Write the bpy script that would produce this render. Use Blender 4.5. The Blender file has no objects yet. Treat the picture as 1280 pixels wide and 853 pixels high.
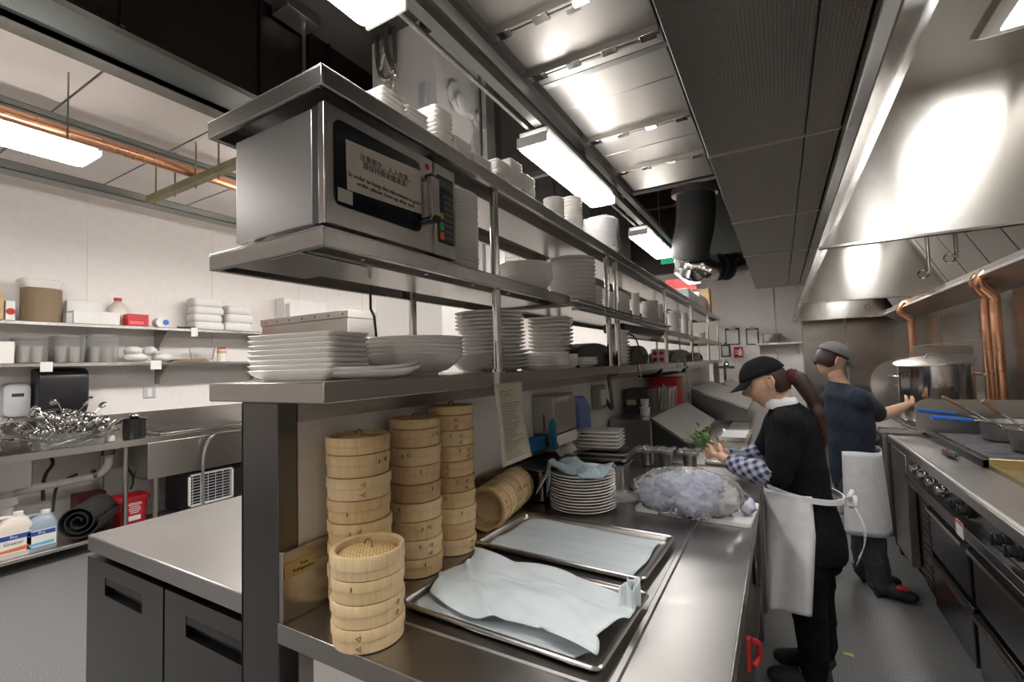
import bpy, bmesh, math, random
from mathutils import Vector, Matrix, Euler
random.seed(7)
S = bpy.context.scene
COL = S.collection
PI = math.pi

# ---------------------------------------------------------------- camera
FPX, CX, CY, EYE = 581.0, 640.0, 426.5, 1.53
def _ray(px, py): return Vector(((px-CX)/FPX, (py-CY)/FPX, 1.0))
_vy = _ray(975, 446).normalized()
_vx = -_ray(-371, 486).normalized()
_vx = (_vx - _vy*_vx.dot(_vy)).normalized()
_vz = _vx.cross(_vy)
RW = Matrix((_vx, _vy, _vz))            # camera axes (right, down, forward) to world
CAM = Vector((0, 0, EYE))
def ux(px, py, X):
    d = RW @ _ray(px, py); return CAM + d*((X-CAM.x)/d.x)
def uy(px, py, Y):
    d = RW @ _ray(px, py); return CAM + d*((Y-CAM.y)/d.y)
def uz(px, py, Z):
    d = RW @ _ray(px, py); return CAM + d*((Z-CAM.z)/d.z)
def ud(px, py, D): return CAM + (RW @ _ray(px, py))*D
def proj(P):
    c = RW.transposed() @ (Vector(P)-CAM); return (CX+FPX*c.x/c.z, CY+FPX*c.y/c.z, c.z)
cam = bpy.data.cameras.new('camera')
cam.sensor_width = 36; cam.lens = FPX/1280*36; cam.clip_start = 0.05; cam.clip_end = 60
camo = bpy.data.objects.new('camera', cam); COL.objects.link(camo)
m = Matrix.Identity(4)
for i in range(3):
    m[i][0] = RW[i][0]; m[i][1] = -RW[i][1]; m[i][2] = -RW[i][2]; m[i][3] = CAM[i]
camo.matrix_world = m
S.camera = camo

# ---------------------------------------------------------------- world, exposure
w = bpy.data.worlds.new('world'); S.world = w; w.use_nodes = True
w.node_tree.nodes['Background'].inputs[0].default_value = (0.9, 0.92, 1, 1)
w.node_tree.nodes['Background'].inputs[1].default_value = 0.05
S.view_settings.view_transform = 'Standard'
S.view_settings.look = 'None'
S.view_settings.gamma = 1
S.view_settings.use_curve_mapping = False
S.view_settings.exposure = 0.0
LAMP = 34.0          # emission of the fluorescent diffusers
HOODLAMP = 24.0

# ---------------------------------------------------------------- materials
MATS = {}
def mat(name, base=(.8,.8,.8), rough=.5, metal=0.0, spec=.5, emit=None, estr=0, trans=0, alpha=1, coat=0, ior=1.45, sheen=0, sss=0):
    m = bpy.data.materials.new(name); m.use_nodes = True
    b = m.node_tree.nodes['Principled BSDF']; I = b.inputs
    I['Base Color'].default_value = (*base, 1); I['Roughness'].default_value = rough
    I['Metallic'].default_value = metal; I['Specular IOR Level'].default_value = spec
    I['Transmission Weight'].default_value = trans; I['Alpha'].default_value = alpha
    I['Coat Weight'].default_value = coat; I['IOR'].default_value = ior
    I['Sheen Weight'].default_value = sheen; I['Subsurface Weight'].default_value = sss
    if emit: I['Emission Color'].default_value = (*emit, 1); I['Emission Strength'].default_value = estr
    MATS[name] = m
    return m
def nn(m, t, **kw):
    n = m.node_tree.nodes.new(t)
    for k, v in kw.items():
        if k in n.inputs.keys(): n.inputs[k].default_value = v
        else: setattr(n, k, v)
    return n
def lk(m, a, ao, b, bi): m.node_tree.links.new(a.outputs[ao], b.inputs[bi])
def noise(m, scale=5, detail=4, stretch=(1,1,1), coord='Object', rough=.5):
    tc = nn(m, 'ShaderNodeTexCoord'); mp = nn(m, 'ShaderNodeMapping'); mp.inputs['Scale'].default_value = stretch
    no = nn(m, 'ShaderNodeTexNoise'); no.inputs['Scale'].default_value = scale; no.inputs['Detail'].default_value = detail; no.inputs['Roughness'].default_value = rough
    lk(m, tc, coord, mp, 'Vector'); lk(m, mp, 'Vector', no, 'Vector'); return no
def ramp(m, src, so, stops):
    r = nn(m, 'ShaderNodeValToRGB'); e = r.color_ramp.elements
    e[0].position, e[0].color = stops[0][0], (*stops[0][1], 1)
    e[1].position, e[1].color = stops[-1][0], (*stops[-1][1], 1)
    for p, c in stops[1:-1]:
        x = e.new(p); x.color = (*c, 1)
    lk(m, src, so, r, 'Fac'); return r
def P(m): return m.node_tree.nodes['Principled BSDF']
def mixcol(m, c1, c2, no, lo=.35, hi=.65, so='Fac'):
    r = ramp(m, no, so, [(lo, c1), (hi, c2)]); lk(m, r, 'Color', P(m), 'Base Color'); return r
def bump(m, src, so, strength=.2, dist=.01):
    b = nn(m, 'ShaderNodeBump'); b.inputs['Strength'].default_value = strength; b.inputs['Distance'].default_value = dist
    lk(m, src, so, b, 'Height'); lk(m, b, 'Normal', P(m), 'Normal'); return b

def steel(name, base, rough, var=.05, stretch=(1,1,40), scale=3, bs=.0, aniso=0, dirt=.90):
    m = mat(name, base, rough, 1.0)
    n1 = noise(m, scale*6, 1, stretch)
    n2 = noise(m, 1.1, 2, (1,1,1))
    mx = nn(m, 'ShaderNodeMath', operation='ADD'); lk(m, n1, 'Fac', mx, 0); lk(m, n2, 'Fac', mx, 1)
    mr = nn(m, 'ShaderNodeMapRange'); mr.inputs[1].default_value = .55; mr.inputs[2].default_value = 1.45
    mr.inputs[3].default_value = max(.03, rough-var); mr.inputs[4].default_value = rough+var
    lk(m, mx, 0, mr, 0); lk(m, mr, 0, P(m), 'Roughness')
    d = tuple(c*dirt for c in base)
    mixcol(m, d, base, n2, .35, .65)
    if bs: bump(m, n1, 'Fac', bs, .0006)
    if aniso:
        P(m).inputs['Anisotropic'].default_value = aniso
        tg = nn(m, 'ShaderNodeTangent'); tg.direction_type = 'RADIAL'; tg.axis = 'Z'; lk(m, tg, 0, P(m), 'Tangent'); P(m).inputs['Anisotropic Rotation'].default_value = .25 if name == 'hood_steel' else 0
    return m
STEEL = steel('brushed_steel', (.50,.475,.445), .29, .008)
STEELX = steel('brushed_steel_lengthwise', (.48,.455,.43), .26, .012, (60,.6,60), .8)
COUNTER = steel('counter_steel', (.38,.365,.35), .33, .035, (1.2,5,1), 1.2)
STEELW = steel('worn_steel_top', (.54,.525,.51), .32, .035, (1.2,5,1), 1.2)
STEELD = steel('dark_steel', (.155,.15,.148), .28, .004)
STEELWALL = steel('wall_steel', (.46,.425,.395), .24, .02, (6,6,.4), 2)
HOODST = steel('hood_steel', (.55,.53,.50), .22, .01, (30,30,.6), 1.2, 0, .88, .97)
POLISH = steel('polished_steel', (.66,.65,.63), .14, .03, (1,1,30), 2)
GALV = steel('galvanised_sheet', (.42,.40,.375), .42, .05, (1,1,1), 3)
GALVD = steel('old_galvanised', (.27,.28,.265), .40, .04, (1,1,1), 3)
COPPER = steel('copper', (.80,.42,.25), .30, .06, (1,1,1), 4)
BLACKSTEEL = steel('black_panel', (.10,.085,.078), .34, .04, (1,1,1), 2)

def plain_noise(name, c1, c2, rough, scale, lo=.3, hi=.7, bs=0, bd=.002, stretch=(1,1,1), spec=.5):
    m = mat(name, c1, rough, 0, spec); n = noise(m, scale, 5, stretch); mixcol(m, c1, c2, n, lo, hi)
    if bs: bump(m, n, 'Fac', bs, bd)
    return m
WHITEWALL = plain_noise('white_wall_panel', (.80,.755,.72), (.84,.795,.76), .45, 14, bs=.08)
WALLFRP = plain_noise('dimpled_wall_panel', (.72,.69,.66), (.78,.75,.72), .5, 180, bs=.5, bd=.002)
FARWALL = plain_noise('cream_wall', (.76,.72,.68), (.80,.76,.72), .6, 3)
CEILW = plain_noise('white_ceiling_board', (.76,.70,.66), (.80,.74,.70), .30, 2.2, bs=.06, bd=.02)
CEILD = plain_noise('dark_ceiling', (.075,.065,.058), (.11,.095,.085), .7, 1.5)
FLOORM = plain_noise('speckled_floor', (.11,.108,.11), (.27,.265,.27), .40, 170, .38, .66, bs=.05)
CERAM = mat('white_ceramic', (.84,.815,.78), .2, 0, .5)
n_ = noise(CERAM, 3, 2); mixcol(CERAM, (.82,.795,.76), (.86,.835,.80), n_)
PLASTW = plain_noise('white_plastic', (.72,.71,.69), (.78,.77,.75), .4, 4)
PLASTG = plain_noise('grey_plastic', (.48,.48,.5), (.54,.54,.56), .4, 4)
BLACKP = plain_noise('black_plastic', (.012,.012,.013), (.03,.03,.032), .32, 6)
RUBBER = plain_noise('black_rubber', (.015,.015,.015), (.035,.034,.033), .75, 90, bs=.4)
RED = plain_noise('red_plastic', (.50,.02,.03), (.60,.03,.04), .38, 5)
REDW = plain_noise('translucent_red', (.75,.12,.12), (.85,.18,.17), .4, 5)
GREENL = mat('green_sign', (.02,.35,.20), .4, emit=(.03,.45,.25), estr=.5)
BLUE = plain_noise('blue_plastic', (.01,.10,.30), (.015,.14,.38), .4, 5)
BLUEH = plain_noise('blue_handle', (.03,.14,.52), (.05,.18,.6), .35, 8)
PAPER = plain_noise('paper', (.74,.72,.68), (.78,.76,.72), .8, 6)
PAPERY = plain_noise('yellow_paper', (.66,.60,.42), (.7,.64,.46), .8, 6)
CARD = plain_noise('cardboard', (.50,.33,.17), (.60,.42,.24), .8, 8)
INK = mat('ink', (.03,.03,.03), .6)
INKR = mat('red_ink', (.5,.03,.03), .6)
WHITEINK = mat('white_ink', (.85,.85,.85), .6)
CLOTH = plain_noise('pale_blue_cloth', (.60,.66,.68), (.70,.75,.77), .9, 12, bs=.5, bd=.008)
CLOTHB = plain_noise('grey_blue_cloth', (.32,.41,.45), (.42,.50,.54), .9, 60, bs=.3, bd=.003)
BLUECL = plain_noise('lilac_cloth', (.42,.46,.66), (.72,.74,.84), .85, 16, bs=.3, bd=.004)
TOWEL = plain_noise('white_towel', (.66,.64,.62), (.76,.74,.72), .95, 60, bs=.5, bd=.004)
BLACKC = plain_noise('black_fabric', (.004,.004,.005), (.010,.010,.011), .9, 50, bs=.2, spec=.2)
NAVY = plain_noise('navy_fabric', (.010,.016,.032), (.02,.028,.05), .85, 50, bs=.2)
GREYC = plain_noise('charcoal_fabric', (.025,.027,.032), (.045,.048,.055), .85, 50, bs=.2)
APRON = plain_noise('white_apron', (.68,.68,.70), (.78,.78,.80), .85, 20, bs=.25)
SKIN = mat('skin', (.62,.38,.27), .5, sss=.12)
n_ = noise(SKIN, 8, 3); mixcol(SKIN, (.56,.33,.23), (.66,.42,.30), n_)
HAIR = plain_noise('dark_hair', (.018,.008,.006), (.05,.02,.014), .45, 8, stretch=(60,60,2), bs=.4)
LIPS = mat('lips', (.45,.18,.15), .45)
GLASS = mat('clear_plastic', (.95,.95,.95), .08, 0, .5, trans=.92, ior=1.3)
GLASSB = mat('blue_clear_plastic', (.25,.35,.75), .15, 0, .5, trans=.6, ior=1.3)
SMOKE = mat('smoked_plastic', (.16,.13,.12), .15, 0, .5, trans=.45, ior=1.35)
FILM = mat('plastic_film', (.93,.93,.95), .18, 0, .5, trans=.9, ior=1.08)
PVC = plain_noise('white_pvc', (.55,.53,.50), (.62,.60,.57), .5, 5)
MWSIDE = steel('microwave_side', (.30,.29,.28), .36, .01)
BRIGHT = steel('bright_aluminium', (.88,.87,.85), .5, .01)
WETCLOTH = plain_noise('damp_pale_cloth', (.52,.58,.61), (.62,.68,.70), .36, 5, bs=.25, bd=.004, stretch=(1,5,1))
GREEN = plain_noise('green_leaf', (.10,.17,.06), (.26,.36,.18), .6, 30, bs=.3)
WOOD = plain_noise('wood_handle', (.22,.12,.06), (.32,.19,.10), .5, 6, stretch=(1,1,12))
CORK = plain_noise('brown_round_tray', (.20,.14,.08), (.29,.21,.13), .7, 30, stretch=(1,1,8))
YBRASS = steel('greasy_brass', (.52,.43,.24), .35, .1, (1,1,1), 5)
CHAR = plain_noise('charred_iron', (.03,.03,.033), (.13,.13,.14), .45, 10, bs=.4, stretch=(1,6,1))
LAMPM = mat('lamp_diffuser', (1,1,1), .4, emit=(1,.975,.94), estr=LAMP)
LAMPL = mat('lamp_diffuser_dish_area', (1,1,1), .4, emit=(1,.97,.93), estr=LAMP*1.25)
HLAMPM = mat('hood_lamp_diffuser', (1,1,1), .4, emit=(1,.98,.95), estr=HOODLAMP)
GREASE = plain_noise('dusty_olive_metal', (.20,.18,.09), (.30,.27,.15), .5, 6)
# bamboo: bent strips, fine vertical fibres
def bamboo(name, c1, c2):
    m = mat(name, c1, .42)
    n = noise(m, 4, 6, (1,1,1)); f = noise(m, 9, 3, (14,14,1.2))
    mx = nn(m, 'ShaderNodeMath', operation='ADD'); lk(m, n, 'Fac', mx, 0); lk(m, f, 'Fac', mx, 1)
    mr = nn(m, 'ShaderNodeMath', operation='MULTIPLY'); lk(m, mx, 0, mr, 0); mr.inputs[1].default_value = .5
    mixcol(m, c2, c1, mr, .35, .62, 0); bump(m, f, 'Fac', .12, .002); return m
BAMBOO = bamboo('bamboo', (.74,.54,.29), (.60,.41,.20))
BAMBOO2 = bamboo('pale_bamboo', (.80,.62,.37), (.68,.49,.26))
BAMBOO3 = bamboo('dark_bamboo', (.62,.42,.21), (.48,.30,.14))
# woven bamboo lid
WEAVE = mat('woven_bamboo', (.62,.42,.18), .5)
tc = nn(WEAVE, 'ShaderNodeTexCoord'); br = nn(WEAVE, 'ShaderNodeTexBrick')
mp = nn(WEAVE, 'ShaderNodeMapping'); mp.inputs['Rotation'].default_value = (0,0,.6)
lk(WEAVE, tc, 'Object', mp, 'Vector'); lk(WEAVE, mp, 'Vector', br, 'Vector')
br.inputs['Scale'].default_value = 34; br.inputs['Color1'].default_value = (.78,.56,.28,1); br.inputs['Color2'].default_value = (.68,.46,.21,1)
br.inputs['Mortar'].default_value = (.48,.31,.14,1); br.inputs['Mortar Size'].default_value = .04
lk(WEAVE, br, 'Color', P(WEAVE), 'Base Color'); bump(WEAVE, br, 'Fac', .4, .003)
# blue and white check
CHECK = mat('blue_checked_fabric', (.1,.15,.35), .85)
tc = nn(CHECK, 'ShaderNodeTexCoord'); mp = nn(CHECK, 'ShaderNodeMapping'); mp.inputs['Rotation'].default_value = (.5,.4,.6)
lk(CHECK, tc, 'Object', mp, 'Vector')
sx = nn(CHECK, 'ShaderNodeSeparateXYZ'); lk(CHECK, mp, 'Vector', sx, 0)
def stripe(ax, fr, th):
    a = nn(CHECK, 'ShaderNodeMath', operation='MULTIPLY'); lk(CHECK, sx, ax, a, 0); a.inputs[1].default_value = fr
    b = nn(CHECK, 'ShaderNodeMath', operation='FRACT'); lk(CHECK, a, 0, b, 0)
    c = nn(CHECK, 'ShaderNodeMath', operation='LESS_THAN'); lk(CHECK, b, 0, c, 0); c.inputs[1].default_value = th; return c
a1, a2 = stripe('X', 30, .5), stripe('Z', 30, .5)
ad = nn(CHECK, 'ShaderNodeMath', operation='ADD'); lk(CHECK, a1, 0, ad, 0); lk(CHECK, a2, 0, ad, 1)
hf = nn(CHECK, 'ShaderNodeMath', operation='MULTIPLY'); lk(CHECK, ad, 0, hf, 0); hf.inputs[1].default_value = .5
mixcol(CHECK, (.015,.03,.11), (.42,.42,.46), hf, 0, 1, 0)
# perforated supply panel
PERF = steel('perforated_panel', (.27,.245,.225), .36, .03, (1,1,1), 2)
tc = nn(PERF, 'ShaderNodeTexCoord'); vo = nn(PERF, 'ShaderNodeTexVoronoi'); vo.inputs['Scale'].default_value = 85; vo.inputs['Randomness'].default_value = 0
lk(PERF, tc, 'Object', vo, 'Vector'); bump(PERF, vo, 'Distance', .5, .003)

# ---------------------------------------------------------------- mesh builder (world coordinates)
def _tr(v): return Vector(v)
class MB:
    def __init__(s): s.bm = bmesh.new(); s.mi = 0
    def _f(s, vs):
        try:
            f = s.bm.faces.new(vs); f.material_index = s.mi; return f
        except ValueError: return None
    def hexa(s, b, t):
        V = [s.bm.verts.new(p) for p in list(b)+list(t)]; n = len(b)
        s._f(V[:n][::-1]); s._f(V[n:])
        for i in range(n): s._f([V[i], V[(i+1)%n], V[n+(i+1)%n], V[n+i]])
    def box(s, x0, x1, y0, y1, z0, z1):
        x0,x1 = min(x0,x1),max(x0,x1); y0,y1 = min(y0,y1),max(y0,y1); z0,z1 = min(z0,z1),max(z0,z1)
        b = [(x0,y0),(x1,y0),(x1,y1),(x0,y1)]
        s.hexa([(x,y,z0) for x,y in b], [(x,y,z1) for x,y in b]); return s
    def prism(s, poly, vec):
        v = Vector(vec); p = [Vector(q) for q in poly]
        s.hexa(p, [q+v for q in p]); return s
    def sheet(s, pts, t, n=None):
        p = [Vector(q) for q in pts]
        if n is None: n = (p[1]-p[0]).cross(p[2]-p[1]).normalized()
        return s.prism(p, Vector(n)*t)
    def frame(s, p0, p1):
        d = (Vector(p1)-Vector(p0)); L = d.length; d.normalize()
        a = Vector((0,0,1)) if abs(d.z) < .9 else Vector((1,0,0))
        u = d.cross(a).normalized(); v = d.cross(u); return d, u, v, L
    def cyl(s, p0, p1, r0, r1=None, n=16, cap=True):
        if r1 is None: r1 = r0
        d,u,v,L = s.frame(p0,p1); p0 = Vector(p0); p1 = Vector(p1)
        A = []; B = []
        for i in range(n):
            a = 2*PI*i/n; o = u*math.cos(a)+v*math.sin(a)
            A.append(s.bm.verts.new(p0+o*r0)); B.append(s.bm.verts.new(p1+o*r1))
        for i in range(n): s._f([A[i],A[(i+1)%n],B[(i+1)%n],B[i]])
        if cap: s._f(A[::-1]); s._f(B)
        return s
    def beam(s, p0, p1, wx, wz):
        d,u,v,L = s.frame(p0,p1); p0 = Vector(p0); p1 = Vector(p1)
        q = [u*a*wx/2+v*b*wz/2 for a,b in ((-1,-1),(1,-1),(1,1),(-1,1))]
        s.hexa([p0+o for o in q],[p1+o for o in q]); return s
    def lathe(s, c, prof, n=32, M=None, closed=True, sx=1, sy=1):
        c = Vector(c); rings = []
        for r,z in prof:
            if r < 1e-5:
                p = Vector((0,0,z)); p = (M @ p if M else p)+c; rings.append([s.bm.verts.new(p)])
            else:
                ring = []
                for i in range(n):
                    a = 2*PI*i/n; p = Vector((r*math.cos(a)*sx, r*math.sin(a)*sy, z)); p = (M @ p if M else p)+c
                    ring.append(s.bm.verts.new(p))
                rings.append(ring)
        s._rings(rings, n); return s
    def _rings(s, rings, n, loop=True):
        for A,B in zip(rings, rings[1:]):
            m = n if loop else n-1
            for i in range(m):
                j = (i+1)%n
                if len(A)==1 and len(B)==1: continue
                if len(A)==1: s._f([A[0],B[j],B[i]])
                elif len(B)==1: s._f([A[i],A[j],B[0]])
                else: s._f([A[i],A[j],B[j],B[i]])
    def loft(s, rings, cap0=True, cap1=True):
        R = [[s.bm.verts.new(p) for p in r] for r in rings]; s._rings(R, len(R[0]))
        if cap0: s._f(R[0][::-1])
        if cap1: s._f(R[-1])
        return s
    def tube(s, pts, r, n=8, closed=False, cap=True):
        pts = [Vector(p) for p in pts]; rr = r if isinstance(r,(list,tuple)) else [r]*len(pts)
        rings = []; up = None; L = len(pts)
        for i,p in enumerate(pts):
            if closed: d = pts[(i+1)%L]-pts[i-1]
            else: d = pts[min(i+1,L-1)]-pts[max(i-1,0)]
            if d.length < 1e-9: d = Vector((0,0,1))
            d.normalize()
            if up is None:
                a = Vector((0,0,1)) if abs(d.z)<.9 else Vector((1,0,0)); up = d.cross(a).normalized()
            up = (up-d*up.dot(d))
            if up.length < 1e-6: up = d.orthogonal()
            up.normalize(); v = d.cross(up)
            rings.append([s.bm.verts.new(p+(up*math.cos(2*PI*k/n)+v*math.sin(2*PI*k/n))*rr[i]) for k in range(n)])
        s._rings(rings+([rings[0]] if closed else []), n)
        if cap and not closed: s._f(rings[0][::-1]); s._f(rings[-1])
        return s
    def ball(s, c, r, n=12, k=8, sc=(1,1,1), M=None):
        prof = [(math.sin(PI*i/k), -math.cos(PI*i/k)) for i in range(k+1)]
        c = Vector(c); rings = []
        for a,z in prof:
            if a < 1e-5: pts = [Vector((0,0,z))]
            else: pts = [Vector((a*math.cos(2*PI*i/n), a*math.sin(2*PI*i/n), z)) for i in range(n)]
            out = []
            for p in pts:
                p = Vector((p.x*sc[0]*r, p.y*sc[1]*r, p.z*sc[2]*r)); p = M @ p if M else p
                out.append(s.bm.verts.new(p+c))
            rings.append(out)
        s._rings(rings, n); return s
    def grid(s, f, nu, nv):
        V = [[s.bm.verts.new(f(i/(nu-1), j/(nv-1))) for j in range(nv)] for i in range(nu)]
        for i in range(nu-1):
            for j in range(nv-1): s._f([V[i][j],V[i+1][j],V[i+1][j+1],V[i][j+1]])
        return s
    def mesh(s, name, mats, angle=35, shift=None, fix=True, rot=None):
        bm = s.bm
        if fix: bmesh.ops.recalc_face_normals(bm, faces=bm.faces[:])
        ca = math.radians(angle)
        for e in bm.edges:
            if len(e.link_faces)==2 and e.calc_face_angle(0) > ca: e.smooth = False
        for f in bm.faces: f.smooth = True
        if shift is not None:
            for v in bm.verts: v.co -= shift
        me = bpy.data.meshes.new(name); bm.to_mesh(me); bm.free()
        for q in (mats if isinstance(mats,(list,tuple)) else [mats]): me.materials.append(q)
        return me
WL = {}
def wl(o): return WL.get(o.name, Vector((0,0,0)))
def part(name, mb, mats, parent, bevel=0, angle=35, label=None, seg=2, sub=0, solid=0):
    sh = wl(parent) if parent else Vector((0,0,0))
    me = mb.mesh(name, mats, angle, sh); o = bpy.data.objects.new(name, me); COL.objects.link(o)
    if parent: o.parent = parent
    WL[o.name] = sh.copy()
    if label: o['label'] = label
    mods(o, bevel, seg, sub, solid)
    return o
def mods(o, bevel, seg=2, sub=0, solid=0):
    if solid: s = o.modifiers.new('solid','SOLIDIFY'); s.thickness = solid; s.offset = 0
    if bevel: b = o.modifiers.new('bevel','BEVEL'); b.width = bevel; b.segments = seg; b.limit_method = 'ANGLE'; b.angle_limit = .7; b.harden_normals = False
    if sub: b = o.modifiers.new('subsurf','SUBSURF'); b.levels = sub; b.render_levels = sub
def single(name, mb, mats, label, cat, group=None, bevel=0, angle=35, base=None, kind=None, seg=2, sub=0, solid=0):
    bm = mb.bm
    if base is None:
        xs=[v.co.x for v in bm.verts]; ys=[v.co.y for v in bm.verts]; zs=[v.co.z for v in bm.verts]
        base = Vector(((min(xs)+max(xs))/2,(min(ys)+max(ys))/2,min(zs)))
    base = Vector(base)
    me = mb.mesh(name, mats, angle, base); o = bpy.data.objects.new(name, me); COL.objects.link(o)
    o.location = base; WL[o.name] = base.copy()
    if label: o['label'] = label
    if cat: o['category'] = cat
    if group: o['group'] = group
    if kind: o['kind'] = kind
    mods(o, bevel, seg, sub, solid)
    return o
def struct(name, mb, mats, bevel=0, angle=35, parent=None):
    o = part(name, mb, mats, parent, bevel, angle)
    if not parent: o['kind'] = 'structure'
    return o
def thing(name, label, cat, loc=(0,0,0), group=None):
    o = bpy.data.objects.new(name, None); COL.objects.link(o); o.location = loc; o.empty_display_size = .05
    WL[o.name] = Vector(loc); o['label'] = label; o['category'] = cat
    if group: o['group'] = group
    return o
def kids(o): return [c for c in COL.objects if c.parent == o]
KC = {}
def dup(o, loc, label=None, rz=None, group=None, parent=None, scale=None, cache=True):
    c = o.copy(); COL.objects.link(c)
    if parent is None:
        c.location = loc; WL[c.name] = Vector(loc)
        if label: c['label'] = label
        if group: c['group'] = group
        if rz is not None: c.rotation_euler = (0,0,rz)
        if scale: c.scale = scale
    else: c.parent = parent
    if o.name not in KC: KC[o.name] = list(o.children)
    for ch in KC[o.name]: dup(ch, None, parent=c)
    return c
ORD = ['','first','second','third','fourth','fifth','sixth','seventh','eighth','ninth','tenth','eleventh','twelfth','thirteenth','fourteenth','fifteenth','sixteenth','seventeenth','eighteenth','nineteenth','twentieth','twenty-first','twenty-second','twenty-third','twenty-fourth']
def ordtop(i, n):
    if i == 0: return 'topmost'
    if i == n-1: return 'bottom one'
    return ORD[i+1]+' from the top'
def rrect(cx, cy, w, d, r, z, n=5, rz=0, bow=0):
    pts = []; hw, hd = w/2, d/2; r = min(r, hw*.999, hd*.999)
    for k,(sx,sy) in enumerate(((1,1),(-1,1),(-1,-1),(1,-1))):
        for i in range(n):
            a = PI/2*k + PI/2*i/(n-1)
            pts.append((sx*(hw-r)+r*math.cos(a), sy*(hd-r)+r*math.sin(a)))
    c,s_ = math.cos(rz), math.sin(rz)
    return [Vector((cx+x*c-y*s_, cy+x*s_+y*c, z)) for x,y in pts]
FONT = None
def text_mesh(body, size, thick=.0004, align='CENTER', fontobj=None, sp=1.0):
    cu = bpy.data.curves.new('txt','FONT'); cu.body = body; cu.size = size; cu.align_x = align; cu.align_y = 'CENTER'; cu.extrude = thick; cu.space_line = sp; cu.resolution_u = 2
    o = bpy.data.objects.new('txt', cu); COL.objects.link(o)
    dg = bpy.context.evaluated_depsgraph_get(); dg.update()
    me = bpy.data.meshes.new_from_object(o.evaluated_get(dg))
    bpy.data.objects.remove(o); bpy.data.curves.remove(cu)
    return me
def lettering(name, body, size, origin, xdir, ydir, m, parent, **kw):
    me = text_mesh(body, size, **kw); X = Vector(xdir).normalized(); Y = Vector(ydir).normalized(); Z = X.cross(Y)
    M = Matrix((X,Y,Z)).transposed().to_4x4(); M.translation = Vector(origin)-wl(parent)
    me.transform(M); me.materials.clear(); me.materials.append(m); me.name = name
    o = bpy.data.objects.new(name, me); COL.objects.link(o); o.parent = parent; WL[o.name] = wl(parent).copy(); return o
# ================================================================ SETTING
XL, XR, YN, YF = -6.15, 1.60, -2.6, 9.6
ZC = 4.3
struct('floor', MB().box(XL-.1,XR+.1,YN-.1,YF+.1,-.1,0), FLOORM)
struct('wall_left', MB().box(XL-.1,XL,YN,YF,0,ZC), WHITEWALL)
t = MB()
for y in (1.955, 3.175, 4.395, 5.6, .735):
    t.box(XL, XL+.006, y-.012, y+.012, 1.0, 3.5)
struct('trim_1', t, WHITEWALL)
struct('wall_right', MB().box(XR,XR+.1,YN,YF,0,ZC), STEELWALL)
t = MB()
for y in (-.3,.92,2.14,3.36,4.58,5.8,7.02,8.24): t.box(XR-.006,XR,y-.014,y+.014,.9,2.0)
struct('trim_2', t, STEEL)
struct('wall_far', MB().box(XL,.36,YF,YF+.1,0,ZC), FARWALL)
struct('wall_far_steel', MB().box(.36,XR,YF-.01,YF+.1,0,ZC), STEELWALL)
t = MB()
for x in (.36,.98): t.box(x-.012,x+.012,YF-.018,YF-.01,.9,2.2)
t.box(-.05,-.03,YF-.006,YF,.9,3)
struct('trim_3', t, STEEL)
struct('wall_near', MB().box(XL,XR,YN-.1,YN,0,ZC), FARWALL)
# high ceiling over the middle, white board ceiling over the dish area
struct('ceiling', MB().box(XL,XR,YN,YF,ZC,ZC+.1), CEILD)
ZL = 3.5
t = MB(); xe = uz(0,30,ZL).x
t.box(XL,xe,YN,YF,ZL,ZL+.05)
struct('ceiling_dish_area', t, CEILW)
t = MB()
for k in range(-3,12):
    y = uz(127,90,ZL).y + .765*k
    t.box(XL,xe,y-.006,y+.006,ZL-.003,ZL)
struct('trim_4', t, STEELD)
# dark bulkhead panels above the edge of that ceiling and across the far end
xb = uz(185,60,ZL).x
XD = xb
t = MB(); t.box(xb-.06,xb,YN,6.5,ZL+.04,ZC); struct('wall_bulkhead', t, BLACKSTEEL)
t = MB()
for px in (152,325,386,410):
    p = ux(px,40,xb); t.box(xb,xb+.02,p.y-.012,p.y+.012,ZL+.05,ZC)
struct('trim_5', t, BLACKSTEEL)
t = MB(); t.box(xb,.22,7.9,8.0,2.95,ZC); struct('wall_bulkhead_far', t, BLACKSTEEL)
print('bulk', xb, xe)
# white building column behind the pass
pc = ux(546,127,-2.2); pr_ = ux(609,175,-2.2); pl = uy(466,120,pc.y)
print('column', pc, pr_, pl)
struct('wall_column', MB().box(pl.x,-2.2,pc.y,pr_.y,0,ZC), FARWALL)
t = MB(); z0 = ux(609,175,-2.2).z
t.box(-2.2,-2.194,pc.y,pr_.y,0,2.9); struct('trim_6', t, WHITEWALL)

# steel joists and rails under the dish area ceiling
def rail(name, px0, py0, px1, py1, z, w, h, m, label, cat, y0=-2.4, y1=8.0, group=None):
    a = uz(px0,py0,z); x = a.x
    mb = MB(); 
    # a lipped channel: web and two flanges
    mb.box(x-w/2,x+w/2,y0,y1,z,z+.006); mb.box(x-w/2,x-w/2+.005,y0,y1,z,z+h); mb.box(x+w/2-.005,x+w/2,y0,y1,z,z+h)
    mb.box(x-w/2,x-w/2+.02,y0,y1,z+h-.004,z+h); mb.box(x+w/2-.02,x+w/2,y0,y1,z+h-.004,z+h)
    return single(name, mb, m, label, cat, group)
mb = MB(); x0 = uz(0,33,ZL-.02).x; x1 = uz(0,14,ZL-.02).x; x2 = uz(50,0,ZL+.05).x
mb.box(x0,x1,YN,8.0,ZL-.03,ZL+.01)                      # bottom flange
mb.box(x1-.02,x1,YN,8.0,ZL-.03,ZL+.16); mb.prism([(x1,YN,ZL+.0),(x2,YN,ZL+.08),(x2,YN,ZL+.10),(x1,YN,ZL+.02)],(0,8-YN,0))
single('steel_beam', mb, GALVD, 'galvanised steel beam along the edge of the white ceiling boards', 'beam')
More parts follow.
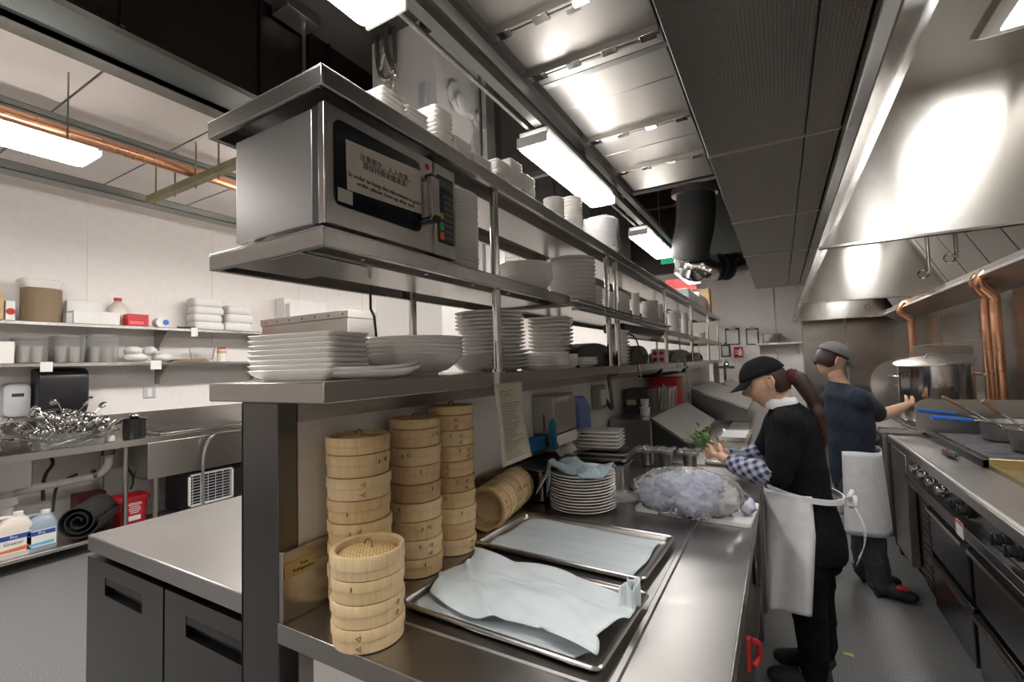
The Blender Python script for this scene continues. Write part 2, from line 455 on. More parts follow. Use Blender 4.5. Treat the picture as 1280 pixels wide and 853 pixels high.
rail('strut_rail', 0,213,0,0,3.22,.17,.075,GALVD,'galvanised strut rail running low along the white left wall','rail')
rail('strut_rail', 0,130,0,0,3.38,.07,.05,GALVD,'thin galvanised rail beside the copper pipe under the left ceiling','rail')
p = uz(0,140,3.25); p2 = uz(233,214,3.25)
print('copper pipe', p, p2)
single('copper_pipe', MB().cyl((p.x,-2.4,3.25),(p.x,8,3.25),.045,n=20), COPPER, 'long copper pipe hung under the white ceiling at upper left', 'pipe')
# olive angle bracket carrying the pipe
a = uz(187,246,3.2); b = uz(292,205,3.2)
mb = MB(); mb.beam((a.x,a.y,3.168),(b.x+.4,a.y,3.168),.06,.06)
for k in range(4): 
    x = a.x+.12+.35*k; mb.cyl((x,a.y,3.1),(x,a.y,3.5),.008,n=6)
single('pipe_hanger', mb, GREASE, 'olive metal cross hanger holding the copper pipe', 'bracket')

# ---------------------------------------------------------------- lamps
def lamp(label, x0, x1, y0, y1, z, group, z_top, body_h=.045, LM=None, dh=.05):
    cx, cy = (x0+x1)/2, (y0+y1)/2
    t = thing('fluorescent_lamp', label, 'lamp', (cx,cy,z), group)
    r = [rrect(cx,cy,x1-x0,y1-y0,.02,z+.012)]
    mb = MB(); mb.loft([rrect(cx,cy,(x1-x0)*.9,(y1-y0)-.02,.03,z), rrect(cx,cy,(x1-x0),(y1-y0)-.004,.03,z+.012), rrect(cx,cy,x1-x0,(y1-y0)-.004,.03,z+dh)])
    part('diffuser', mb, LM or LAMPM, t)
    mb = MB(); 
    mb.box(x0+.01,x1-.01,y0+.01,y1-.01,z+dh,z+dh+body_h)
    mb.box(x0+.004,x1-.004,y0-.012,y0,z+.004,z+dh+.01); mb.box(x0+.004,x1-.004,y1,y1+.012,z+.004,z+dh+.01)
    part('housing', mb, PLASTW, t, .003)
    for y in (y0+.12,y1-.12): part('hanger_rod', MB().cyl((cx,y,z+dh+body_h),(cx,y,z_top),.005,n=6), GALVD, t)
    return t
g = 'fluorescent lamps over the pass shelf'
xa, xc = -1.19, -1.0
labs = ['nearest lamp over the pass, cut by the top edge of the photo','second lamp over the pass, long bright one above the stacked bowls','third lamp over the pass, small one beside the green sign','fourth lamp over the pass, above the red sign at the far end']
labs.append('lamp added out of view behind the camera to brighten the counter')  # fifth lamp is an unseen extra, added as fill light for counter and steamers
for i,(a,b) in enumerate(((-.04,1.11),(2.19,3.34),(4.34,5.48),(6.55,7.65),(-2.25,-1.1))):
    lamp('white fluorescent '+labs[i], xa, xc, a, b, 2.70, g, 2.80)
mb = MB(); x = -1.06
mb.box(x-.024,x+.024,-2.4,7.85,2.805,2.811); mb.box(x-.024,x-.018,-2.4,7.85,2.811,2.85); mb.box(x+.018,x+.024,-2.4,7.85,2.811,2.85)
single('lamp_rail', mb, GALVD, 'dark strut rail carrying the row of lamps above the pass', 'rail')
mb = MB(); mb.cyl((-1.125,-2.4,2.812),(-1.125,7.85,2.812),.011,n=10)
single('metal_conduit', mb, GALV, 'straight thin metal conduit running beside the lamp rail', 'cable')
for i,(y0,y1) in enumerate(((-.3,1.26),(2.4,3.9),(5.0,6.5),(7.0,8.5))):  # last lamp here is unseen, added to lift the light on the far wall
    zl = 2.95; xx1 = uz(0,158,zl).x; xx0 = uz(0,183,zl).x
    l = lamp(('bright fluorescent lamp under the left ceiling beside the copper pipe','far fluorescent lamp under the left ceiling hidden behind the microwave shelf','third fluorescent lamp of the dish area','unseen fluorescent lamp added to brighten the far dish area')[i], xx0, xx1, y0, uz(133,192,zl).y if i==0 else y1, zl, 'dish area lamps', 3.5, .02, LAMPL, .03)
# ================================================================ PASS WALL, RACK, COUNTERS
WX0, WX1, WY0, WY1 = -1.28, -1.12, .735, 9.1
PZ, MZ, TZ = 1.503, 1.864, 2.25      # shelf tops
SX0, SX1, SY0, SY1 = -1.376, -.895, .70, 9.1
t = MB(); t.box(WX0+.012,WX1-.004,WY0+.06,WY1,0,1.445); struct('wall_pass', t, WALLFRP)
tw = thing('pass_wall_cladding','brushed steel end cladding of the low white wall under the pass shelf','cladding',(-1.2,WY0,0))
t = MB(); t.box(WX0,WX1,WY0,WY0+.05,0,1.449); t.box(WX1-.004,WX1+.001,WY0,.79,0,1.445); t.box(WX0-.001,WX0+.011,WY0,.80,0,1.445)
part('end_cap', t, STEELD, tw, .004)
t = MB(); t.box(WX1-.004,WX1+.004,.79,WY1,1.395,1.449); part('top_channel', t, STEEL, tw)

rk = thing('pass_rack','long three-tier stainless steel pass rack loaded with white plates','shelf rack',((SX0+SX1)/2,SY0,1.449))
def shelf(mb, x0, x1, y0, y1, z, h, lip=.004):
    mb.box(x0,x1,y0,y1,z-.004,z)
    mb.box(x0,x1,y0,y0+.004,z-h,z-.004); mb.box(x0,x1,y1-.004,y1,z-h,z-.004)
    mb.box(x0,x0+.004,y0+.004,y1-.004,z-h,z-.004); mb.box(x1-.004,x1,y0+.004,y1-.004,z-h,z-.004)
    mb.box(x0+.004,x0+.018,y0+.004,y1-.004,z-h,z-h+.003); mb.box(x1-.018,x1-.004,y0+.004,y1-.004,z-h,z-h+.003)
    mb.box(x0+.018,x1-.018,y0+.004,y0+.018,z-h,z-h+.003)
t = MB(); t.box(SX0,SX1,SY0,2.86,PZ-.05,PZ); t.box(SX0,SX1,2.864,SY1,PZ-.05,PZ)
part('pass_shelf', t, STEELX, rk, .003)
t = MB(); shelf(t,SX0,SX1,SY0,2.155,MZ,.046)
t.box(-1.25,-1.02,SY0+.05,2.1,MZ-.036,MZ-.032); t.box(-1.25,-1.246,SY0+.05,2.1,MZ-.032,MZ-.004); t.box(-1.024,-1.02,SY0+.05,2.1,MZ-.032,MZ-.004)
t.box(-1.30,-1.02,SY0+.03,SY0+.25,MZ-.042,MZ-.038)
part('middle_shelf', t, STEELX, rk, .002)
t = MB(); shelf(t,SX0,SX1,2.16,4.55,MZ-.02,.03); shelf(t,SX0,SX1,4.55,SY1,MZ-.05,.05)
part('middle_shelf', t, STEELX, rk, .002)
t = MB()
for z in (MZ-.02, MZ-.065): t.tube([(-.895,2.17,z),(-.865,2.18,z),(-.865,4.5,z),(-.895,4.52,z)], .007, 8)
for y in (2.6,3.2,3.9): t.cyl((-.865,y,MZ-.065),(-.865,y,MZ-.02),.004,n=6)
part('slip_rail', t, POLISH, rk)
t = MB(); shelf(t,SX0-.01,SX1,SY0,SY1,TZ,.05)
t.box(-1.25,-1.02,1.25,SY1-.1,TZ-.04,TZ-.036); t.box(-1.25,-1.246,1.25,SY1-.1,TZ-.036,TZ-.004); t.box(-1.024,-1.02,1.25,SY1-.1,TZ-.036,TZ-.004)
part('top_shelf', t, STEELX, rk, .002)
for Y in (1.50,2.84,3.02,4.54,6.0,7.55,8.85):
    for X in (-.925,-1.345):
        t = MB(); t.cyl((X,Y,PZ),(X,Y,TZ-.004),.0165,n=20)
        t.cyl((X,Y,PZ),(X,Y,PZ+.012),.024,n=20)
        part('post', t, POLISH, rk)
# screws under the middle shelf
t = MB()
for x in (-1.34,-.93):
    for y in (.85,1.1,1.35,1.6,1.85): t.cyl((x,y,MZ-.05),(x,y,MZ-.043),.006,n=8)
part('screws', t, POLISH, rk)

# fridge with worktop, left of the wall
ft = thing('undercounter_fridge','low steel undercounter fridge with worktop and two doors at lower left','fridge',(-1.86,1.2,0))
FX0, FX1, FY0, FY1 = -2.435, -1.285, .785, 1.62
t = MB(); t.box(FX0,FX1,FY0,FY1,.84,.90); part('worktop', t, STEELW, ft, .005)
t = MB(); t.box(FX0+.01,FX1,FY0+.06,FY1-.02,.10,.838); part('body', t, STEELD, ft, .004)
xm = uy(205,740,FY0).x
for i,(a,b) in enumerate(((FX0+.005,xm-.006),(xm+.006,FX1-.002))):
    ztop = .82
    # door with a recessed pull
    hw = .30; hc = (a+b)/2 if i==0 else a+.30
    hx0, hx1 = (uy(131,745,FY0).x, uy(177,770,FY0).x) if i==0 else (uy(232,795,FY0).x, FX1-.012)
    hz0, hz1 = (.70,.765)
    d = MB()
    d.box(a,b,FY0,FY0+.055,.10,hz0); d.box(a,b,FY0,FY0+.055,hz1,ztop); d.box(a,hx0,FY0,FY0+.055,hz0,hz1); d.box(hx1,b,FY0,FY0+.055,hz0,hz1)
    d.box(hx0,hx1,FY0+.045,FY0+.055,hz0,hz1)
    dr = part('door', d, STEELD, ft)
    h = MB(); h.box(hx0,hx1,FY0+.002,FY0+.044,hz1-.028,hz1-.001); h.box(hx0,hx1,FY0+.03,FY0+.046,hz0,hz1-.028)
    part('handle', h, BLACKP, dr, .002)
t = MB()
for x in (FX0+.08,FX1-.08):
    for y in (FY0+.12,FY1-.1): t.cyl((x,y,0),(x,y,.1),.022,n=12)
part('feet', t, BLACKP, ft)

# steel prep counter on the cooks' side
KX0, KX1, KY0, KY1 = -1.118, -.117, .735, 2.95
CT = .90
ct = thing('prep_counter','long stainless prep counter holding steamers, trays and a plastic bag','counter',(-.62,1.8,0))
SKX0, SKX1, SKY0, SKY1 = -.93, -.46, 2.33, 2.72     # inset well
t = MB()
t.box(KX0,KX1,KY0,SKY0,CT-.035,CT); t.box(KX0,SKX0,SKY0,SKY1,CT-.035,CT); t.box(SKX1,KX1,SKY0,SKY1,CT-.035,CT); t.box(KX0,KX1,SKY1,KY1,CT-.035,CT)
part('worktop', t, COUNTER, ct)
t = MB(); t.box(KX0,KX1+.002,KY0-.004,KY0,CT-.045,CT+.004); t.box(KX1,KX1+.004,KY0,KY1,CT-.045,CT+.004)
part('front_edge', t, STEELX, ct, .0015)
t = MB(); t.prism([(-.325,.9,CT),(-.305,.9,CT),(-.309,.9,CT+.005),(-.321,.9,CT+.005)],(0,1.35,0))
t.prism([(-.98,.880,CT),(-.98,.898,CT),(-.98,.894,CT+.004),(-.98,.884,CT+.004)],(.66,0,0))
part('drip_ridge', t, COUNTER, ct)
t = MB(); t.box(KX0,KX0+.016,KY0,KY1,CT,1.075); part('upstand', t, STEELX, ct, .003)
for (x,y) in ((-.17,.80),(-.17,2.9),(-.80,.80),(-1.06,2.9)):
    t = MB(); t.cyl((x,y,0),(x,y,CT-.035),.02,n=14); part('leg', t, STEEL, ct)
t = MB(); t.box(KX0+.02,KX1-.03,KY0+.05,KY1-.05,.28,.30); part('undershelf', t, STEEL, ct)
t = MB(); t.box(-1.04,-.80,.775,2.0,.3,CT-.036); part('cabinet', t, WALLFRP, ct)
# label on the upstand
a = ux(356,718,KX0+.0165); 
t = MB(); x = KX0+.017
q = [ux(p,r,x) for p,r in ((355,706),(394,690),(394,708),(356,727))]
t.sheet(q,.0006,(1,0,0)); lb = part('sticker', t, YBRASS, ct)
c = (q[0]+q[1]+q[2]+q[3])/4
lettering('sticker_text','True\nRefrigeration',.012,(x+.0012,c.y+.01,c.z),(0,1,0),(0,0,1),INK,lb)
# inset well
t = MB(); t.loft([rrect((SKX0+SKX1)/2,(SKY0+SKY1)/2,SKX1-SKX0+.03,SKY1-SKY0+.03,.03,CT+.004),rrect((SKX0+SKX1)/2,(SKY0+SKY1)/2,SKX1-SKX0-.02,SKY1-SKY0-.02,.04,CT+.004),rrect((SKX0+SKX1)/2,(SKY0+SKY1)/2,SKX1-SKX0-.05,SKY1-SKY0-.05,.05,CT-.14)],cap0=False)
part('well', t, STEEL, ct, solid=.003)

# microwave
mx0,mx1,my0,my1,mz0,mz1 = -1.291,-.915,.722,1.24,1.880,2.178
mw = thing('microwave','commercial stainless microwave with a paper notice on its door window','microwave',((mx0+mx1)/2,(my0+my1)/2,MZ))
t = MB(); t.box(mx0,mx1-.050,my0+.004,my1-.004,mz0+.006,mz1-.004); part('casing', t, MWSIDE, mw, .003)
t = MB(); t.box(mx1-.0498,mx1-.0242,my0+.005,my1-.005,mz0+.004,mz1-.002); part('gasket', t, BLACKP, mw)
t = MB()
for x in (mx0+.04,mx1-.07):
    for y in (my0+.05,my1-.05): t.cyl((x,y,MZ+.0005),(x,y,mz0+.01),.014,n=12)
part('foot', t, BLACKP, mw)
yd = 1.128
d = MB(); d.box(mx1-.024,mx1,my0,yd-.002,mz0,mz1); dr = part('door', d, STEELX, mw, .003)
t = MB(); t.loft([[Vector((mx1+dx, v.x, v.y)) for v in rrect((.75+1.063)/2,(1.933+2.147)/2,.313,.214,.02,0)] for dx in (-.002,.003)])
wn = part('window', t, mat('black_glass',(.006,.008,.014),.12), dr)
x = mx1+.004
q = [ux(p,r,x) for p,r in ((432,174),(526,214),(527,268),(434,237))]
t = MB(); t.sheet(q,.0006,(1,0,0)); nt = part('notice', t, PAPERY if 0 else mat('notice_paper',(.52,.47,.40),.6), dr)
cx_ = (q[0]+q[1])/2; 
lettering('notice_text','注重衛生，人人有責。\n請保持微波爐清潔！',.020,(x+.0014,(q[0].y+q[1].y)/2+.003,(q[0].z+q[3].z)/2+.026),(0,1,0),(0,0,1),mat('grey_ink',(.12,.11,.10),.6),nt,sp=.95)
lettering('notice_text','In order to keep the microwave in good\norder, please clean up after use!',.0165,(x+.0014,(q[0].y+q[1].y)/2,(q[0].z+q[3].z)/2-.030),(0,1,0),(0,0,1),INK,nt,sp=.95)
t = MB(); t.box(x,x+.0006,.757,.802,1.941,1.975); part('tag', t, mat('cream_tag',(.45,.42,.36),.6), dr)
t = MB(); t.cyl((mx1,1.098,2.148),(mx1+.001,1.098,2.148),.010,n=16); part('red_spot', t, INKR, dr)
t = MB(); t.tube([(mx1,1.085,2.105),(mx1+.030,1.085,2.105),(mx1+.034,1.085,2.095),(mx1+.034,1.085,1.985),(mx1+.030,1.085,1.975),(mx1,1.085,1.975)],.008,10)
t.box(mx1+.024,mx1+.042,1.067,1.103,1.985,2.10)
part('door_handle', t, STEEL, dr, .003)
part('handle_cap', MB().box(mx1+.01,mx1+.036,1.070,1.100,2.10,2.112), BLACKP, dr, .003); part('handle_cap', MB().box(mx1,mx1+.048,1.078,1.103,1.968,1.985), BLACKP, dr, .003)
t = MB(); t.box(mx1-.026,mx1,yd+.002,my1,mz0,mz1); cp = part('control_panel', t, STEELX, mw, .003)
t = MB(); t.box(mx1,mx1+.002,yd+.018,my1-.015,1.925,2.142); kp = part('keypad', t, mat('keypad_black',(.01,.012,.012),.3), cp)
t = MB(); t.box(mx1+.002,mx1+.003,yd+.022,my1-.019,2.095,2.135); part('display', t, mat('display_glass',(.005,.02,.015),.1), kp)
for r_ in range(8):
    t = MB()
    z = 2.078-r_*.019
    t.box(mx1+.002,mx1+.004,yd+.045,my1-.022,z-.006,z+.006); part('button', t, mat('button_grey%d'%r_,(.09,.09,.085),.5) if r_==0 else MATS['button_grey0'], kp)
for z,c_,nm in ((2.01,'amber_button',(.5,.35,.04)),)[:1]: t = MB(); t.box(mx1+.002,mx1+.005,yd+.022,yd+.040,z-.009,z+.009); part('button', t, mat(c_,nm,.5), kp, label='amber button')
t = MB(); t.box(mx1+.002,mx1+.005,yd+.022,yd+.042,1.965,1.990); part('button', t, mat('green_button',(.02,.30,.10),.5), kp, label='green start button')
t = MB(); t.box(mx1+.002,mx1+.005,yd+.022,yd+.042,1.934,1.958); part('button', t, mat('orange_button',(.60,.12,.04),.5), kp, label='orange stop button')
# power cord hanging below the middle shelf
a = ux(463,368,-1.2); b = ux(468,424,-1.2)
single('power_cord', MB().tube([(-1.2,a.y,MZ-.05),(a.x,a.y,a.z-.05),(-1.19,a.y+.006,(a.z+b.z)/2),(b.x+.01,b.y,b.z),(-1.19,b.y-.01,PZ+.003)],.0045,8), BLACKP, 'thin black power cord hanging behind the plates below the microwave', 'cable')
print('cordY', a.y, b.y)
# ================================================================ HOOD AND RANGE LINE
LPX, LPZ = .20, 2.10
pA = ux(1093,0,.29); hoodtopz = 2.53
c1 = uy(1051,275,2.98); e1 = uy(1130,115,2.98); e2 = uy(1280,82,2.98)
print('hood', c1, e1, e2)
hd = thing('exhaust_hood','long stainless exhaust hood over the cooking range at upper right','hood',(.9,4,LPZ))
HY0, HY1 = -1.2, 9.0
HZ = e1.z
# front skirt: outer face, lip, inner gutter
t = MB(); ft_ = .003
t.prism([(.29,HY0,2.53),(LPX,HY0,LPZ),(LPX+.004,HY0,LPZ),(.294,HY0,2.53)],(0,HY1-HY0,0))
t.prism([(.29,HY0,2.53),(.29,HY0,HZ+.12),(.294,HY0,HZ+.12),(.294,HY0,2.53)],(0,HY1-HY0,0))
t.prism([(LPX+.002,HY0,LPZ),(c1.x,HY0,c1.z),(c1.x,HY0,c1.z+.004),(LPX+.002,HY0,LPZ+.004)],(0,HY1-HY0,0))
part('front_skirt', t, HOODST, hd)
t = MB(); t.box(c1.x-.004,c1.x,HY0,HY1,c1.z,HZ)
part('inner_front', t, HOODST, hd)
t = MB(); t.box(.294,1.6,HY0,HY1,HZ+.10,HZ+.12); t.box(c1.x,1.25,HY0,HY1,HZ,HZ+.01); part('hood_ceiling', t, HOODST, hd)
# filters and rear
f0 = Vector((1.46,0,2.16)); f1 = Vector((1.12,0,HZ))
for k in range(20):
    y = HY0+.02+k*.51
    if y+.5 > HY1: break
    t = MB(); t.prism([(f0.x,y,f0.z),(f1.x,y,f1.z),(f1.x+.02,y,f1.z+.02),(f0.x+.02,y,f0.z+.02)],(0,.49,0))
    part('grease_filter', t, STEEL, hd, .003)
t = MB(); t.prism([(1.40,HY0,2.12),(1.6,HY0,2.00),(1.6,HY0,2.03),(1.44,HY0,2.16)],(0,HY1-HY0,0)); t.box(1.44,1.6,HY0,HY1,2.14,2.2)
part('rear_gutter', t, STEEL, hd, .002)
for i,Y in enumerate((2.98,6.05,8.98)):
    t = MB()
    poly = [(LPX+.01,Y,LPZ),(1.52,Y,LPZ+.0),(1.52,Y,2.3),(1.14,Y,HZ),(c1.x,Y,HZ),(c1.x,Y,c1.z)]
    t.prism(poly,(0,.03,0)); ep = part('end_panel', t, HOODST, hd, label='dividing end panel of the hood')
    t = MB(); t.beam((LPX+.01,Y-.006,LPZ+.006),(1.52,Y-.006,LPZ+.006),.02,.012); part('hem', t, POLISH, ep)
HL = [(-.85,.25),(1.5,2.62),(4.2,5.2),(7.2,8.2)]  # first light is out of view, added to brighten the counter from the right
for (a,b) in HL:
    lx = uz(1215,48,HZ).x+.01
    t = MB(); t.loft([rrect(lx+.19,(a+b)/2,.38,b-a,.02,HZ-.02),rrect(lx+.19,(a+b)/2,.42,b-a+.05,.02,HZ)]); fx = part('light_frame', t, POLISH, hd)
    t = MB(); t.box(lx+.06,lx+.32,a+.05,b-.05,HZ-.028,HZ-.02); part('light_lens', t, HLAMPM, fx)
print('hood light y', uz(1215,48,HZ), uz(1280,30,HZ))
# rods with rings
for i,(px,py0,px2,py2) in enumerate(((1158,300,1162,342),(1193,296,1196,322),(1088,378,1089,384))):
    Yn = (3.9,3.7,6.6)[i]
    a = uy(px,py0-14,Yn); b = uy(px2,py2,Yn)
    t = MB(); t.cyl((b.x,b.y,a.z),(b.x,b.y,b.z),.010,n=10)
    t.tube([(b.x-.032+.026*math.cos(k*PI/8),b.y,b.z+.026*math.sin(k*PI/8)) for k in range(16)],.005,6,closed=True)
    o = part('suppression_nozzle', t, POLISH, hd)
    z1 = HZ if i<2 else HZ
    t = MB(); t.cyl((b.x,b.y,a.z),(b.x,b.y,HZ),.009,n=8); part('nozzle_drop', t, POLISH, o)

# make-up air plenum beside the hood
pl0 = uz(813,0,2.53).x
pm = thing('air_plenum','dark perforated make-up air plenum hanging beside the exhaust hood','plenum',(0,3,2.53))
ub = (uz(960,317,2.53).y-uz(960,272,2.53).y)
ys = [uz(960,272,2.53).y+ub*(k-1) for k in range(-3,4)]
ysx = [v for v in ys]
xm_ = uz(1001,213,2.53).x
print('plenum', pl0, ysx, xm_)
yend = uz(960,360,2.53).y
ycuts = [ysx[0],ysx[1],ysx[2],ysx[3],ysx[4],ysx[5],yend] if ysx[5] < yend-.3 else ysx[:5]+[yend]
for a,b in zip(ycuts,ycuts[1:]):
    for x0_,x1_ in ((pl0,xm_),(xm_,.285)):
        t = MB(); t.box(x0_+.004,x1_-.004,a+.004,b-.004,2.53,2.55); part('perforated_panel', t, PERF, pm, .002)
t = MB(); t.box(pl0,.285,ycuts[0],yend,2.552,3.1); part('plenum_box', t, STEELD, pm)
for y in ycuts[1:-1]: part('joint_strip', MB().box(pl0,.285,y-.008,y+.008,2.522,2.53), STEEL, pm)

# ---- near range with char grill
RZ = .92; RX = .665; RY0, RY1 = .3, 4.44
rg = thing('cooking_range','long low steel cooking range with black knobs, drawers and char grill','range',(1.1,2.4,0))
t = MB(); t.box(RX+.03,1.50,RY0,RY1,RZ-.02,RZ); t.box(RX+.02,RX+.03,RY0,RY1,RZ-.02,RZ+.006)
t.prism([(RX,RY0,RZ-.004),(RX+.012,RY0,RZ+.004),(RX+.028,RY0,RZ+.004),(RX+.028,RY0,RZ-.05),(RX,RY0,RZ-.05)],(0,RY1-RY0,0))
part('landing_shelf', t, STEELW, rg, .003)
t = MB(); t.box(RX+.03,1.48,RY0,RY1,.70,RZ-.02); part('control_fascia', t, STEELD, rg, .003)
t = MB(); t.box(RX+.06,1.48,RY0,RY1,.12,.70); part('body', t, BLACKSTEEL, rg)
t = MB(); t.box(RX-.005,RX+.03,RY0,3.9,.715,.76); t.box(RX-.005,RX+.03,RY0,3.9,.70,.715); part('front_rail', t, STEELD, rg, .004)
for py in (2.30,2.42,2.80,2.90,3.15,3.32,3.50,3.68,1.9,1.7,1.3):
    t = MB(); z = .825
    t.cyl((RX+.03,py,z),(RX+.012,py,z),.030,n=18); t.cyl((RX+.012,py,z),(RX-.012,py,z),.022,.019,n=18); t.box(RX-.02,RX-.01,py-.004,py+.004,z-.022,z+.022)
    part('knob', t, BLACKP if py<3.1 else POLISH, rg, .002)
for (a,b,z0,z1) in ((2.86,3.47,.42,.66),(2.86,3.47,.12,.385),(2.0,2.80,.42,.66),(2.0,2.80,.12,.385),(1.1,1.96,.42,.66),(1.1,1.96,.12,.385)):
    t = MB(); t.box(RX+.02,RX+.058,a,b,z0,z1); d = part('drawer', t, STEELD, rg, .004)
    t = MB(); t.prism([(RX+.02,a+.01,z1+.002),(RX+.0,a+.01,z1+.002),(RX-.004,a+.01,z1-.012),(RX+.02,a+.01,z1-.02)],(0,b-a-.02,0)); part('pull', t, STEEL, d)
t = MB(); t.box(RX+.01,RX+.055,3.95,4.40,.14,.86); od = part('oven_door', t, STEEL, rg, .004)
t = MB(); t.box(RX+.03,RX+.058,3.52,3.70,.14,.68); vp = part('vent_panel', t, BLACKSTEEL, rg)
for k in range(12):
    t = MB(); z = .18+k*.04; t.box(RX+.026,RX+.03,3.54,3.68,z,z+.018); part('louvre', t, STEELD, vp)
for y in (.9,2.9,3.5,4.3):
    t = MB(); t.cyl((RX+.12-.016,y,.05),(RX+.12+.016,y,.05),.05,n=18); t.box(RX+.085,RX+.155,y-.03,y+.03,.08,.14); part('caster', t, RUBBER, rg)
# grease tag on the front rail
q = ux(1197,642,RX-.008)
t = MB(); t.box(RX-.008,RX-.005,q.y-.05,q.y+.04,.70,.77); lb = part('tag', t, PAPER, rg)
t = MB(); t.box(RX-.0095,RX-.008,q.y-.05,q.y+.04,.755,.77); part('tag_stripe', t, REDW, lb)
# char grill body
gx0, gy0, gy1 = .885, 3.34, 4.43
gz = .965
t = MB(); t.box(gx0,gx0+.03,gy0,gy1,RZ,gz); t.box(gx0,1.5,gy0,gy0+.02,RZ,gz); t.box(1.47,1.5,gy0,gy1,RZ,gz+.12); gr = part('grill_frame', t, STEELD, rg, .003)
for k in range(26):
    y = gy0+.05+k*.038
    t = MB(); t.cyl((gx0+.05,y,gz-.012),(1.46,y,gz-.008),.009,n=8); part('grate_bar', t, CHAR, gr)
t = MB(); t.box(gx0+.03,1.47,gy0+.02,gy1-.01,RZ+.001,RZ+.012); part('drip_tray', t, CHAR, gr)
# rounded splash guard at the far end of the grill
za = uy(1160,541,gy1).z; zt = uy(1210,500,gy1).z; xa_ = gx0-.05
t = MB(); R_ = .07
pts = [(xa_,gy1,za)]+[(xa_+R_-R_*math.cos(a),gy1,zt-R_+R_*math.sin(a)) for a in [PI/2*i/6 for i in range(7)]]+[(1.5,gy1,zt),(1.5,gy1,za)]
t.prism(pts,(0,.012,0)); part('splash_guard', t, STEEL, rg)
# griddle pan nearest
y1_ = 3.30
t = MB(); t.box(.90,.912,1.9,y1_,RZ,.945); t.box(.90,1.5,y1_,y1_+.012,RZ,.975); t.box(.912,1.5,1.9,y1_,RZ,.925); t.prism([(.94,1.9,.93),(1.5,1.9,.985),(1.5,1.9,.995),(.94,1.9,.94)],(0,1.0,0))
part('griddle', t, YBRASS, rg, .003)
t = MB(); t.box(1.5,1.54,RY0,RY1,.12,1.12); part('back_riser', t, STEEL, rg)

# ---- far range
r2 = thing('wok_range','second steel range behind the first with stock pot and burners','range',(1.1,6.5,0))
QX = .62; QY0, QY1 = 4.47, 8.8; QZ = .975
t = MB(); t.box(QX,1.5,QY0,QY1,QZ-.05,QZ-.01); t.box(QX,.80,QY0,QY1,QZ-.01,QZ); t.box(.81,1.5,QY0,QY1-2,QZ-.01,QZ+.004)
part('top', t, STEELX, r2, .004)
t = MB(); t.box(QX+.02,1.5,QY0+.01,QY1,.16,QZ-.05); part('body', t, STEEL, r2, .004)
t = MB(); t.box(QX,QX+.02,QY0+.02,QY1,.74,.90); cf = part('control_panel', t, STEELD, r2, .003)
for k in range(9):
    y = 4.62+k*.22
    t = MB(); t.cyl((QX,y,.84),(QX-.03,y,.84),.026,.02,n=14); part('knob', t, POLISH if k%2 else BLACKP, cf)
for (a,b) in ((4.55,5.25),(5.35,6.3),(6.4,7.4)):
    t = MB(); t.box(QX-.005,QX+.02,a,b,.24,.70); d = part('oven_door', t, STEEL, r2, .004)
    t = MB(); t.tube([(QX-.005,a+.08,.66),(QX-.045,a+.09,.66),(QX-.045,b-.09,.66),(QX-.005,b-.08,.66)],.011,8); part('handle', t, POLISH, d)
    if a < 5: 
        for o_ in (0,.17,.34):
            t = MB(); t.tube([(QX-.008,a+.12+o_,.30),(QX-.008,a+.2+o_,.48),(QX-.008,a+.28+o_,.34)],.006,5); part('door_marking', t, INK, d)
t = MB()
for y in (4.6,5.2,6.5,8.5): t.cyl((QX+.10,y,.05),(QX+.14,y,.05),.05,n=14); t.box(QX+.08,QX+.16,y-.03,y+.03,.07,.17)
part('casters', t, RUBBER, r2)
t = MB(); t.box(1.5,1.53,QY0,QY1,.2,1.0); part('back_riser', t, STEEL, r2)
# ================================================================ OVERHEAD DUCTS
DZ = 3.0
dx0 = uz(600,20,DZ).x; dx1 = uz(813,0,DZ).x-.004
dyend = uz(826,232,DZ).y
print('duct', dx0, dx1, dyend)
dk = thing('supply_duct','big galvanised rectangular air duct with flanged joints under the dark ceiling','duct',((dx0+dx1)/2,2,DZ))
joints = [uz(*p,DZ).y for p in ((700,35),(740,72),(850,155),(880,196))]
jy = sorted([uz(640,30,DZ).y, uz(690,83,DZ).y, uz(760,168,DZ).y, uz(787,210,DZ).y])
print('joints', jy)
edges = [-1.5]+jy+[dyend]
for a,b in zip(edges, edges[1:]):
    t = MB(); t.box(dx0,dx1,a+.004,b-.004,DZ,DZ+.5)
    o = part('duct_section', t, GALV, dk, .004)
    n = max(1,int((b-a)/.28))
    for k in range(1,n):
        y = a+(b-a)*k/n
        t = MB(); t.prism([(dx0+.01,y-.006,DZ),(dx0+.01,y+.006,DZ),(dx0+.01,y,DZ-.003)],(dx1-dx0-.02,0,0)); part('crease', t, GALV, o)
for y in jy:
    t = MB(); t.box(dx0-.03,dx1+.0,y-.02,y-.004,DZ-.03,DZ+.53); t.box(dx0-.03,dx1,y+.004,y+.02,DZ-.03,DZ+.53)
    fl = part('joint_flange', t, GALV, dk, .002)
    for k in range(4):
        x = dx0+.05+(dx1-dx0-.1)*k/3
        t = MB(); t.box(x-.035,x+.035,y-.024,y+.024,DZ-.035,DZ-.026); part('cleat', t, POLISH, fl, .002)
# white sticker on the duct
q = uz(716,12,DZ-.002)
t = MB(); t.box(q.x-.03,q.x+.03,q.y-.02,q.y+.02,DZ-.0015,DZ-.0005); part('sticker', t, PAPER, dk)
# trapeze angles and rods under the duct
ya = uz(760,78,DZ-.05).y
a = uz(680,110,DZ-.05); b = uz(836,52,DZ-.05)
t = MB(); t.box(a.x,dx1+.12,a.y-.02,a.y+.02,DZ-.05,DZ-.045); t.box(a.x,dx1+.12,a.y+.016,a.y+.02,DZ-.045,DZ-.031)
single('duct_hanger', t, GALVD, 'dark steel angle crossing under the big ceiling duct', 'bracket')
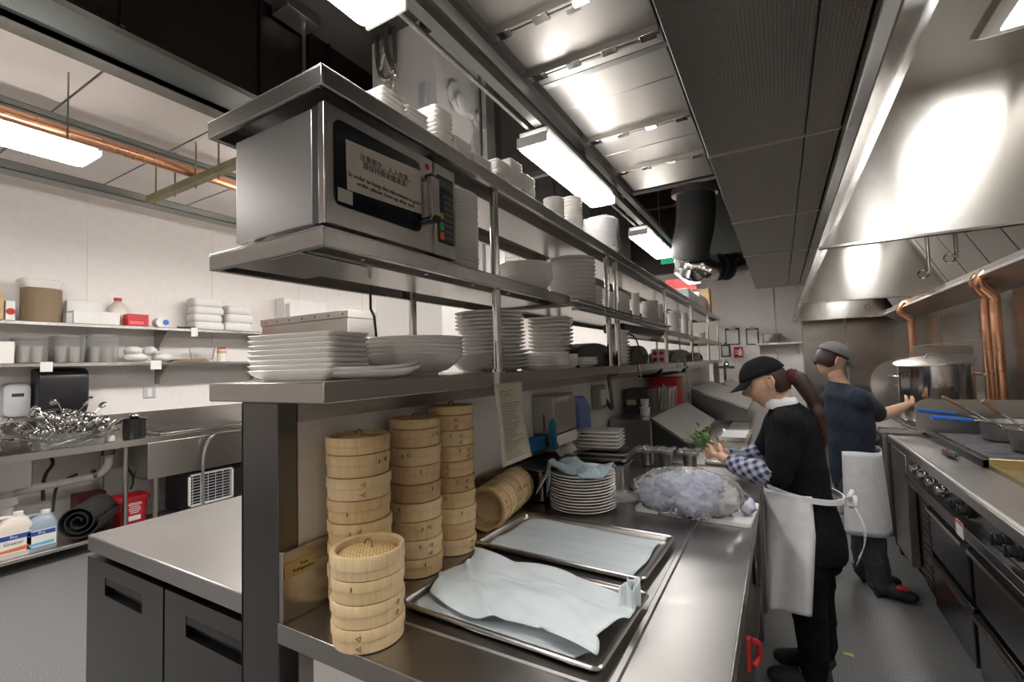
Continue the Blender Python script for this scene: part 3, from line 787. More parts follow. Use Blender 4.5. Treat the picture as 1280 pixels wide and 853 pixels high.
# lower second duct with the glossy side, to the left of the first
sx = -2.12
s0 = ux(622,60,sx); s1 = ux(728,190,sx); s2 = ux(730,120,sx)
print('side duct', s0, s1, s2, ux(640,150,sx))
t = MB()
sd = thing('side_duct','glossy galvanised duct running behind the white column, beside the lamp rail','duct',(sx-.3,4,2.9))
for k,(a,b) in enumerate(((3.56,4.75),(4.75,5.95),(5.95,7.1),(7.1,7.8))):
    t = MB(); t.box(sx-.7,sx,a+.004,b-.004,3.18,4.2); part('duct_section', t, GALV, sd, .004)
    t = MB(); t.box(sx-.02,sx+.015,b-.015,b+.015,3.18,4.2); part('seam_strip', t, GALVD, sd)
# vertical black channel beside the column
c0 = ux(615,150,-1.62)
def post(label, px, py, X, w, m=GALVD, z1=ZC, z0=2.3):
    c = ux(px,py,X)
    t = MB(); t.box(X-w/2,X+w/2,c.y-w/2,c.y-w/2+.004,z0,z1); t.box(X-w/2,X-w/2+.004,c.y-w/2,c.y+w/2,z0,z1); t.box(X+w/2-.004,X+w/2,c.y-w/2,c.y+w/2,z0,z1)
    return single('strut_post', t, m, label, 'strut', 'struts hanging from the ceiling')
c = ux(617,150,-2.0)
t = MB(); t.box(-2.04,-1.96,c.y-.05,c.y+.05,TZ+.02,ZC-.001); t.box(-2.11,-2.09,c.y-.06,c.y-.04,TZ,ZC-.001)
single('ceiling_strut', t, GALVD, 'dark vertical steel channel beside the white column', 'strut')
# dark beam along the duct edge and vertical rods
e0 = uz(622,40,DZ-.06)
t = MB(); t.box(dx0-.06,dx0-.012,-1.5,7.8,DZ-.07,DZ-.032); 
single('edge_beam', t, GALVD, 'dark strut rail running along the left edge of the big duct', 'rail')
for i,(px,py,X) in enumerate(((727,190,-1.095),(767,230,-1.095),(907/1.0-180+125,240,-1.095))):
    if i==2: continue
    c = ux(px,py,X)
    t = MB(); t.box(X-.02,X+.02,c.y-.02,c.y+.02,2.84,ZC-.001)
    single('strut_post', t, GALVD, ('vertical strut carrying the lamp rail above the second lamp','vertical strut carrying the lamp rail just past the second lamp')[i], 'strut')
c = ux(727,190,-1.095)
b = ux(655,155,-1.095)
t = MB(); t.box(-1.9,dx0-.065,c.y-.02,c.y+.02,2.86,2.90) if False else t.box(-2.11,-1.117,c.y-.02,c.y+.02,2.86,2.90)
single('cross_strut', t, GALVD, 'horizontal strut joining the lamp rail to the side duct', 'strut')
# high cross beams in the dark middle
for i,(px,py) in enumerate(((800,238),(800,262))):
    y = uz(px,py,3.9).y
    t = MB(); t.box(-2.1,.2,y-.06,y+.06,3.86,3.875); t.box(-2.1,.2,y-.006,y+.006,3.875,ZC-.016); t.box(-2.1,.2,y-.06,y+.06,ZC-.016,ZC-.001)
    single('ceiling_joist', t, (GALVD,BLACKSTEEL)[i], ('nearer','farther')[i]+' dark steel I-beam crossing under the dark ceiling behind the lamps', 'beam')
# open web joist braces
t = MB(); 
def rod(p, q, r=.008, m=None): t.cyl(p,q,r,n=6)
P0 = ud(745,222,6.0); P1 = ud(790,212,6.2); P2 = ud(803,232,6.2); P3 = ud(763,240,6.0); P4 = ud(818,222,6.4)
for a,b in ((P0,P1),(P1,P2),(P0,P3),(P2,P4)): rod(a,b)
t.cyl(P1,(P1.x,P1.y,ZC-.001),.008,n=6)
single('web_bracing', t, GALV, 'thin pale rods bracing the dark roof space beside the big duct', 'bracing')
for i,(px,D) in enumerate(((823,5.6),(844,5.9))):
    a = ud(px,250,D); b = ud(px,318,D)
    single('hanging_wire', MB().cyl((a.x,a.y,b.z),(a.x,a.y,ZC-.001),.004,n=6), GALV, ('left','right')[i]+' thin wire hanging from the dark ceiling to the green sign', 'wire')
# green and red signs
for nm,(px,py,D),(wx,wz),m,l in (('green_sign',(837,321,5.9),(.22,.17),GREENL,'small green sign hanging beyond the third lamp'),('red_sign',(851,356,7.6),(.48,.20),REDW,'translucent red sign behind the fourth lamp')):
    c = ud(px,py,D)
    t = MB(); t.box(c.x-wx/2,c.x+wx/2,c.y-.01,c.y+.01,c.z-wz/2,c.z+wz/2)
    single(nm, t, m, l, 'sign', bevel=.003)
c = ud(851,356,7.6)
for dx_,w_ in ((-.18,'left'),(.18,'right')):
    single('hanging_wire', MB().cyl((c.x+dx_,c.y,c.z+.1),(c.x+dx_,c.y,ZC-.001),.004,n=6), GALV, w_+' thin wire holding the red sign', 'wire')
# flexible duct: black hose dropping from the duct, silver elbow into the wall duct
A = uz(868,243,DZ); D0 = proj(A)[2]
print('flex', A, D0, ux(868,243,-.68), ud(868,320,4.6))
D0 = 5.0
fd = thing('flexible_duct','black and silver flexible duct bending down from the end of the big duct','duct',(A.x,A.y,2.5))
pts = [ud(868,236,D0),ud(870,255,D0),ud(869,280,D0),ud(864,305,D0),ud(862,322,D0+.05)]
def smooth(pts, n=6):
    out=[]; p=[pts[0]]+pts+[pts[-1]]
    for i in range(1,len(p)-2):
        for k in range(n):
            t_=k/n; out.append(.5*((2*p[i])+(-p[i-1]+p[i+1])*t_+(2*p[i-1]-5*p[i]+4*p[i+1]-p[i+2])*t_*t_+(-p[i-1]+3*p[i]-3*p[i+1]+p[i+2])*t_**3))
    out.append(p[-2]); return out
pts = smooth([Vector(q) for q in pts],10)
t = MB(); t.tube(pts,[.19+.010*(k%2) for k in range(len(pts))],20); part('black_sleeve', t, RUBBER, fd, angle=80)
pts = smooth([ud(861,305,D0+.05),ud(862,330,D0+.1),ud(875,335,D0+.15),ux(902,334,-.60),ux(924,330,-.44)],10)
t = MB(); t.tube(pts,[.150+.010*(k%2) for k in range(len(pts))],20); part('silver_hose', t, POLISH, fd, angle=80)
t = MB(); t.cyl(ud(868,237,D0),ud(868,244,D0),.235,n=28); part('collar', t, STEEL, fd)
for px in (897,907):
    t = MB(); a = ux(px,334,-.60+(px-897)*.008); t.cyl(a,a+Vector((.022,.022,0)),.162,n=24); part('strap', t, RUBBER, fd)
# drop box from duct behind the hose
a = uz(905,250,DZ)
t = MB(); c = ud(905,300,D0+.8); t.box(c.x-.25,-.27,c.y+.4,c.y+.9,c.z-.1,ZC-.002)
single('drop_duct', t, GALVD, 'dull galvanised drop duct behind the black flexible hose', 'duct', bevel=.004)
# black bulkhead face & tank boxes above left
bx = XD
a = ux(380,-5,bx+.12)
p0 = ux(340,10,bx+.03); p1 = ux(380,45,bx+.03)
eb = thing('electrical_box','grey electrical box on the black bulkhead with a flexible conduit below','electrical box',(bx+.1,p0.y,p1.z))
t = MB(); t.box(bx+.022,bx+.22,p0.y,p0.y+.28,p1.z,p1.z+.5); part('box', t, GALV, eb, .004)
t = MB(); zt_ = p1.z
t.tube([(bx+.15,p0.y+.18,zt_-.02*k) for k in range(0,22)],[.014+.003*(k%2) for k in range(22)],10); part('conduit', t, STEEL, eb)
# flexible metal conduits in front of the column
cg = pc.y-.03
def cpt(px,py): return uy(px,py,cg)
loops = [[(481,20),(474,45),(475,80),(481,100),(490,98),(496,75),(494,28)],[(487,25),(486,60),(484,80),(483,92)],[(491,28),(493,70),(501,95),(500,110),(497,125)]]
for i,l in enumerate(loops):
    pts = smooth([cpt(*p)-Vector((0,.02+.03*i,0)) for p in l],14)
    single('metal_conduit', MB().tube(pts,[.017+.005*(k%2) for k in range(len(pts))],8), STEEL, ('outermost','shortest','rightmost')[i]+' loop of flexible metal conduit hanging against the white column', 'cable', 'conduit loops')
c = cpt(529,118)
t = MB(); t.box(c.x-.035,c.x+.035,pc.y-.05,pc.y-.001,c.z-.09,c.z+.09); t.cyl((c.x,pc.y-.03,c.z-.12),(c.x,pc.y-.03,c.z-.09),.03,n=12)
single('wall_sensor', t, PLASTG, 'small pale sensor box on the near face of the white column', 'sensor', bevel=.005)
c = cpt(533,33)
t = MB(); t.box(c.x-.05,c.x+.05,pc.y-.06,pc.y-.001,c.z-.04,c.z+.04); single('junction_box', t, BLACKP, 'little black box high on the near face of the white column', 'electrical box', bevel=.005)
# emergency light on the +X face of the column
ex = -2.2
e = thing('emergency_light','white emergency light with two round lamp heads on the column','emergency light',(ex,ux(592,130,ex).y,ux(592,130,ex).z))
c = ux(592,133,ex+.05); 
tl = (ux(575,115,ex+.05)-ux(612,150,ex+.05))
M = Matrix.Rotation(0,3,'X')
t = MB(); t.loft([[Vector((ex+.003+dx, v.x, v.y)) for v in rrect(c.y,c.z,.62*s_,.20*s_,.095*s_,0,8)] for dx,s_ in ((0,.98),(.035,1),(.05,.92))]); part('body', t, PLASTW, e)
for px,py,r in ((581,128,.085),(605,150,.075)):
    h = ux(px,py,ex+.10)
    t = MB(); t.cyl((ex+.045,h.y,h.z),(ex+.085,h.y-.01,h.z),r,r*.96,n=24); t.ball((ex+.085,h.y-.01,h.z),r*.92,16,8,(.22,1,1)); t.tube([(ex+.088,h.y-.01+r*.75*math.cos(q*PI/10),h.z+r*.75*math.sin(q*PI/10)) for q in range(20)],.005,6,closed=True); hd_ = part('lamp_head', t, PLASTW, e)
h = ux(601,133,ex+.08); t = MB(); t.cyl((ex+.07,h.y,h.z),(ex+.083,h.y,h.z),.008,n=10); part('indicator', t, REDW, e)
# copper pipes on the right wall
QZ_ = .979
def cpipe(label, pts, r):
    return single('copper_pipe', MB().tube(smooth(pts,6), r, 12), COPPER, label, 'pipe', 'copper gas pipes')
for i,(pa,pb,pc_,pd,pe,X) in enumerate((((1245,499),(1231,372),(1217,352),(1236,338),(1262,350),1.50),((1255,499),(1243,372),(1224,352),(1245,334),(1278,352),1.50),((1143,435),(1139,400),(1125,390),(1133,378),(1160,388),1.50))):
    a = ux(*pa,X); b = ux(*pb,X); c = uy(*pc_,b.y-.02); d = uy(*pd,b.y+.0); f_ = uy(*pe,b.y+.02)
    z0_ = QZ_+.03
    f_.x = 1.575
    c.x = min(c.x,1.5); d.x=min(d.x,1.56)
    pts = [Vector((b.x,b.y,z0_)),Vector((b.x,b.y,b.z-.1)),Vector((b.x,b.y,b.z)),c,d,f_]
    print('cp',i,[tuple(round(v,2) for v in q) for q in pts])
    cpipe(('left of the two copper gas pipes by the stock pot','right of the two copper gas pipes by the stock pot','far copper gas pipe beyond the stock pot')[i], pts, .035 if i<2 else .04)
# ================================================================ CROCKERY
def m_round(r, h, n=32, deep=.0):
    # coupe plate: rim radius r, height h, foot ring
    t = MB(); f = .58*r
    t.lathe((0,0,0), [(0,.002+deep*0),(f*.9,.002),(f*.93,0),(f,0),(f*1.03,.003),(r*.86,h*.5),(r*.985,h*.86),(r,h*.95),(r*.992,h),(r*.97,h*.98),(r*.84,h*.66),(f*1.0,.007),(0,.006)], n)
    return t.mesh('round_plate', CERAM, 50)
def m_bowl(r, h, n=32, foot=.42):
    t = MB(); f = foot*r
    t.lathe((0,0,0), [(0,.003),(f*.92,.003),(f*.94,0),(f,0),(f*1.02,.006),(r*.66,h*.22),(r*.88,h*.60),(r*.98,h*.93),(r,h*.97),(r*.985,h),(r*.955,h*.97),(r*.86,h*.64),(r*.64,h*.29),(f,.012),(0,.011)], n)
    return t.mesh('bowl', CERAM, 50)
def m_rect(w, d, h, r=.02, base=.66, name='square_plate'):
    t = MB()
    R = [(base*.96,base*.96,.0025),(base,base,0),(base*1.02,base*1.02,.002),(.93,.93,h*.55),(.985,.985,h*.85),(1,1,h*.95),(.99,.99,h),(.97,.97,h*.97),(.9,.9,h*.6),(base,base,.006)]
    t.loft([rrect(0,0,w*a,d*b,max(.004,r*a),z,4) for a,b,z in R])
    return t.mesh(name, CERAM, 50)
def m_wavy(w, d, h):
    t = MB()
    def ring(s_, z, wav):
        out = []
        for k in range(40):
            a = 2*PI*k/40; x = math.copysign(abs(math.cos(a))**.6, math.cos(a))*w/2*s_; y = math.copysign(abs(math.sin(a))**.6, math.sin(a))*d/2*s_
            out.append(Vector((x, y, z+wav*(.5+.5*math.cos(2*a))*1.0)))
        return out
    t.loft([ring(.5,.0,0),(ring(.75,h*.35,.0)),ring(.97,h*.8,.008),ring(1,h,.010),ring(.96,h*.98,.008),ring(.75,h*.5,0),ring(.5,.006,0)])
    return t.mesh('oval_plate', CERAM, 50)
def m_cup(r, h):
    t = MB(); t.lathe((0,0,0),[(0,.004),(r*.55,.004),(r*.57,0),(r*.64,0),(r*.80,h*.3),(r*.96,h*.8),(r,h),(r*.96,h),(r*.92,h*.8),(r*.74,h*.3),(r*.5,.01),(0,.01)],20)
    return t.mesh('cup', CERAM, 50)
ALLSTACK = 0
def stack(kind, me, cx, cy, z, n, pitch, what, where, group, rz=0, jit=.0012, rzj=.04, m=None, cat='plate'):
    global ALLSTACK
    first = None
    for k in range(n):
        i = n-1-k
        lab = '%s, %s, %s' % (what, ordtop(i,n), where)
        if len(lab.split()) > 16: print('LONG', lab)
        if first is None: o = bpy.data.objects.new(kind, me)
        else: o = first.copy()
        COL.objects.link(o); first = first or o
        o.location = (cx+random.uniform(-jit,jit), cy+random.uniform(-jit,jit), z+.0006+k*pitch); o.rotation_euler = (0,0,rz+random.uniform(-rzj,rzj))
        o['label'] = lab; o['category'] = cat; o['group'] = group
        ALLSTACK += 1
    return first
def Yat(px, X, z):
    lo, hi = .3, 12.0
    for _ in range(50):
        m_ = (lo+hi)/2
        if proj((X,m_,z))[0] < px: lo = m_
        else: hi = m_
    return m_
def Zat(py, X, Y):
    lo, hi = .5, 3.2
    for _ in range(50):
        m_ = (lo+hi)/2
        if proj((X,Y,m_))[1] > py: lo = m_
        else: hi = m_
    return m_
GT, GM, GP = 'plates stacked on the top shelf', 'plates stacked on the middle shelf', 'plates stacked on the pass shelf'
FX = -.955
# top shelf: corner px, right px, corner top py, count
for i,(c,r,y,n,where) in enumerate(((478,508,105.4,6,'stack nearest above the microwave'),(510.5,538,130,6,'second stack above the microwave'),
    (545.7,568.5,129,10,'tall third stack on top shelf'),(569,592,168,7,'fourth stack on top shelf'),(594,617,190,6,'fifth stack, by the column strut'),
    (623,640,197,8,'sixth stack on top shelf'),(639.5,655.5,197,10,'seventh stack, beside the second lamp'),(656,671,216,9,'last square stack on top shelf'))):
    y0 = Yat(c,FX,TZ+.05); y1 = Yat(r,FX,TZ+.05); zt = Zat(y,FX,y0)
    h = zt-TZ; w = y1-y0; h = min(max(h,.03),.2)
    dp = (.155 if i!=2 else .16)
    me = m_rect(dp, w*.98, .021, .012)
    print('top', i, round(y0,2), round(w,3), round(h,3))
    stack('square_plate', me, FX-dp/2, (y0+y1)/2, TZ, n, (h-.020)/(n-1), 'white square dish', where, GT, rzj=.015)
def rnd(l, r, ytop, n, X, z, kind, what, where, group, rim=.95, hh=.022, foot=.42, cat='plate', fromtop=False, jit=.0015, zt=None):
    # round stack between pixels l and r whose front sits at plane X
    c = (l+r)/2; rad = .1
    for _ in range(8):
        Y = Yat(c, X-rad, z+.06); D = proj((X-rad,Y,z+.06))[2]; rad = (r-l)/2*D/FPX*.985
    cx = X-rad; zt = Zat(ytop, cx, Y) if zt is None else zt
    h = zt-z
    print(where, 'r', round(rad,3), 'Y', round(Y,2), 'h', round(h,3))
    return cx, Y, rad, h
FXP = -.93
cx,Y,r,h = rnd(679,706,250,7,-.94,TZ,'bowl','','top round a','')
stack('bowl', m_bowl(r,.05,24), cx, Y, TZ, 7, max(.012,(h-.05)/6), 'white round bowl', 'left of the plates under the lamp', GT, cat='bowl')
cx,Y,r,h = rnd(703,729,250,11,-.94,TZ,'round_plate','','top round b','')
stack('round_plate', m_round(r,.022,24), cx, Y, TZ, 11, (h-.02)/10, 'white round plate', 'top shelf, under the second lamp', GT)
cx,Y,r,h = rnd(731,773,278,7,-.94,TZ,'bowl','','top round c','')
stack('bowl', m_bowl(r,.07,28), cx, Y, TZ, 7, max(.014,(h-.07)/6), 'large white bowl', 'under torn plastic wrap, top shelf', GT, cat='bowl')
t = MB(); rr = r*1.03; zz_ = TZ+h+.004
t.lathe((cx,Y,0),[(rr*.8,zz_+.012),(rr*1.04,zz_+.008),(rr*1.07,zz_-.05),(rr*1.06,TZ+.07)],28)
for v in t.bm.verts:
    if v.co.x < cx-.02 or v.co.y < Y-rr*.4: pass
    v.co += Vector((random.uniform(-.006,.006),random.uniform(-.006,.006),random.uniform(-.01,.004)))
single('plastic_wrap', t, FILM, 'crumpled clear plastic wrap hanging over the large bowls on the top shelf', 'plastic wrap', solid=.0006)
# far end of the top shelf: wrapped boxes and a cardboard carton
for i,(l,r_,yt,m_,lab) in enumerate(((862,874,360,PLASTG,'grey wrapped bundle on the far end of the top shelf'),(874,884,365,PLASTW,'pale bundle between the grey bundle and the carton on the top shelf'))):
    y0 = Yat(l,-.98,TZ+.05); y1 = Yat(r_,-.98,TZ+.05); zt = Zat(yt,-.98,y0)
    t = MB(); t.box(-1.25,-.98,y0,y1-.02,TZ+.001,min(zt,TZ+.3)); single('bundle', t, m_, lab, 'bundle', bevel=.02)
y0 = max(Yat(884,-.93,TZ+.1), y1+.02)
bx_ = thing('cardboard_box','brown cardboard box on the far end of the top shelf','box',(-1.08,y0+.2,TZ+.001))
zt = Zat(361,-1.0,y0)
t = MB(); t.box(-1.25,-.95,y0,y0+.35,TZ+.001,zt); part('carton', t, CARD, bx_, .003)
t = MB(); t.box(-1.18,-1.02,y0-.001,y0,TZ+.06,TZ+.16); part('print', t, WOOD, bx_)
t = MB(); t.box(-.948,-.94,y0+.02,y0+.14,TZ+.02,zt+.02); part('flap', t, CARD, bx_)
# ---- middle shelf
MS = MZ-.02
cx,Y,r,h = -1.065, 1.385, .122, 0
zt = Zat(243, -.95, 1.40)
print('mid tall', zt)
stack('round_plate', m_round(.122,.022), -1.06, 1.372, MZ, 21, .0137, 'white round plate', 'stack between microwave and first post', GM)
cx,Y,r,h = rnd(623,692,322,6,-.925,MZ,'','','mid bowls','')
stack('bowl', m_bowl(r,.085,36,.40), cx, Y, MZ, 5, .0155, 'wide white bowl', 'middle shelf, right of first post', GM, cat='bowl')
print('mid bowls h', h)
cx,Y,r,h = rnd(684,747,326,13,-.925,MS,'','','mid plates','')
stack('round_plate', m_round(r*.98,.026), cx, Y, MS, 13, (h-.024)/12, 'large white round plate', 'middle shelf, right of wide bowls', GM)
def sq(l, r, yt, n, X, z, what, where, group, dp=.14, kind='square_plate', hmax=.35):
    y0 = Yat(l,X,z+.05); y1 = Yat(r,X,z+.05); zt = Zat(yt,X,y0); h = min(max(zt-z,.03),hmax)
    print(kind, where, 'Y', round(y0,2), 'w', round(y1-y0,3), 'h', round(h,3))
    stack(kind, m_rect(dp,(y1-y0)*.98,min(.024,h*.6),.015), X-dp/2, (y0+y1)/2, z, n, (h-.022)/max(1,n-1) if n>1 else .01, what, where, group, rzj=.02)
    return y0,y1,zt
sq(746.5,756,357,8,-1.0,MS,'white square dish','middle shelf, before the double posts',GM,.12)
Mf = MS
sq(776,789,364,11,-.96,Mf,'white square dish','middle shelf, beyond the double posts',GM,.13)
cx,Y,r,h = rnd(790,800,367,10,-.93,Mf,'','','m2','')
stack('cup', m_cup(r,.05), cx, Y, Mf, 10, (h-.05)/9, 'white cup', 'middle shelf, tall cup stack', 'cups nested on the middle shelf', cat='cup')
cx,Y,r,h = rnd(802,811,388,4,-.91,Mf,'','','m3','')
stack('cup', m_cup(r,.045), cx, Y, Mf, 3, .02, 'small white cup', 'middle shelf, short cup stack', 'cups nested on the middle shelf', cat='cup')
cx,Y,r,h = rnd(803,824,377,9,-1.03,Mf,'','','m4','')
stack('bowl', m_bowl(r,.07,24), cx, Y, Mf, 8, (h-.07)/7, 'white bowl', 'middle shelf, behind the small cups', GM, cat='bowl')
cx,Y,r,h = rnd(823,831,381,9,-.96,Mf,'','','m5','')
stack('cup', m_cup(r,.05), cx, Y, Mf, 8, (h-.05)/7, 'white cup', 'middle shelf, after the bowls', 'cups nested on the middle shelf', cat='cup')
Mf2 = MZ-.05
cx,Y,r,h = rnd(836,852,389,10,-.96,Mf2,'','','m6','')
stack('round_plate', m_round(r,.025,24), cx, Y, Mf2, 10, (h-.025)/9, 'white round plate', 'third bay of the middle shelf', GM)
cx,Y,r,h = rnd(852.5,861,392,9,-.95,Mf2,'','','m7','')
stack('cup', m_cup(r,.06), cx, Y, Mf2, 8, (h-.06)/7, 'white cup', 'middle shelf, third bay, right end', 'cups nested on the middle shelf', cat='cup')
cx,Y,r,h = rnd(869,883,403,5,-.96,Mf2,'','','m8','')
stack('bowl', m_bowl(r*.8,.08,20), cx, Y, Mf2, 3, .02, 'white bowl', 'last bay of the middle shelf', GM, cat='bowl')
# things behind on the middle shelf
y0 = Yat(778,-1.2,MS+.1)
t = MB(); t.box(-1.32,-1.20,y0,y0+1.0,MS+.001,MS+.17); single('storage_tray', t, REDW if 0 else plain_noise('brown_red_plastic',(.16,.05,.035),(.22,.08,.05),.5,4), 'long brown-red tray at the back of the middle shelf behind the cups', 'tray', bevel=.01)
t = MB(); t.box(-1.30,-1.22,y0,y0+.12,MS+.171,MS+.25); single('carton', t, plain_noise('yellow_card',(.45,.38,.05),(.5,.42,.08),.5,4), 'small yellow carton on the brown-red tray', 'box', bevel=.004)
# ---- pass shelf
# A rectangular stack at the near end
meA = m_rect(.325,.165,.030,.022,.72,'rectangular_plate')
stack('rectangular_plate', meA, -1.185, .875, PZ, 8, .0143, 'white rectangular plate', 'near end of the pass shelf', GP, rz=.12, rzj=.008)
meB = m_rect(.17,.17,.028,.03)
stack('square_plate', meB, -1.235, 1.135, PZ, 6, .0145, 'white square dish', 'behind the rectangular plates', GP)
meW = m_wavy(.285,.13,.022)
for k,l in enumerate(('lower of the two white wavy oval plates in front of the rectangular stack','upper of the two white wavy oval plates in front of the rectangular stack')):
    o = bpy.data.objects.new('oval_plate', meW); COL.objects.link(o)
    o.location = (-.995-.004*k, .925, PZ+.001+.011*k); o.rotation_euler = (0,0,.62); o['label'] = l; o['category'] = 'plate'; o['group'] = 'wavy oval plates'
cx,Y,r,h = rnd(458,581,423,5,-.91,PZ,'','','pass bowls','')
stack('bowl', m_bowl(r*1.0,.072,48,.46), cx, Y, PZ, 5, .0135, 'wide white pasta bowl', 'below the microwave\'s black cord', GP, cat='bowl')
cx2,Y2,r2_,h2 = rnd(548,603,443,2,-1.10,PZ,'','','pass bowls2','')
stack('bowl', m_bowl(.10,.058,36,.5), -1.115, 1.62, PZ, 2, .014, 'white bowl', 'tucked behind the pasta bowls', GP, cat='bowl')
cx,Y,r,h = rnd(576,664,452,5,-.925,PZ,'','','C bottom','')
z_ = PZ; zt = Zat(393,cx,Y); p_ = (zt-PZ-.02)/14
print('C', cx,Y,r,zt-PZ)
for k0,n_,rr_,dx in ((0,5,r,0),(5,5,r*.97,-.012),(10,5,r*1.0,-.02)):
    me = m_round(rr_,.022)
    for k in range(n_):
        kk = k0+k; o = bpy.data.objects.new('round_plate', me); COL.objects.link(o); i = 14-kk
        o.location = (cx+dx*.8+random.uniform(-.001,.001), Y+dx, PZ+.0006+kk*p_); o['category'] = 'plate'; o['group'] = GP
        o['label'] = 'white round plate, %s, tallest stack, behind the front post' % ordtop(i,15)
cx,Y,r,h = rnd(654,718,396,14,-.945,PZ,'','','D','')
print('D', cx,Y,r,h)
cx,Y = cx-.03,Y+.10
p_ = (h-.024)/12
stack('square_plate', m_rect(.23,.23,.024,.05,.62), cx, Y, PZ, 13, p_, 'rounded square plate', 'pass shelf, right of tallest stack', GP, rz=.15, rzj=.03)
def ov(l, r, yt, n, X, where, dp=.12):
    y0 = Yat(l,X,PZ+.03); y1 = Yat(r,X,PZ+.03); zt = Zat(yt,X,(y0+y1)/2); h = max(.03,zt-PZ)
    print('ov', where, round(y0,2), round(y1-y0,3), round(h,3))
    stack('oval_dish', m_rect(dp,(y1-y0)*.98,.026,.05,.6,'oval_dish'), X-dp/2, (y0+y1)/2, PZ, n, (h-.024)/max(1,n-1), 'white oval dish', where, GP, rzj=.05)
ov(667,694.5,444,4,-.91,'first in row of small dishes')
ov(696,716,441,6,-.912,'second in row of small dishes')
ov(717,727,443,5,-.93,'third in row of small dishes',.10)
ov(729,751,447,3,-.915,'last in row, before black dome')
print('ALLSTACK', ALLSTACK)
# black domes and devices further along the pass shelf
def dome(l, r, yt, X, label):
    y0 = Yat(l,X,PZ+.04); y1 = Yat(r,X,PZ+.04); c = (y0+y1)/2; R_ = (y1-y0)/2; h = Zat(yt,X,c)-PZ
    h = min(max(h,.06),.24); print('dome', label, round(y0,2), round(R_,2), round(h,2))
    t = MB(); pts = [Vector((X,c+R_*math.cos(a),PZ+.012+(h-.012)*math.sin(a)**.8)) for a in [PI*i/16 for i in range(17)]]+[Vector((X,c-R_,PZ+.001)),Vector((X,c+R_,PZ+.001))]
    t.prism(pts,(-.24,0,0)); d = thing('plate_cover',label,'cover',(X-.12,c,PZ)); part('dome', t, BLACKP, d, .008)
    t = MB(); t.box(X+.001,X+.004,c+R_*.35,c+R_*.75,PZ+.03,PZ+.03+h*.35); part('side_grip', t, RUBBER, d)
dome(717,771,429,-.95,'large black domed cover beside the small oval dishes on the pass shelf')
dome(789,812,432,-.95,'second black domed cover, past the double posts on the pass shelf')
dome(838,866,437,-.95,'third black domed cover, right of the panel with four red buttons')
dome(867,879,441,-.95,'smallest black domed cover near the far end of the pass shelf')
sq(775.5,789,412,10,-.92,PZ,'white square cup','pass shelf, beside the double posts',GP,.09,'square_cup')
y0 = Yat(814,-.93,PZ+.06); y1 = Yat(832,-.93,PZ+.06); zt = Zat(437,-.93,y0)
d = thing('button_panel','white switch panel with four red round buttons on the pass shelf','switch panel',(-.95,y0,PZ))
xa_ = uy(814,445,y0).x; xb_ = uy(832,445,y0).x
t = MB(); t.box(xa_,xb_,y0,y0+.10,PZ+.001,zt); part('box', t, PLASTW, d, .003)
for i in range(2):
    for j in range(2):
        xx_ = xa_+(xb_-xa_)*(.27+.46*i); zz_ = PZ+(zt-PZ)*(.27+.44*j)
        t = MB(); t.cyl((xx_,y0-.008,zz_),(xx_,y0,zz_),(xb_-xa_)*.16,n=16); part('button', t, RED, d)
# heat lamp hung under the middle shelf
y0 = Yat(776,-.95,1.75); y1 = Yat(826,-.95,1.75)
d = thing('heat_lamp','long black heat lamp with an orange end hung under the middle shelf','heat lamp',(-.98,y0,1.74))
t = MB(); t.box(-1.10,-.94,y0+.06,y1,1.735,1.80); part('housing', t, BLACKP, d, .012)
t = MB(); t.cyl((-.99,y0,1.765),(-.99,y0+.07,1.765),.022,n=14); part('end_knob', t, plain_noise('orange_plastic',(.55,.12,.03),(.65,.16,.05),.4,5), d, label='orange end knob')
t = MB(); 
for y in (y0+.2,y1-.2): t.box(-1.03,-1.01,y,y+.02,1.80,MS-.03)
part('bracket', t, STEEL, d)
t = MB(); t.tube(smooth([Vector((-.96,y0+.15,1.735)),Vector((-.92,y0+.25,1.70)),Vector((-.925,y0+.4,1.60)),Vector((-.91,y0+.5,PZ+.02))],6),.006,6); part('cord', t, BLACKP, d)
# paper slips hanging on the front edge
for i,(px,py0,py1,w) in enumerate(((799,456,472,.035),(848,450,470,.06),(857,449,485,.07),(873.5,418,448,.05))):
    X = -.8905 if i<3 else -.862
    Y = Yat(px,X,1.48); z1 = Zat(py1,X,Y); z0 = Zat(py0,X,Y)
    t = MB(); t.sheet([(X,Y-w/2,z0),(X,Y+w/2,z0),(X+.01,Y+w/2+.01,z1),(X+.01,Y-w/2+.01,z1)],.0008,(1,0,0))
    single('paper_slip', t, PAPERY, ('smallest yellowed paper slip taped to the pass shelf edge','yellowed paper slip taped to the pass shelf edge, left of the long one','longest yellowed paper slip hanging from the pass shelf edge','narrow pale paper strip hanging from the middle shelf at the far posts')[i], 'paper')
# ================================================================ ON THE PREP COUNTER
CZ = CT+.0015
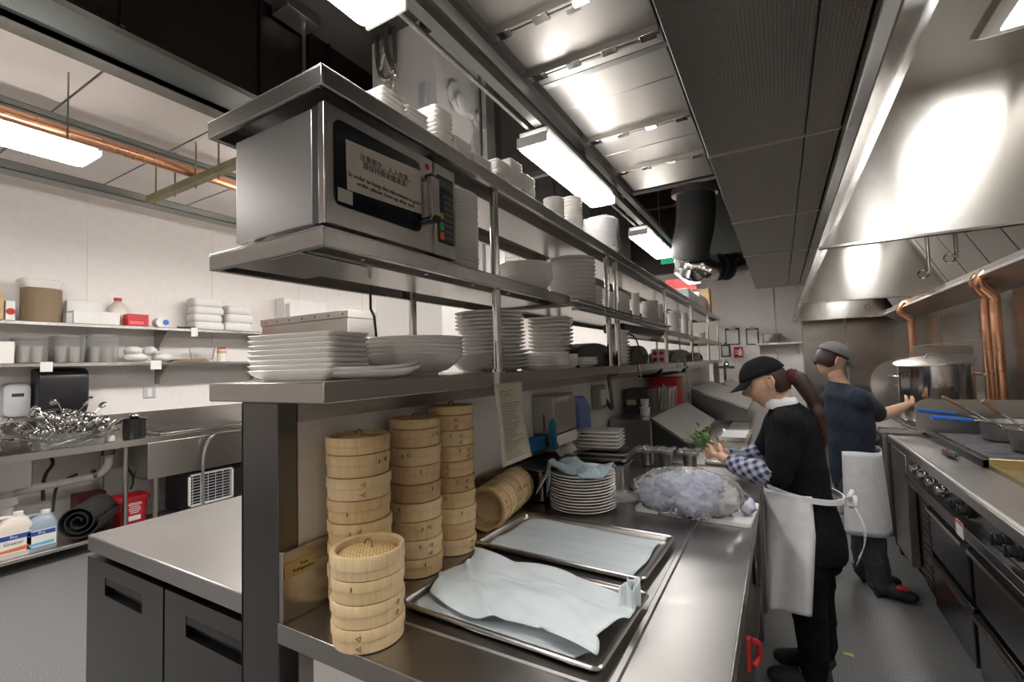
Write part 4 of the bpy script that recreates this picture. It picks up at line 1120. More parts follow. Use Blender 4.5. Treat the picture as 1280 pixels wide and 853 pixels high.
# ---- bamboo steamers: every tier is a thing of its own
def tier_mb(r, h, c=(0,0,0)):
    t = MB(); w = .006
    h1 = h*.52
    # upper hoop and slightly narrower lower hoop, hollow
    t.lathe(c, [(r-w*2.2,0.001),(r-w*.55,0.001),(r-w*.50,h1-.0016),(r-w*.62,h1),(r,h1+.0010),(r,h-.003),(r-.0015,h-.001),(r-w*1.6,h-.001),(r-w*2.2,h-.004),(r-w*2.2,0.001)], 48)
    return t
def steamer(r, h, x, y, z, label, group, m, rz, where_mark=True, lid=False, M3=None):
    o = thing('steamer_lid' if lid else 'bamboo_steamer', label, 'steamer lid' if lid else 'steamer', (0,0,0), group)
    if lid:
        t = MB(); w = .006; d = .018
        t.lathe((0,0,0), [(r-w*2,.001),(r-w*.3,.001),(r-w*.3,.020),(r,.0212),(r,h-.003),(r-.002,h),(r-w*1.4,h),(r-w*2,h-.003),(r-w*2,.001)], 48)
        part('hoop', t, m, o, angle=40)
        t = MB(); rr = r-w*2-.0005
        t.lathe((0,0,0), [(rr,h-d-.006),(rr*.96,h-d),(rr*.8,h-d+.006),(rr*.5,h-d+.013),(rr*.2,h-d+.016),(0,h-d+.017)], 40)
        part('woven_top', t, WEAVE, o, angle=60)
        t = MB(); t.tube([(-.018,0,h-d+.012),(-.014,.002,h-d+.026),(0,.004,h-d+.031),(.014,.002,h-d+.026),(.018,0,h-d+.012)], .0024, 8); part('loop_handle', t, WOOD, o, angle=60)
    else:
        part('hoop', tier_mb(r,h), m, o, angle=40)
        t = MB(); rr = r-.014; 
        t.cyl((0,0,.008),(0,0,.013),rr,n=40)
        for k in range(9):
            yy = -rr+.018+k*(2*rr-.036)/8; hw = math.sqrt(max(0,rr*rr-yy*yy))
            t.box(-hw,hw,yy-.005,yy+.005,.013,.015)
        part('slat_base', t, BAMBOO2, o)
    if where_mark:
        # branded rings: short stitch marks and a small triangle
        for a,dz,kind in random.choice((((0,.70,0),),((0,.45,0),),((0,.70,0),(.42,.68,1),(.42,.24,1)),((.35,.70,1),(.35,.26,1)),((.1,.6,0),(.35,.66,1)))):
            t = MB()
            aa = a; q = Vector((math.cos(aa),math.sin(aa),0))*(r+.0006); tn = Vector((-math.sin(aa),math.cos(aa),0)); zc = h*dz
            if kind == 0: t.tube([q+Vector((0,0,zc-.005)),q+Vector((0,0,zc+.005))], .0013, 5)
            else:
                q -= (q.normalized()*(.002 if dz<.5 else 0))
                p = [q+tn*.006+Vector((0,0,zc+.005)), q-tn*.005+Vector((0,0,zc)), q+tn*.005+Vector((0,0,zc-.006))]
                t.tube(p, .0010, 4, closed=True)
            part('burnt_mark', t, INK, o)
    o.location = (x,y,z); o.rotation_euler = (0,0,rz)
    return o
G7 = 'bamboo steamers stacked on the prep counter'
def camang(x, y): return math.atan2(-y, -x)
def steamers(x, y, r, ztop, n, what, lidh, lid=True, mats=None, dx=0, dy=0, marks=None):
    H = ztop-CZ-(lidh if lid else 0); h = H/n; z = CZ
    for k in range(n):
        i = n-1-k
        m = (mats or [BAMBOO])[k % len(mats or [1])]
        steamer(r*(1+random.uniform(-.012,.012)), h, x+dx*k+random.uniform(-.0015,.0015), y+dy*k, z, 'round bamboo steamer, %s, %s' % (ordtop(i,n), what), G7, m, camang(x,y)+random.uniform(-.7,.7), where_mark=(marks is None or k in marks))
        z += h
    if lid: steamer(r*1.01, lidh-.001, x+dx*n, y+dy*n, z+.0005, 'bamboo steamer lid closing '+what.replace('in ','',1), 'steamer lids', mats[-1] if mats else BAMBOO, camang(x,y)+.5, False, True)
steamers(-.8775,.806,.0850,1.1105,3,'in the short front stack',.052,mats=[BAMBOO2,BAMBOO2,BAMBOO2])
steamers(-1.013,.905,.0845,1.352,7,'in the tall stack nearest the end',.045,mats=[BAMBOO,BAMBOO2,BAMBOO,BAMBOO,BAMBOO,BAMBOO2,BAMBOO],dx=-.0006)
steamers(-1.018,1.135,.0800,1.372,8,'in the middle tall stack',.030,mats=[BAMBOO,BAMBOO2,BAMBOO,BAMBOO2,BAMBOO3,BAMBOO,BAMBOO2,BAMBOO])
steamers(-1.015,1.318,.0800,1.395,9,'in the far tall stack',.030,mats=[BAMBOO2,BAMBOO,BAMBOO2,BAMBOO,BAMBOO3,BAMBOO,BAMBOO,BAMBOO2,BAMBOO])
# stack lying on its side
R_ = .083
A = Vector((-.985,1.50,CZ+R_)); B = Vector((-.955,1.80,CZ+R_))
A = uz(606,638,CZ+R_); B = uz(646,607,CZ+R_)
print('lying', A, B, (B-A).length)
ax = (B-A); L = ax.length; ax.normalize(); nt_ = 5; hh = L/nt_
for k in range(nt_):
    lid = (k==nt_-1)
    o = steamer(R_*.995, hh*.995, 0,0,0, ('bamboo steamer lying on its side, %s of the fallen row' % ('nearest','second','third','fourth','fifth')[k]) if not lid else 'bamboo steamer lid at the far end of the fallen row', G7 if not lid else 'steamer lids', (BAMBOO,BAMBOO2,BAMBOO,BAMBOO2,BAMBOO)[k], 0, True, lid)
    o.rotation_mode = 'QUATERNION'; o.rotation_quaternion = (ax if lid else -ax).to_track_quat('Z','Y'); o.location = A+ax*hh*(k if lid else k+1)+Vector((0,0,.0005))

# ---- sheet trays
def tray(name, label, c, w, d, rz, h, m, group=None, lip=.012, depth=.022, zb=CZ):
    t = MB(); cx, cy = c
    def ring(a, z, r=.02): return rrect(cx,cy,w-2*a,d-2*a,max(.004,r-a*.3),z,5,rz)
    t.loft([ring(lip+.018,zb,.02),ring(lip+.006,zb+.004),ring(lip,zb+depth-.003),ring(.002,zb+depth-.001),ring(0,zb+depth-.004),ring(0,zb+depth),ring(.003,zb+depth+.003),ring(lip,zb+depth+.001),ring(lip+.004,zb+depth-.004),ring(lip+.010,zb+.006),ring(lip+.022,zb+.0025)])
    return single(name, t, m, label, 'tray', group, angle=40)
tray('sheet_tray','steel sheet tray in front holding a crumpled pale blue cloth',(-.613,1.082),.565,.355,-.035,.03,STEEL,'sheet trays on the prep counter')
tray('sheet_tray','steel sheet tray behind, holding a flat damp pale blue cloth',(-.648,1.512),.60,.365,-.045,.03,STEEL,'sheet trays on the prep counter')
# shallow steel rim between, under the second tray
def cloth(name, label, corners, zf, nu, nv, m, seed, thick=.0018, group=None, amp=.006, edge=.012):
    rnd_ = random.Random(seed); ph = [rnd_.uniform(0,6.28) for _ in range(12)]
    P0,P1,P2,P3 = [Vector((a,b,0)) for a,b in corners]
    def f(u, v):
        p = P0*(1-u)*(1-v)+P1*u*(1-v)+P2*u*v+P3*(1-u)*v
        e = min(u,1-u,v,1-v)
        p.x += edge*math.sin(9*v+ph[0])*(1-min(1,e*6))+edge*.6*math.sin(17*u+ph[1])*(1-min(1,e*6))
        p.y += edge*math.sin(8*u+ph[2])*(1-min(1,e*6))+edge*.5*math.sin(19*v+ph[3])*(1-min(1,e*6))
        w_ = amp*(math.sin(5*u+3*v+ph[4])+.7*math.sin(9*v-4*u+ph[5])+.45*math.sin(15*u+6*v+ph[6])+.3*math.sin(23*v+9*u+ph[7]))
        # sharp folds
        w_ += amp*1.1*max(0,1-abs(math.sin(3.1*u+2.2*v+ph[8]))*7)+amp*.8*max(0,1-abs(math.sin(2.3*u-4.1*v+ph[9]))*8)
        p.z = zf(u,v)+max(-amp*.9,w_)
        return p
    t = MB(); t.grid(f, nu, nv)
    return single(name, t, m, label, 'cloth', group, angle=180, solid=thick)
zt_ = CZ+.030
cl = cloth('folded_cloth','crumpled pale blue cloth spread over the front sheet tray',((-.850,.965),(-.378,.915),(-.350,1.200),(-.868,1.245)),lambda u,v: zt_+.012,70,50,CLOTH,3,amp=.0085,edge=.02)
cloth('folded_cloth','lower pale blue cloth showing at the near edge of the front sheet tray',((-.86,.928),(-.40,.905),(-.39,1.0),(-.865,1.05)),lambda u,v: CZ+.012,40,16,CLOTH,9,amp=.003,edge=.008)
# standing fold at the right corner of the cloth
t = MB()
c = uz(787,757,CT+.03)
def ff(u,v):
    a = -2.2+u*4.4; r = .020+.006*math.sin(5*a)
    return Vector((c.x+r*math.cos(a)-.018*v*0, c.y+r*1.5*math.sin(a), CT+.03+.055*v+.01*math.sin(3*a)*v))
t.grid(ff,24,8); single('cloth_corner', t, CLOTH, 'upturned corner of pale blue cloth at the right end of the front tray','cloth',angle=180,solid=.002)
cloth('folded_cloth','flat pale blue cloth lying inside the sheet tray behind',((-.912,1.372),(-.395,1.345),(-.385,1.650),(-.895,1.672)),lambda u,v: CZ+.0125,40,26,WETCLOTH,5,amp=.0020,edge=.003)
# ---- plate pile with cloth
px_, py_, pr__ = -.770, 1.915, .142
mePl = m_round(pr__,.022,48)
hz = (1.066-CZ-.022)/12
for k in range(13):
    o = bpy.data.objects.new('round_plate', mePl); COL.objects.link(o); i = 12-k
    o.location = (px_+random.uniform(-.002,.002), py_+random.uniform(-.002,.002), CZ+k*hz); o['category']='plate'; o['group']='dinner plates on the prep counter'
    o['label'] = 'white dinner plate, %s, in the cloth-topped pile on the counter' % ordtop(i,13)
ztp = CZ+12*hz+.026
rr_ = random.Random(5)
t = MB()
def fc(u,v):
    x = px_-.165+u*.30; y = py_-.125+v*.19+.02*math.sin(6*u)
    d = math.hypot(x-px_, y-py_)
    z = ztp+.012+.016*math.sin(9*u+2*v)*math.sin(5*v+1)+.012*max(0,1-abs(v-.35-.25*u)*8)+.008*math.sin(21*v+4*u)+.010*max(0,1-abs(math.sin(7*u-3*v))*5)
    z = max(z, ztp)
    if d > pr__+.004: z = ztp+.004-(d-pr__)*1.6 if u < .5 else ztp
    return Vector((x,y,z))
t.grid(fc,46,34); single('cloth', t, CLOTHB, 'grey-blue cloth crumpled on top of the white dinner plate pile','cloth',angle=180,solid=.003)
# hanging tail of that cloth in front left
t = MB()
def ft2(u,v):
    a = math.radians(203+u*26); r = pr__+.006+.004*math.sin(9*u)+.004*v
    return Vector((px_+r*math.cos(a), py_+r*math.sin(a), ztp+.004-v*(.125-.07*u)))
t.grid(ft2,14,16); single('cloth_tail', t, CLOTHB, 'hanging tail of the grey-blue cloth down the left of the plate pile','cloth',angle=180,solid=.003)
# ---- cutting board and bag
bq = [uz(*p,CT+.014) for p in ((812,600),(922,612),(905,668),(800,640))]
t = MB(); t.loft([[Vector((v.x,v.y,CZ+z)) for v in rrect(-.335,2.10,.44,.30,.02,0,5,-.06)] for z in (0,.014)])
single('cutting_board', t, PLASTW, 'white plastic cutting board underneath the plastic bag', 'cutting board')
BX, BY = -.355, 1.99
rb = random.Random(11)
bg = thing('plastic_bag','clear plastic bag stuffed with lilac and white cloths on the steel counter','bag',(BX,BY,CZ+.016))
def lump(cx,cy,cz,sx,sy,sz,seed,amp,nu=40,nv=24,flat=None):
    r_ = random.Random(seed); ph = [r_.uniform(0,6.28) for _ in range(16)]
    def f(u,v):
        a = 2*PI*u; b = PI*v-PI/2
        n = Vector((math.cos(a)*math.cos(b), math.sin(a)*math.cos(b), math.sin(b)))
        w_ = 0
        for k in range(5):
            q = Vector((math.sin(ph[k]),math.cos(ph[k+5]),math.sin(ph[k+10]))).normalized()
            w_ += max(0,1-abs(math.sin((3+k)*n.dot(q)*2.2+ph[k]))*3.2)/(1+.2*k)
        s_ = 1+amp*(w_-.8)
        p = Vector((cx+n.x*sx*s_, cy+n.y*sy*s_, cz+n.z*sz*s_))
        if flat is not None: p.z = max(p.z, flat)
        return p
    t = MB()
    for i in range(nu): pass
    V = [[t.bm.verts.new(f(i/nu, j/nv)) for j in range(nv+1)] for i in range(nu)]
    for i in range(nu):
        for j in range(nv): t._f([V[i][j],V[(i+1)%nu][j],V[(i+1)%nu][j+1],V[i][j+1]])
    bmesh.ops.remove_doubles(t.bm, verts=t.bm.verts[:], dist=1e-5)
    return t
for k,(x,y,z,a,b,c,m_) in enumerate(((-.10,0,.055,.085,.075,.05,BLUECL),(.03,-.03,.058,.095,.085,.055,BLUECL),(.11,.03,.05,.075,.07,.048,TOWEL),(-.03,.06,.055,.09,.06,.052,TOWEL),(-.04,-.05,.095,.07,.05,.04,BLUECL),(.07,.0,.095,.075,.06,.038,BLUECL))):
    part('cloth_bundle', lump(BX+x,BY+y,CZ+.016+z*1.2,a,b,c*1.2,k+3,.24,flat=CZ+.018), m_, bg, angle=180)
part('bag_skin', lump(BX,BY,CZ+.016+.078,.215,.165,.096,77,.07,64,36,flat=CZ+.016), FILM, bg, angle=180)
t = MB()
def fbag(u,v):
    return Vector((BX-.17-.12*v+.01*math.sin(7*u), BY-.05+.09*(u-.5)*(1-.5*v)-.02*v, CZ+.07-.03*v+.022*math.sin(14*u)*(.3+v)+.03*v*v))
t.grid(fbag,26,14); part('bag_neck', t, FILM, bg, angle=180, solid=.0008)
t = MB(); part('bag_corner', lump(BX+.215,BY+.07,CZ+.05,.03,.05,.035,5,.2,20,12,flat=CZ+.0165), BLUECL, bg, angle=180)

# ---- wall items
wx = WX1+.001
td = thing('paper_towel_dispenser','brushed steel paper towel dispenser on the low wall under the pass shelf','dispenser',(-1.06,2.28,1.11))
t = MB(); t.prism([(wx,2.14,1.17),(wx,2.14,1.365),(-1.015,2.14,1.365),(-1.0,2.14,1.34),(-1.0,2.14,1.17)],(0,.29,0)); part('housing', t, STEEL, td, .004)
t = MB(); t.prism([(wx,2.14,1.165),(-1.0,2.14,1.165),(-.975,2.14,1.115),(wx,2.14,1.105)],(0,.29,0)); part('lower_lip', t, STEEL, td, .003)
t = MB(); t.box(-1.0,-.996,2.30,2.33,1.325,1.345); part('lock', t, POLISH, td)
t = MB(); t.box(-1.06,-1.052,2.1385,2.14,1.19,1.27); part('sight_slot', t, INK, td)
t = MB(); t.sheet([(-1.03,2.17,1.11),(-1.03,2.40,1.11),(-.965,2.40,1.03),(-.965,2.17,1.03)],.001,(1,0,.6)); part('paper', t, PAPER, td)
t = MB(); t.box(-1.10,-1.04,1.99,2.12,1.105,1.165); t2 = t
gx = thing('glove_box','small dark blue box on the wall left of the towel dispenser','box',(-1.07,2.05,1.1))
part('carton', t, BLUE, gx, .002)
t = MB(); t.prism([(-1.02,2.12,1.10),(-1.02,2.12,1.235),(-1.0,2.12,1.255),(-.985,2.12,1.23),(-.985,2.12,1.10)],(0,.015,0)); part('raised_flap', t, plain_noise('teal_card',(.02,.22,.36),(.03,.28,.42),.5,5), gx)
t = MB(); t.prism([(wx,2.50,1.14),(wx,2.50,1.33),(-1.04,2.50,1.33),(-1.0,2.50,1.26),(-1.0,2.50,1.14)],(0,.17,0)); single('soap_dispenser', t, GLASSB, 'translucent blue dispenser right of the steel towel dispenser', 'dispenser', bevel=.01)
# conduit and outlet box
y0 = Yat(748,WX1+.03,1.30)
ob = thing('outlet_box','metal outlet box with flexible conduit on the low wall under the shelf','outlet',(-1.09,y0,1.2))
t = MB(); za,zb_ = Zat(478+0,WX1+.05,y0), 1
z1 = Zat(482,WX1+.05,y0); z0 = Zat(512,WX1+.05,y0)
t.box(wx,WX1+.05,y0-.05,y0+.10,z0,z1); part('box', t, GALV, ob, .003)
t = MB(); t.box(WX1+.05,WX1+.06,y0-.02,y0+.07,z0+.03,z1-.03); part('socket', t, PAPER, ob)
t = MB(); 
pts = smooth([Vector((WX1+.04,y0+.12,z0+.05)),Vector((WX1+.06,y0+.19,z0-.01)),Vector((WX1+.05,y0+.22,(z0+z1)/2)),Vector((WX1+.04,y0+.22,z1)),Vector((WX1+.05,y0+.20,z1+.06)),Vector((WX1+.06,y0+.35,1.44))],8)
t.tube(pts,[.014+.002*(k%2) for k in range(len(pts))],8); part('conduit', t, STEELD, ob)
# long order sheet hanging from the shelf edge
ys_ = Yat(616,-.893,1.46); yr = Yat(651,-.893,1.46)
zb_ = Zat(578,-.893,ys_+.08)
sh = thing('hanging_list','long cream paper list taped to the pass shelf edge by the front post','paper',(-.89,ys_,zb_))
nr = 14
def fl(u,v):
    return Vector((-.889+.012*math.sin(PI*v)*(1-u)+.03*v*v, ys_+(yr-ys_)*u+.012*v*(u-.2), 1.462-(1.462-zb_)*v))
t = MB(); t.grid(fl,8,14); part('sheet', t, PAPERY if 0 else plain_noise('cream_paper',(.52,.47,.36),(.58,.53,.42),.8,5), sh, angle=180, solid=.0008)
rl = random.Random(3)
t = MB()
for k in range(27):
    v = .10+k*.032; w0 = .12+.02*rl.random(); w1 = .30+.55*rl.random() if k else .6
    a = fl(w0,v); b = fl(min(w1,.9),v); t.tube([a+Vector((.0018,0,0)),fl((w0+w1)/2,v+.004)+Vector((.0018,0,0)),b+Vector((.0018,0,0))],.0009,4)
part('handwritten_lines', t, INK, sh)
t = MB(); t.box(-.8935,-.8915,ys_+.01,ys_+.045,1.44,1.505); part('tape', t, PAPER, sh)

# ---- steel pans at the back of the counter
def gnpan(name, label, cx, cy, w, d, h, z, m=STEEL, rz=0, group=None, lid=False, cat='pan', flip=False):
    t = MB()
    def ring(a, zz, r=.03): return rrect(cx,cy,w-2*a,d-2*a,max(.006,r),z+(h-zz if flip else zz),5,rz)
    if lid: t.loft([ring(0,0,.02),ring(0,.004,.02),ring(.015,.008,.02),ring(.03,.004,.02)])
    else: t.loft([ring(.030,0),ring(.020,.006),ring(.014,h-.008),ring(.002,h-.006,.02),ring(0,h-.004,.02),ring(0,h-.001,.02),ring(.003,h,.02),ring(.016,h-.001,.02),ring(.019,h-.010),ring(.024,.008),ring(.034,.004)])
    return single(name, t, m, label, cat, group, angle=40)
# large dark lidded containers under the list
dm = steel('tarnished_steel',(.30,.26,.23),.28,.01)
for i,(cx,cy) in enumerate(((-1.01,1.97),(-1.01,2.16))):
    gnpan('deep_pan',('dark tarnished deep steel pan beside the cloth-topped plates, nearer one','dark tarnished deep steel pan beside the cloth-topped plates, farther one')[i],cx,cy,.165,.175,.15,CZ,dm,0,'tarnished pans')
    o = gnpan('pan_lid',('lid on the nearer dark tarnished pan','lid on the farther dark tarnished pan')[i],cx,cy,.17,.18,.01,CZ+.1515,dm,0,'tarnished pans',True,'lid')
# stack of pans right of the plates
q = (-.80,2.235)
gnpan('deep_pan','tall steel pan right of the plate pile under the shallow pans',-.735,2.19,.19,.20,.15,CZ,STEEL,.1,'steel pans by the plate pile')
for k in range(2): gnpan('shallow_pan',('lower shallow steel pan on the tall pan','upper shallow steel pan on the tall pan')[k],-.765,2.205,.26,.22,.03,CZ+.1515+k*.020,STEEL,.1,'steel pans by the plate pile')
for k in range(5):
    t = MB(); zz_ = CZ+.215+k*.0175; cx,cy = -.79,2.235
    t.loft([rrect(cx,cy,.20,.15,.012,zz_,4,.1),rrect(cx,cy,.21,.16,.014,zz_+.004,4,.1),rrect(cx,cy,.21,.16,.014,zz_+.0075,4,.1),rrect(cx,cy,.20,.15,.012,zz_+.0085,4,.1)])
    single('pan_lid', t, BRIGHT, 'bright steel pan lid, %s, in the pile beside the plates' % ordtop(4-k,5), 'lid', 'bright lids by the plate pile')
    if k==0:
        t = MB(); t.loft([rrect(cx,cy,.17,.12,.01,CZ+.203,4,.1),rrect(cx,cy,.17,.12,.01,CZ+.2145,4,.1)]); single('shallow_pan', t, dm, 'small dark pan under the pile of bright lids', 'pan', 'steel pans by the plate pile')
    else:
        t = MB(); t.loft([rrect(cx,cy,.16,.11,.01,zz_-.0085,4,.1),rrect(cx,cy,.16,.11,.01,zz_-.0005,4,.1)]); single('lid_spacer', t, dm, 'dark rim showing below the bright lid, %s' % ordtop(4-k,4) , 'lid', 'bright lids by the plate pile')
# black lidded box
t = MB(); t.loft([rrect(-1.025,2.40,.11,.13,.02,CZ,5),rrect(-1.025,2.40,.13,.15,.02,CZ+.11,5)]); 
bxo = thing('lidded_box','clear box with a black lid behind the bright pan lids','container',(-1.025,2.40,CZ)); part('tub', t, SMOKE, bxo)
t = MB(); t.loft([rrect(-1.025,2.40,.145,.165,.02,CZ+.112,5),rrect(-1.025,2.40,.145,.165,.02,CZ+.128,5),rrect(-1.025,2.40,.11,.13,.02,CZ+.134,5)]); part('lid', t, BLACKP, bxo)

# ---- refrigerated prep table beyond the counter
pt = thing('prep_fridge','refrigerated steel prep table with sloping grey lids beyond the counter','prep table',(-.62,5.2,0))
TY0, TY1 = 2.99, 8.6
t = MB(); t.box(-1.10,-.13,TY0,TY1,.10,.90); part('body', t, STEEL, pt, .004)
t = MB(); t.box(-.42,-.11,TY0,TY1,.902,.925); part('work_ledge', t, STEELX, pt, .003)
t = MB(); t.box(-1.10,-.80,3.3,TY1,.902,1.115); part('raised_back', t, STEEL, pt, .006)
LID = plain_noise('grey_lid_plastic',(.24,.22,.20),(.28,.26,.24),.35,3)
def lidp(y0, y1, xr, zr, xf, zf, glass=False):
    t = MB(); t.prism([(xr,y0,zr),(xf,y0,zf),(xf,y0,zf+.012),(xr,y0,zr+.012)],(0,y1-y0,0)); o = part('sloping_lid', t, LID if not glass else SMOKE, pt, .004)
    t = MB(); t.beam((xr,y0-.004,zr+.006),(xf,y0-.004,zf+.006),.012,.016); part('bright_edge', t, POLISH, o)
    t = MB(); t.prism([(xr,y0+.02,zr-.01),(xf,y0+.02,zf-.01),(xf,y0+.02,.93),(xr,y0+.02,.93)],(0,.02,0)); part('cheek', t, STEELD, o)
Yl = 3.3
a = uy(813,525,Yl); b = uy(862,557,Yl); ye = Yat(866,a.x,a.z)
print('lid1', a, b, ye, Yat(916,b.x,b.z))
lidp(Yl, min(ye,4.7), a.x, a.z, b.x, b.z)
Yl = 4.9
a = uy(891,486,Yl); b = uy(935,512,Yl); print('lid2', a,b)
a2 = uy(863,487,Yl)
lidp(Yl, Yl+1.6, max(a2.x,-1.05), a2.z, b.x, b.z)
Yl = 6.7
a = uy(902,480,Yl); b = uy(936,499,Yl); lidp(Yl, Yl+1.4, a.x, a.z, b.x, b.z, True)
# small steel pans with film in the rail
for k,(px,py) in enumerate(((808,556),(831,558),(862,565))):
    X = -.60+.07*k*1.0; c = uz(px,py,1.0)
    y = Yat(px,-.66+.10*k,1.0)
    y = 2.86
    x = uy(px,py,y).x
    gnpan('insert_pan',('leftmost','middle','rightmost')[k]+' small steel insert pan of food in the row below the grey lid', x, y, .105, .13, .10, CZ, STEEL, 0, 'insert pans')
    t = MB(); t.loft([[Vector((x+v.x,y+v.y,CZ+.080+.006*math.sin(40*v.x+k)+z)) for v in rrect(0,0,.07,.095,.012,0,5)] for z in (0,.006)])
    single('chopped_food', t, (PAPERY,PLASTW,GREEN)[k], ('pale yellow chopped food in the leftmost insert pan','white chopped food in the middle insert pan','green chopped food in the rightmost insert pan')[k], 'food')
    t = MB()
    def fw(u,v,x=x,y=y,k=k): return Vector((x-.06+.12*u, y-.075+.15*v, CZ+.104+.008*math.sin(11*u+4*v+k)*math.sin(9*v)-.03*max(0,abs(v-.5)-.42)*8))
    t.grid(fw,16,16); single('film_cover', t, FILM, ('clear film over the leftmost insert pan','clear film over the middle insert pan','clear film over the rightmost insert pan')[k], 'plastic film', angle=180, solid=.0006)
# steel tray with white board near the cook's hand, and pan corner
a = uy(925,536,3.9); 
t = MB(); t.loft([rrect(-.33,3.95,.20,.42,.02,.927,5),rrect(-.33,3.95,.22,.44,.02,.955,5),rrect(-.33,3.95,.21,.43,.02,.957,5),rrect(-.33,3.95,.19,.40,.02,.935,5)]); single('steel_tray', t, STEEL, 'steel tray on the prep ledge behind the cook\'s hands', 'tray')
t = MB(); t.box(-.415,-.245,3.77,4.13,.938,.952); single('white_board', t, PLASTW, 'white board lying in the steel tray behind the cook\'s hands', 'cutting board', bevel=.003)
# things on the raised back of the prep table
BZ = 1.117
def onback(l, r, yt, x0, x1, name, label, cat, m, group=None, bevel=.004, zbase=BZ, hmin=.03):
    y0 = Yat(l,x1,zbase+.05); y1 = Yat(r,x1,zbase+.05); zt = Zat(yt,x1,y0)
    t = MB(); t.box(x0,x1,y0,y1,zbase,max(zt,zbase+hmin)); print(name, round(y0,2),round(y1,2),round(zt,2))
    return single(name, t, m, label, cat, group, bevel=bevel), (y0,y1,max(zt,zbase+hmin))
def tubbox(l, r, yt, x0, x1, label, m, name='clear_bin', cat='container', rimm=None, zbase=BZ):
    y0 = Yat(l,x1,zbase+.05); y1 = Yat(r,x1,zbase+.05); zt = max(Zat(yt,x1,y0),zbase+.05)
    cx,cy,w_,d_ = (x0+x1)/2,(y0+y1)/2,x1-x0,y1-y0; h = zt-zbase
    t = MB(); t.loft([rrect(cx,cy,w_*.9,d_*.9,.02,zbase,5),rrect(cx,cy,w_*.97,d_*.97,.02,zt-.01,5),rrect(cx,cy,w_,d_,.02,zt-.008,5),rrect(cx,cy,w_,d_,.02,zt,5),rrect(cx,cy,w_*.94,d_*.94,.02,zt,5),rrect(cx,cy,w_*.87,d_*.87,.02,zbase+.005,5)])
    print(label, round(y0,2), round(y1,2), round(zt,2))
    return single(name, t, m, label, cat, 'bins behind the grey lid' , angle=40)
def tub3(y0, dep, x0, pxr, yt, label, m, name='clear_bin'):
    x1 = uy(pxr,500,y0).x; zt = max(Zat(yt,x1,y0),BZ+.05); cx,cy,w_,d_ = (x0+x1)/2,y0+dep/2,x1-x0,dep
    t = MB(); t.loft([rrect(cx,cy,w_*.9,d_*.9,.02,BZ,5),rrect(cx,cy,w_*.97,d_*.97,.02,zt-.01,5),rrect(cx,cy,w_,d_,.02,zt-.008,5),rrect(cx,cy,w_,d_,.02,zt,5),rrect(cx,cy,w_*.94,d_*.94,.02,zt,5),rrect(cx,cy,w_*.87,d_*.87,.02,BZ+.005,5)])
    single(name, t, m, label, 'container', 'bins behind the grey lid', angle=40); return zt
yb0 = Yat(779,-1.09,1.2); print('yb0',yb0)
tub3(yb0,.30,-1.09,812,487,'smoked plastic bin at the near end of the ledge behind the grey lid',SMOKE,'smoked_bin')
tub3(yb0+.34,.34,-1.06,838,485,'clear plastic bin of utensils behind the grey lid',GLASS)
t = MB()
for k in range(7): t.tube([Vector((-.98+.03*k,yb0+.42+.02*(k%3),BZ+.01)),Vector((-.97+.028*k,yb0+.50,BZ+.17+.01*(k%2)))],.006,6)
single('whisk_bundle', t, POLISH, 'bundle of steel utensils standing in the clear bin', 'utensils')
tub3(yb0+1.15,.40,-1.06,858,482,'farther clear plastic bin on the ledge behind the grey lid',GLASS)
y = yb0-.06
for k,(dx,dz,rr) in enumerate(((0,0,.04),(.0,.062,.032))):
    t = MB(); t.lathe((uy(806,510,y).x,y,BZ+dz),[(rr*.75,0),(rr*.8,0),(rr,.058),(rr*1.05,.060),(rr*.96,.060),(rr*.72,.004),(0,.004)],20); single('white_tub', t, PLASTW, ('lower','upper')[k]+' white plastic tub stacked in front of the smoked bin', 'tub')
t = MB(); xq = uy(790,505,yb0).x; t.box(xq-.04,xq+.03,yb0-.003,yb0+.012,BZ+.07,BZ+.11); single('tag', t, PAPERY, 'small yellowish tag on the front of the smoked bin', 'tag')
y = Yat(827,-.80,BZ+.15)
t = MB(); t.lathe((-.93,yb0+.73,0),[(0,BZ),(.035,BZ),(.035,BZ+.13),(.030,BZ+.15),(.006,BZ+.19),(.004,BZ+.20),(0,BZ+.20)],18)
single('squeeze_bottle', t, PAPERY, 'pale yellow squeeze bottle in front of the red bin', 'bottle')
tub3(yb0+.80,.30,-1.08,848,472,'red plastic bin behind the squeeze bottle',RED,'red_bin')
t = MB(); y0 = Yat(812,-.98,1.42); y1 = Yat(852,-.98,1.42)
zz_ = 1.385
t.loft([rrect(-1.0,(y0+y1)/2,.16,y1-y0,.02,zz_,5),rrect(-1.0,(y0+y1)/2,.18,y1-y0+.02,.02,zz_+.015,5)])
for y in (y0+.1,y1-.1): t.tube([(-.95,y-.04,zz_+.015),(-.93,y-.02,1.42),(-.9,y,1.445),(-.93,y+.04,1.42),(-.95,y+.06,zz_+.015)],.012,6)
single('hanging_tray', t, BLACKP, 'black tray with arched grips slung under the pass shelf', 'tray')
# far sink area at the end of the line: tap and paper on the far wall
t = MB(); c = uy(908,455,8.4); c.x = min(c.x,-.80); t.tube([(c.x,c.y,1.157),(c.x,c.y,1.4),(c.x+.03,c.y-.05,1.5),(c.x+.06,c.y-.15,1.45),(c.x+.06,c.y-.17,1.38)],.02,8); t.box(c.x-.15,c.x+.15,c.y-.03,c.y+.03,1.36,1.40)
single('far_faucet', t, POLISH, 'chrome faucet at the far end of the prep line', 'faucet')
a = uy(891,452,8.55); b = uy(900,482,8.55)
t = MB(); t.box(a.x,b.x,8.56,8.57,b.z,a.z); single('white_notice', t, PAPER, 'tall white notice hanging at the far end below the pass shelf', 'paper')
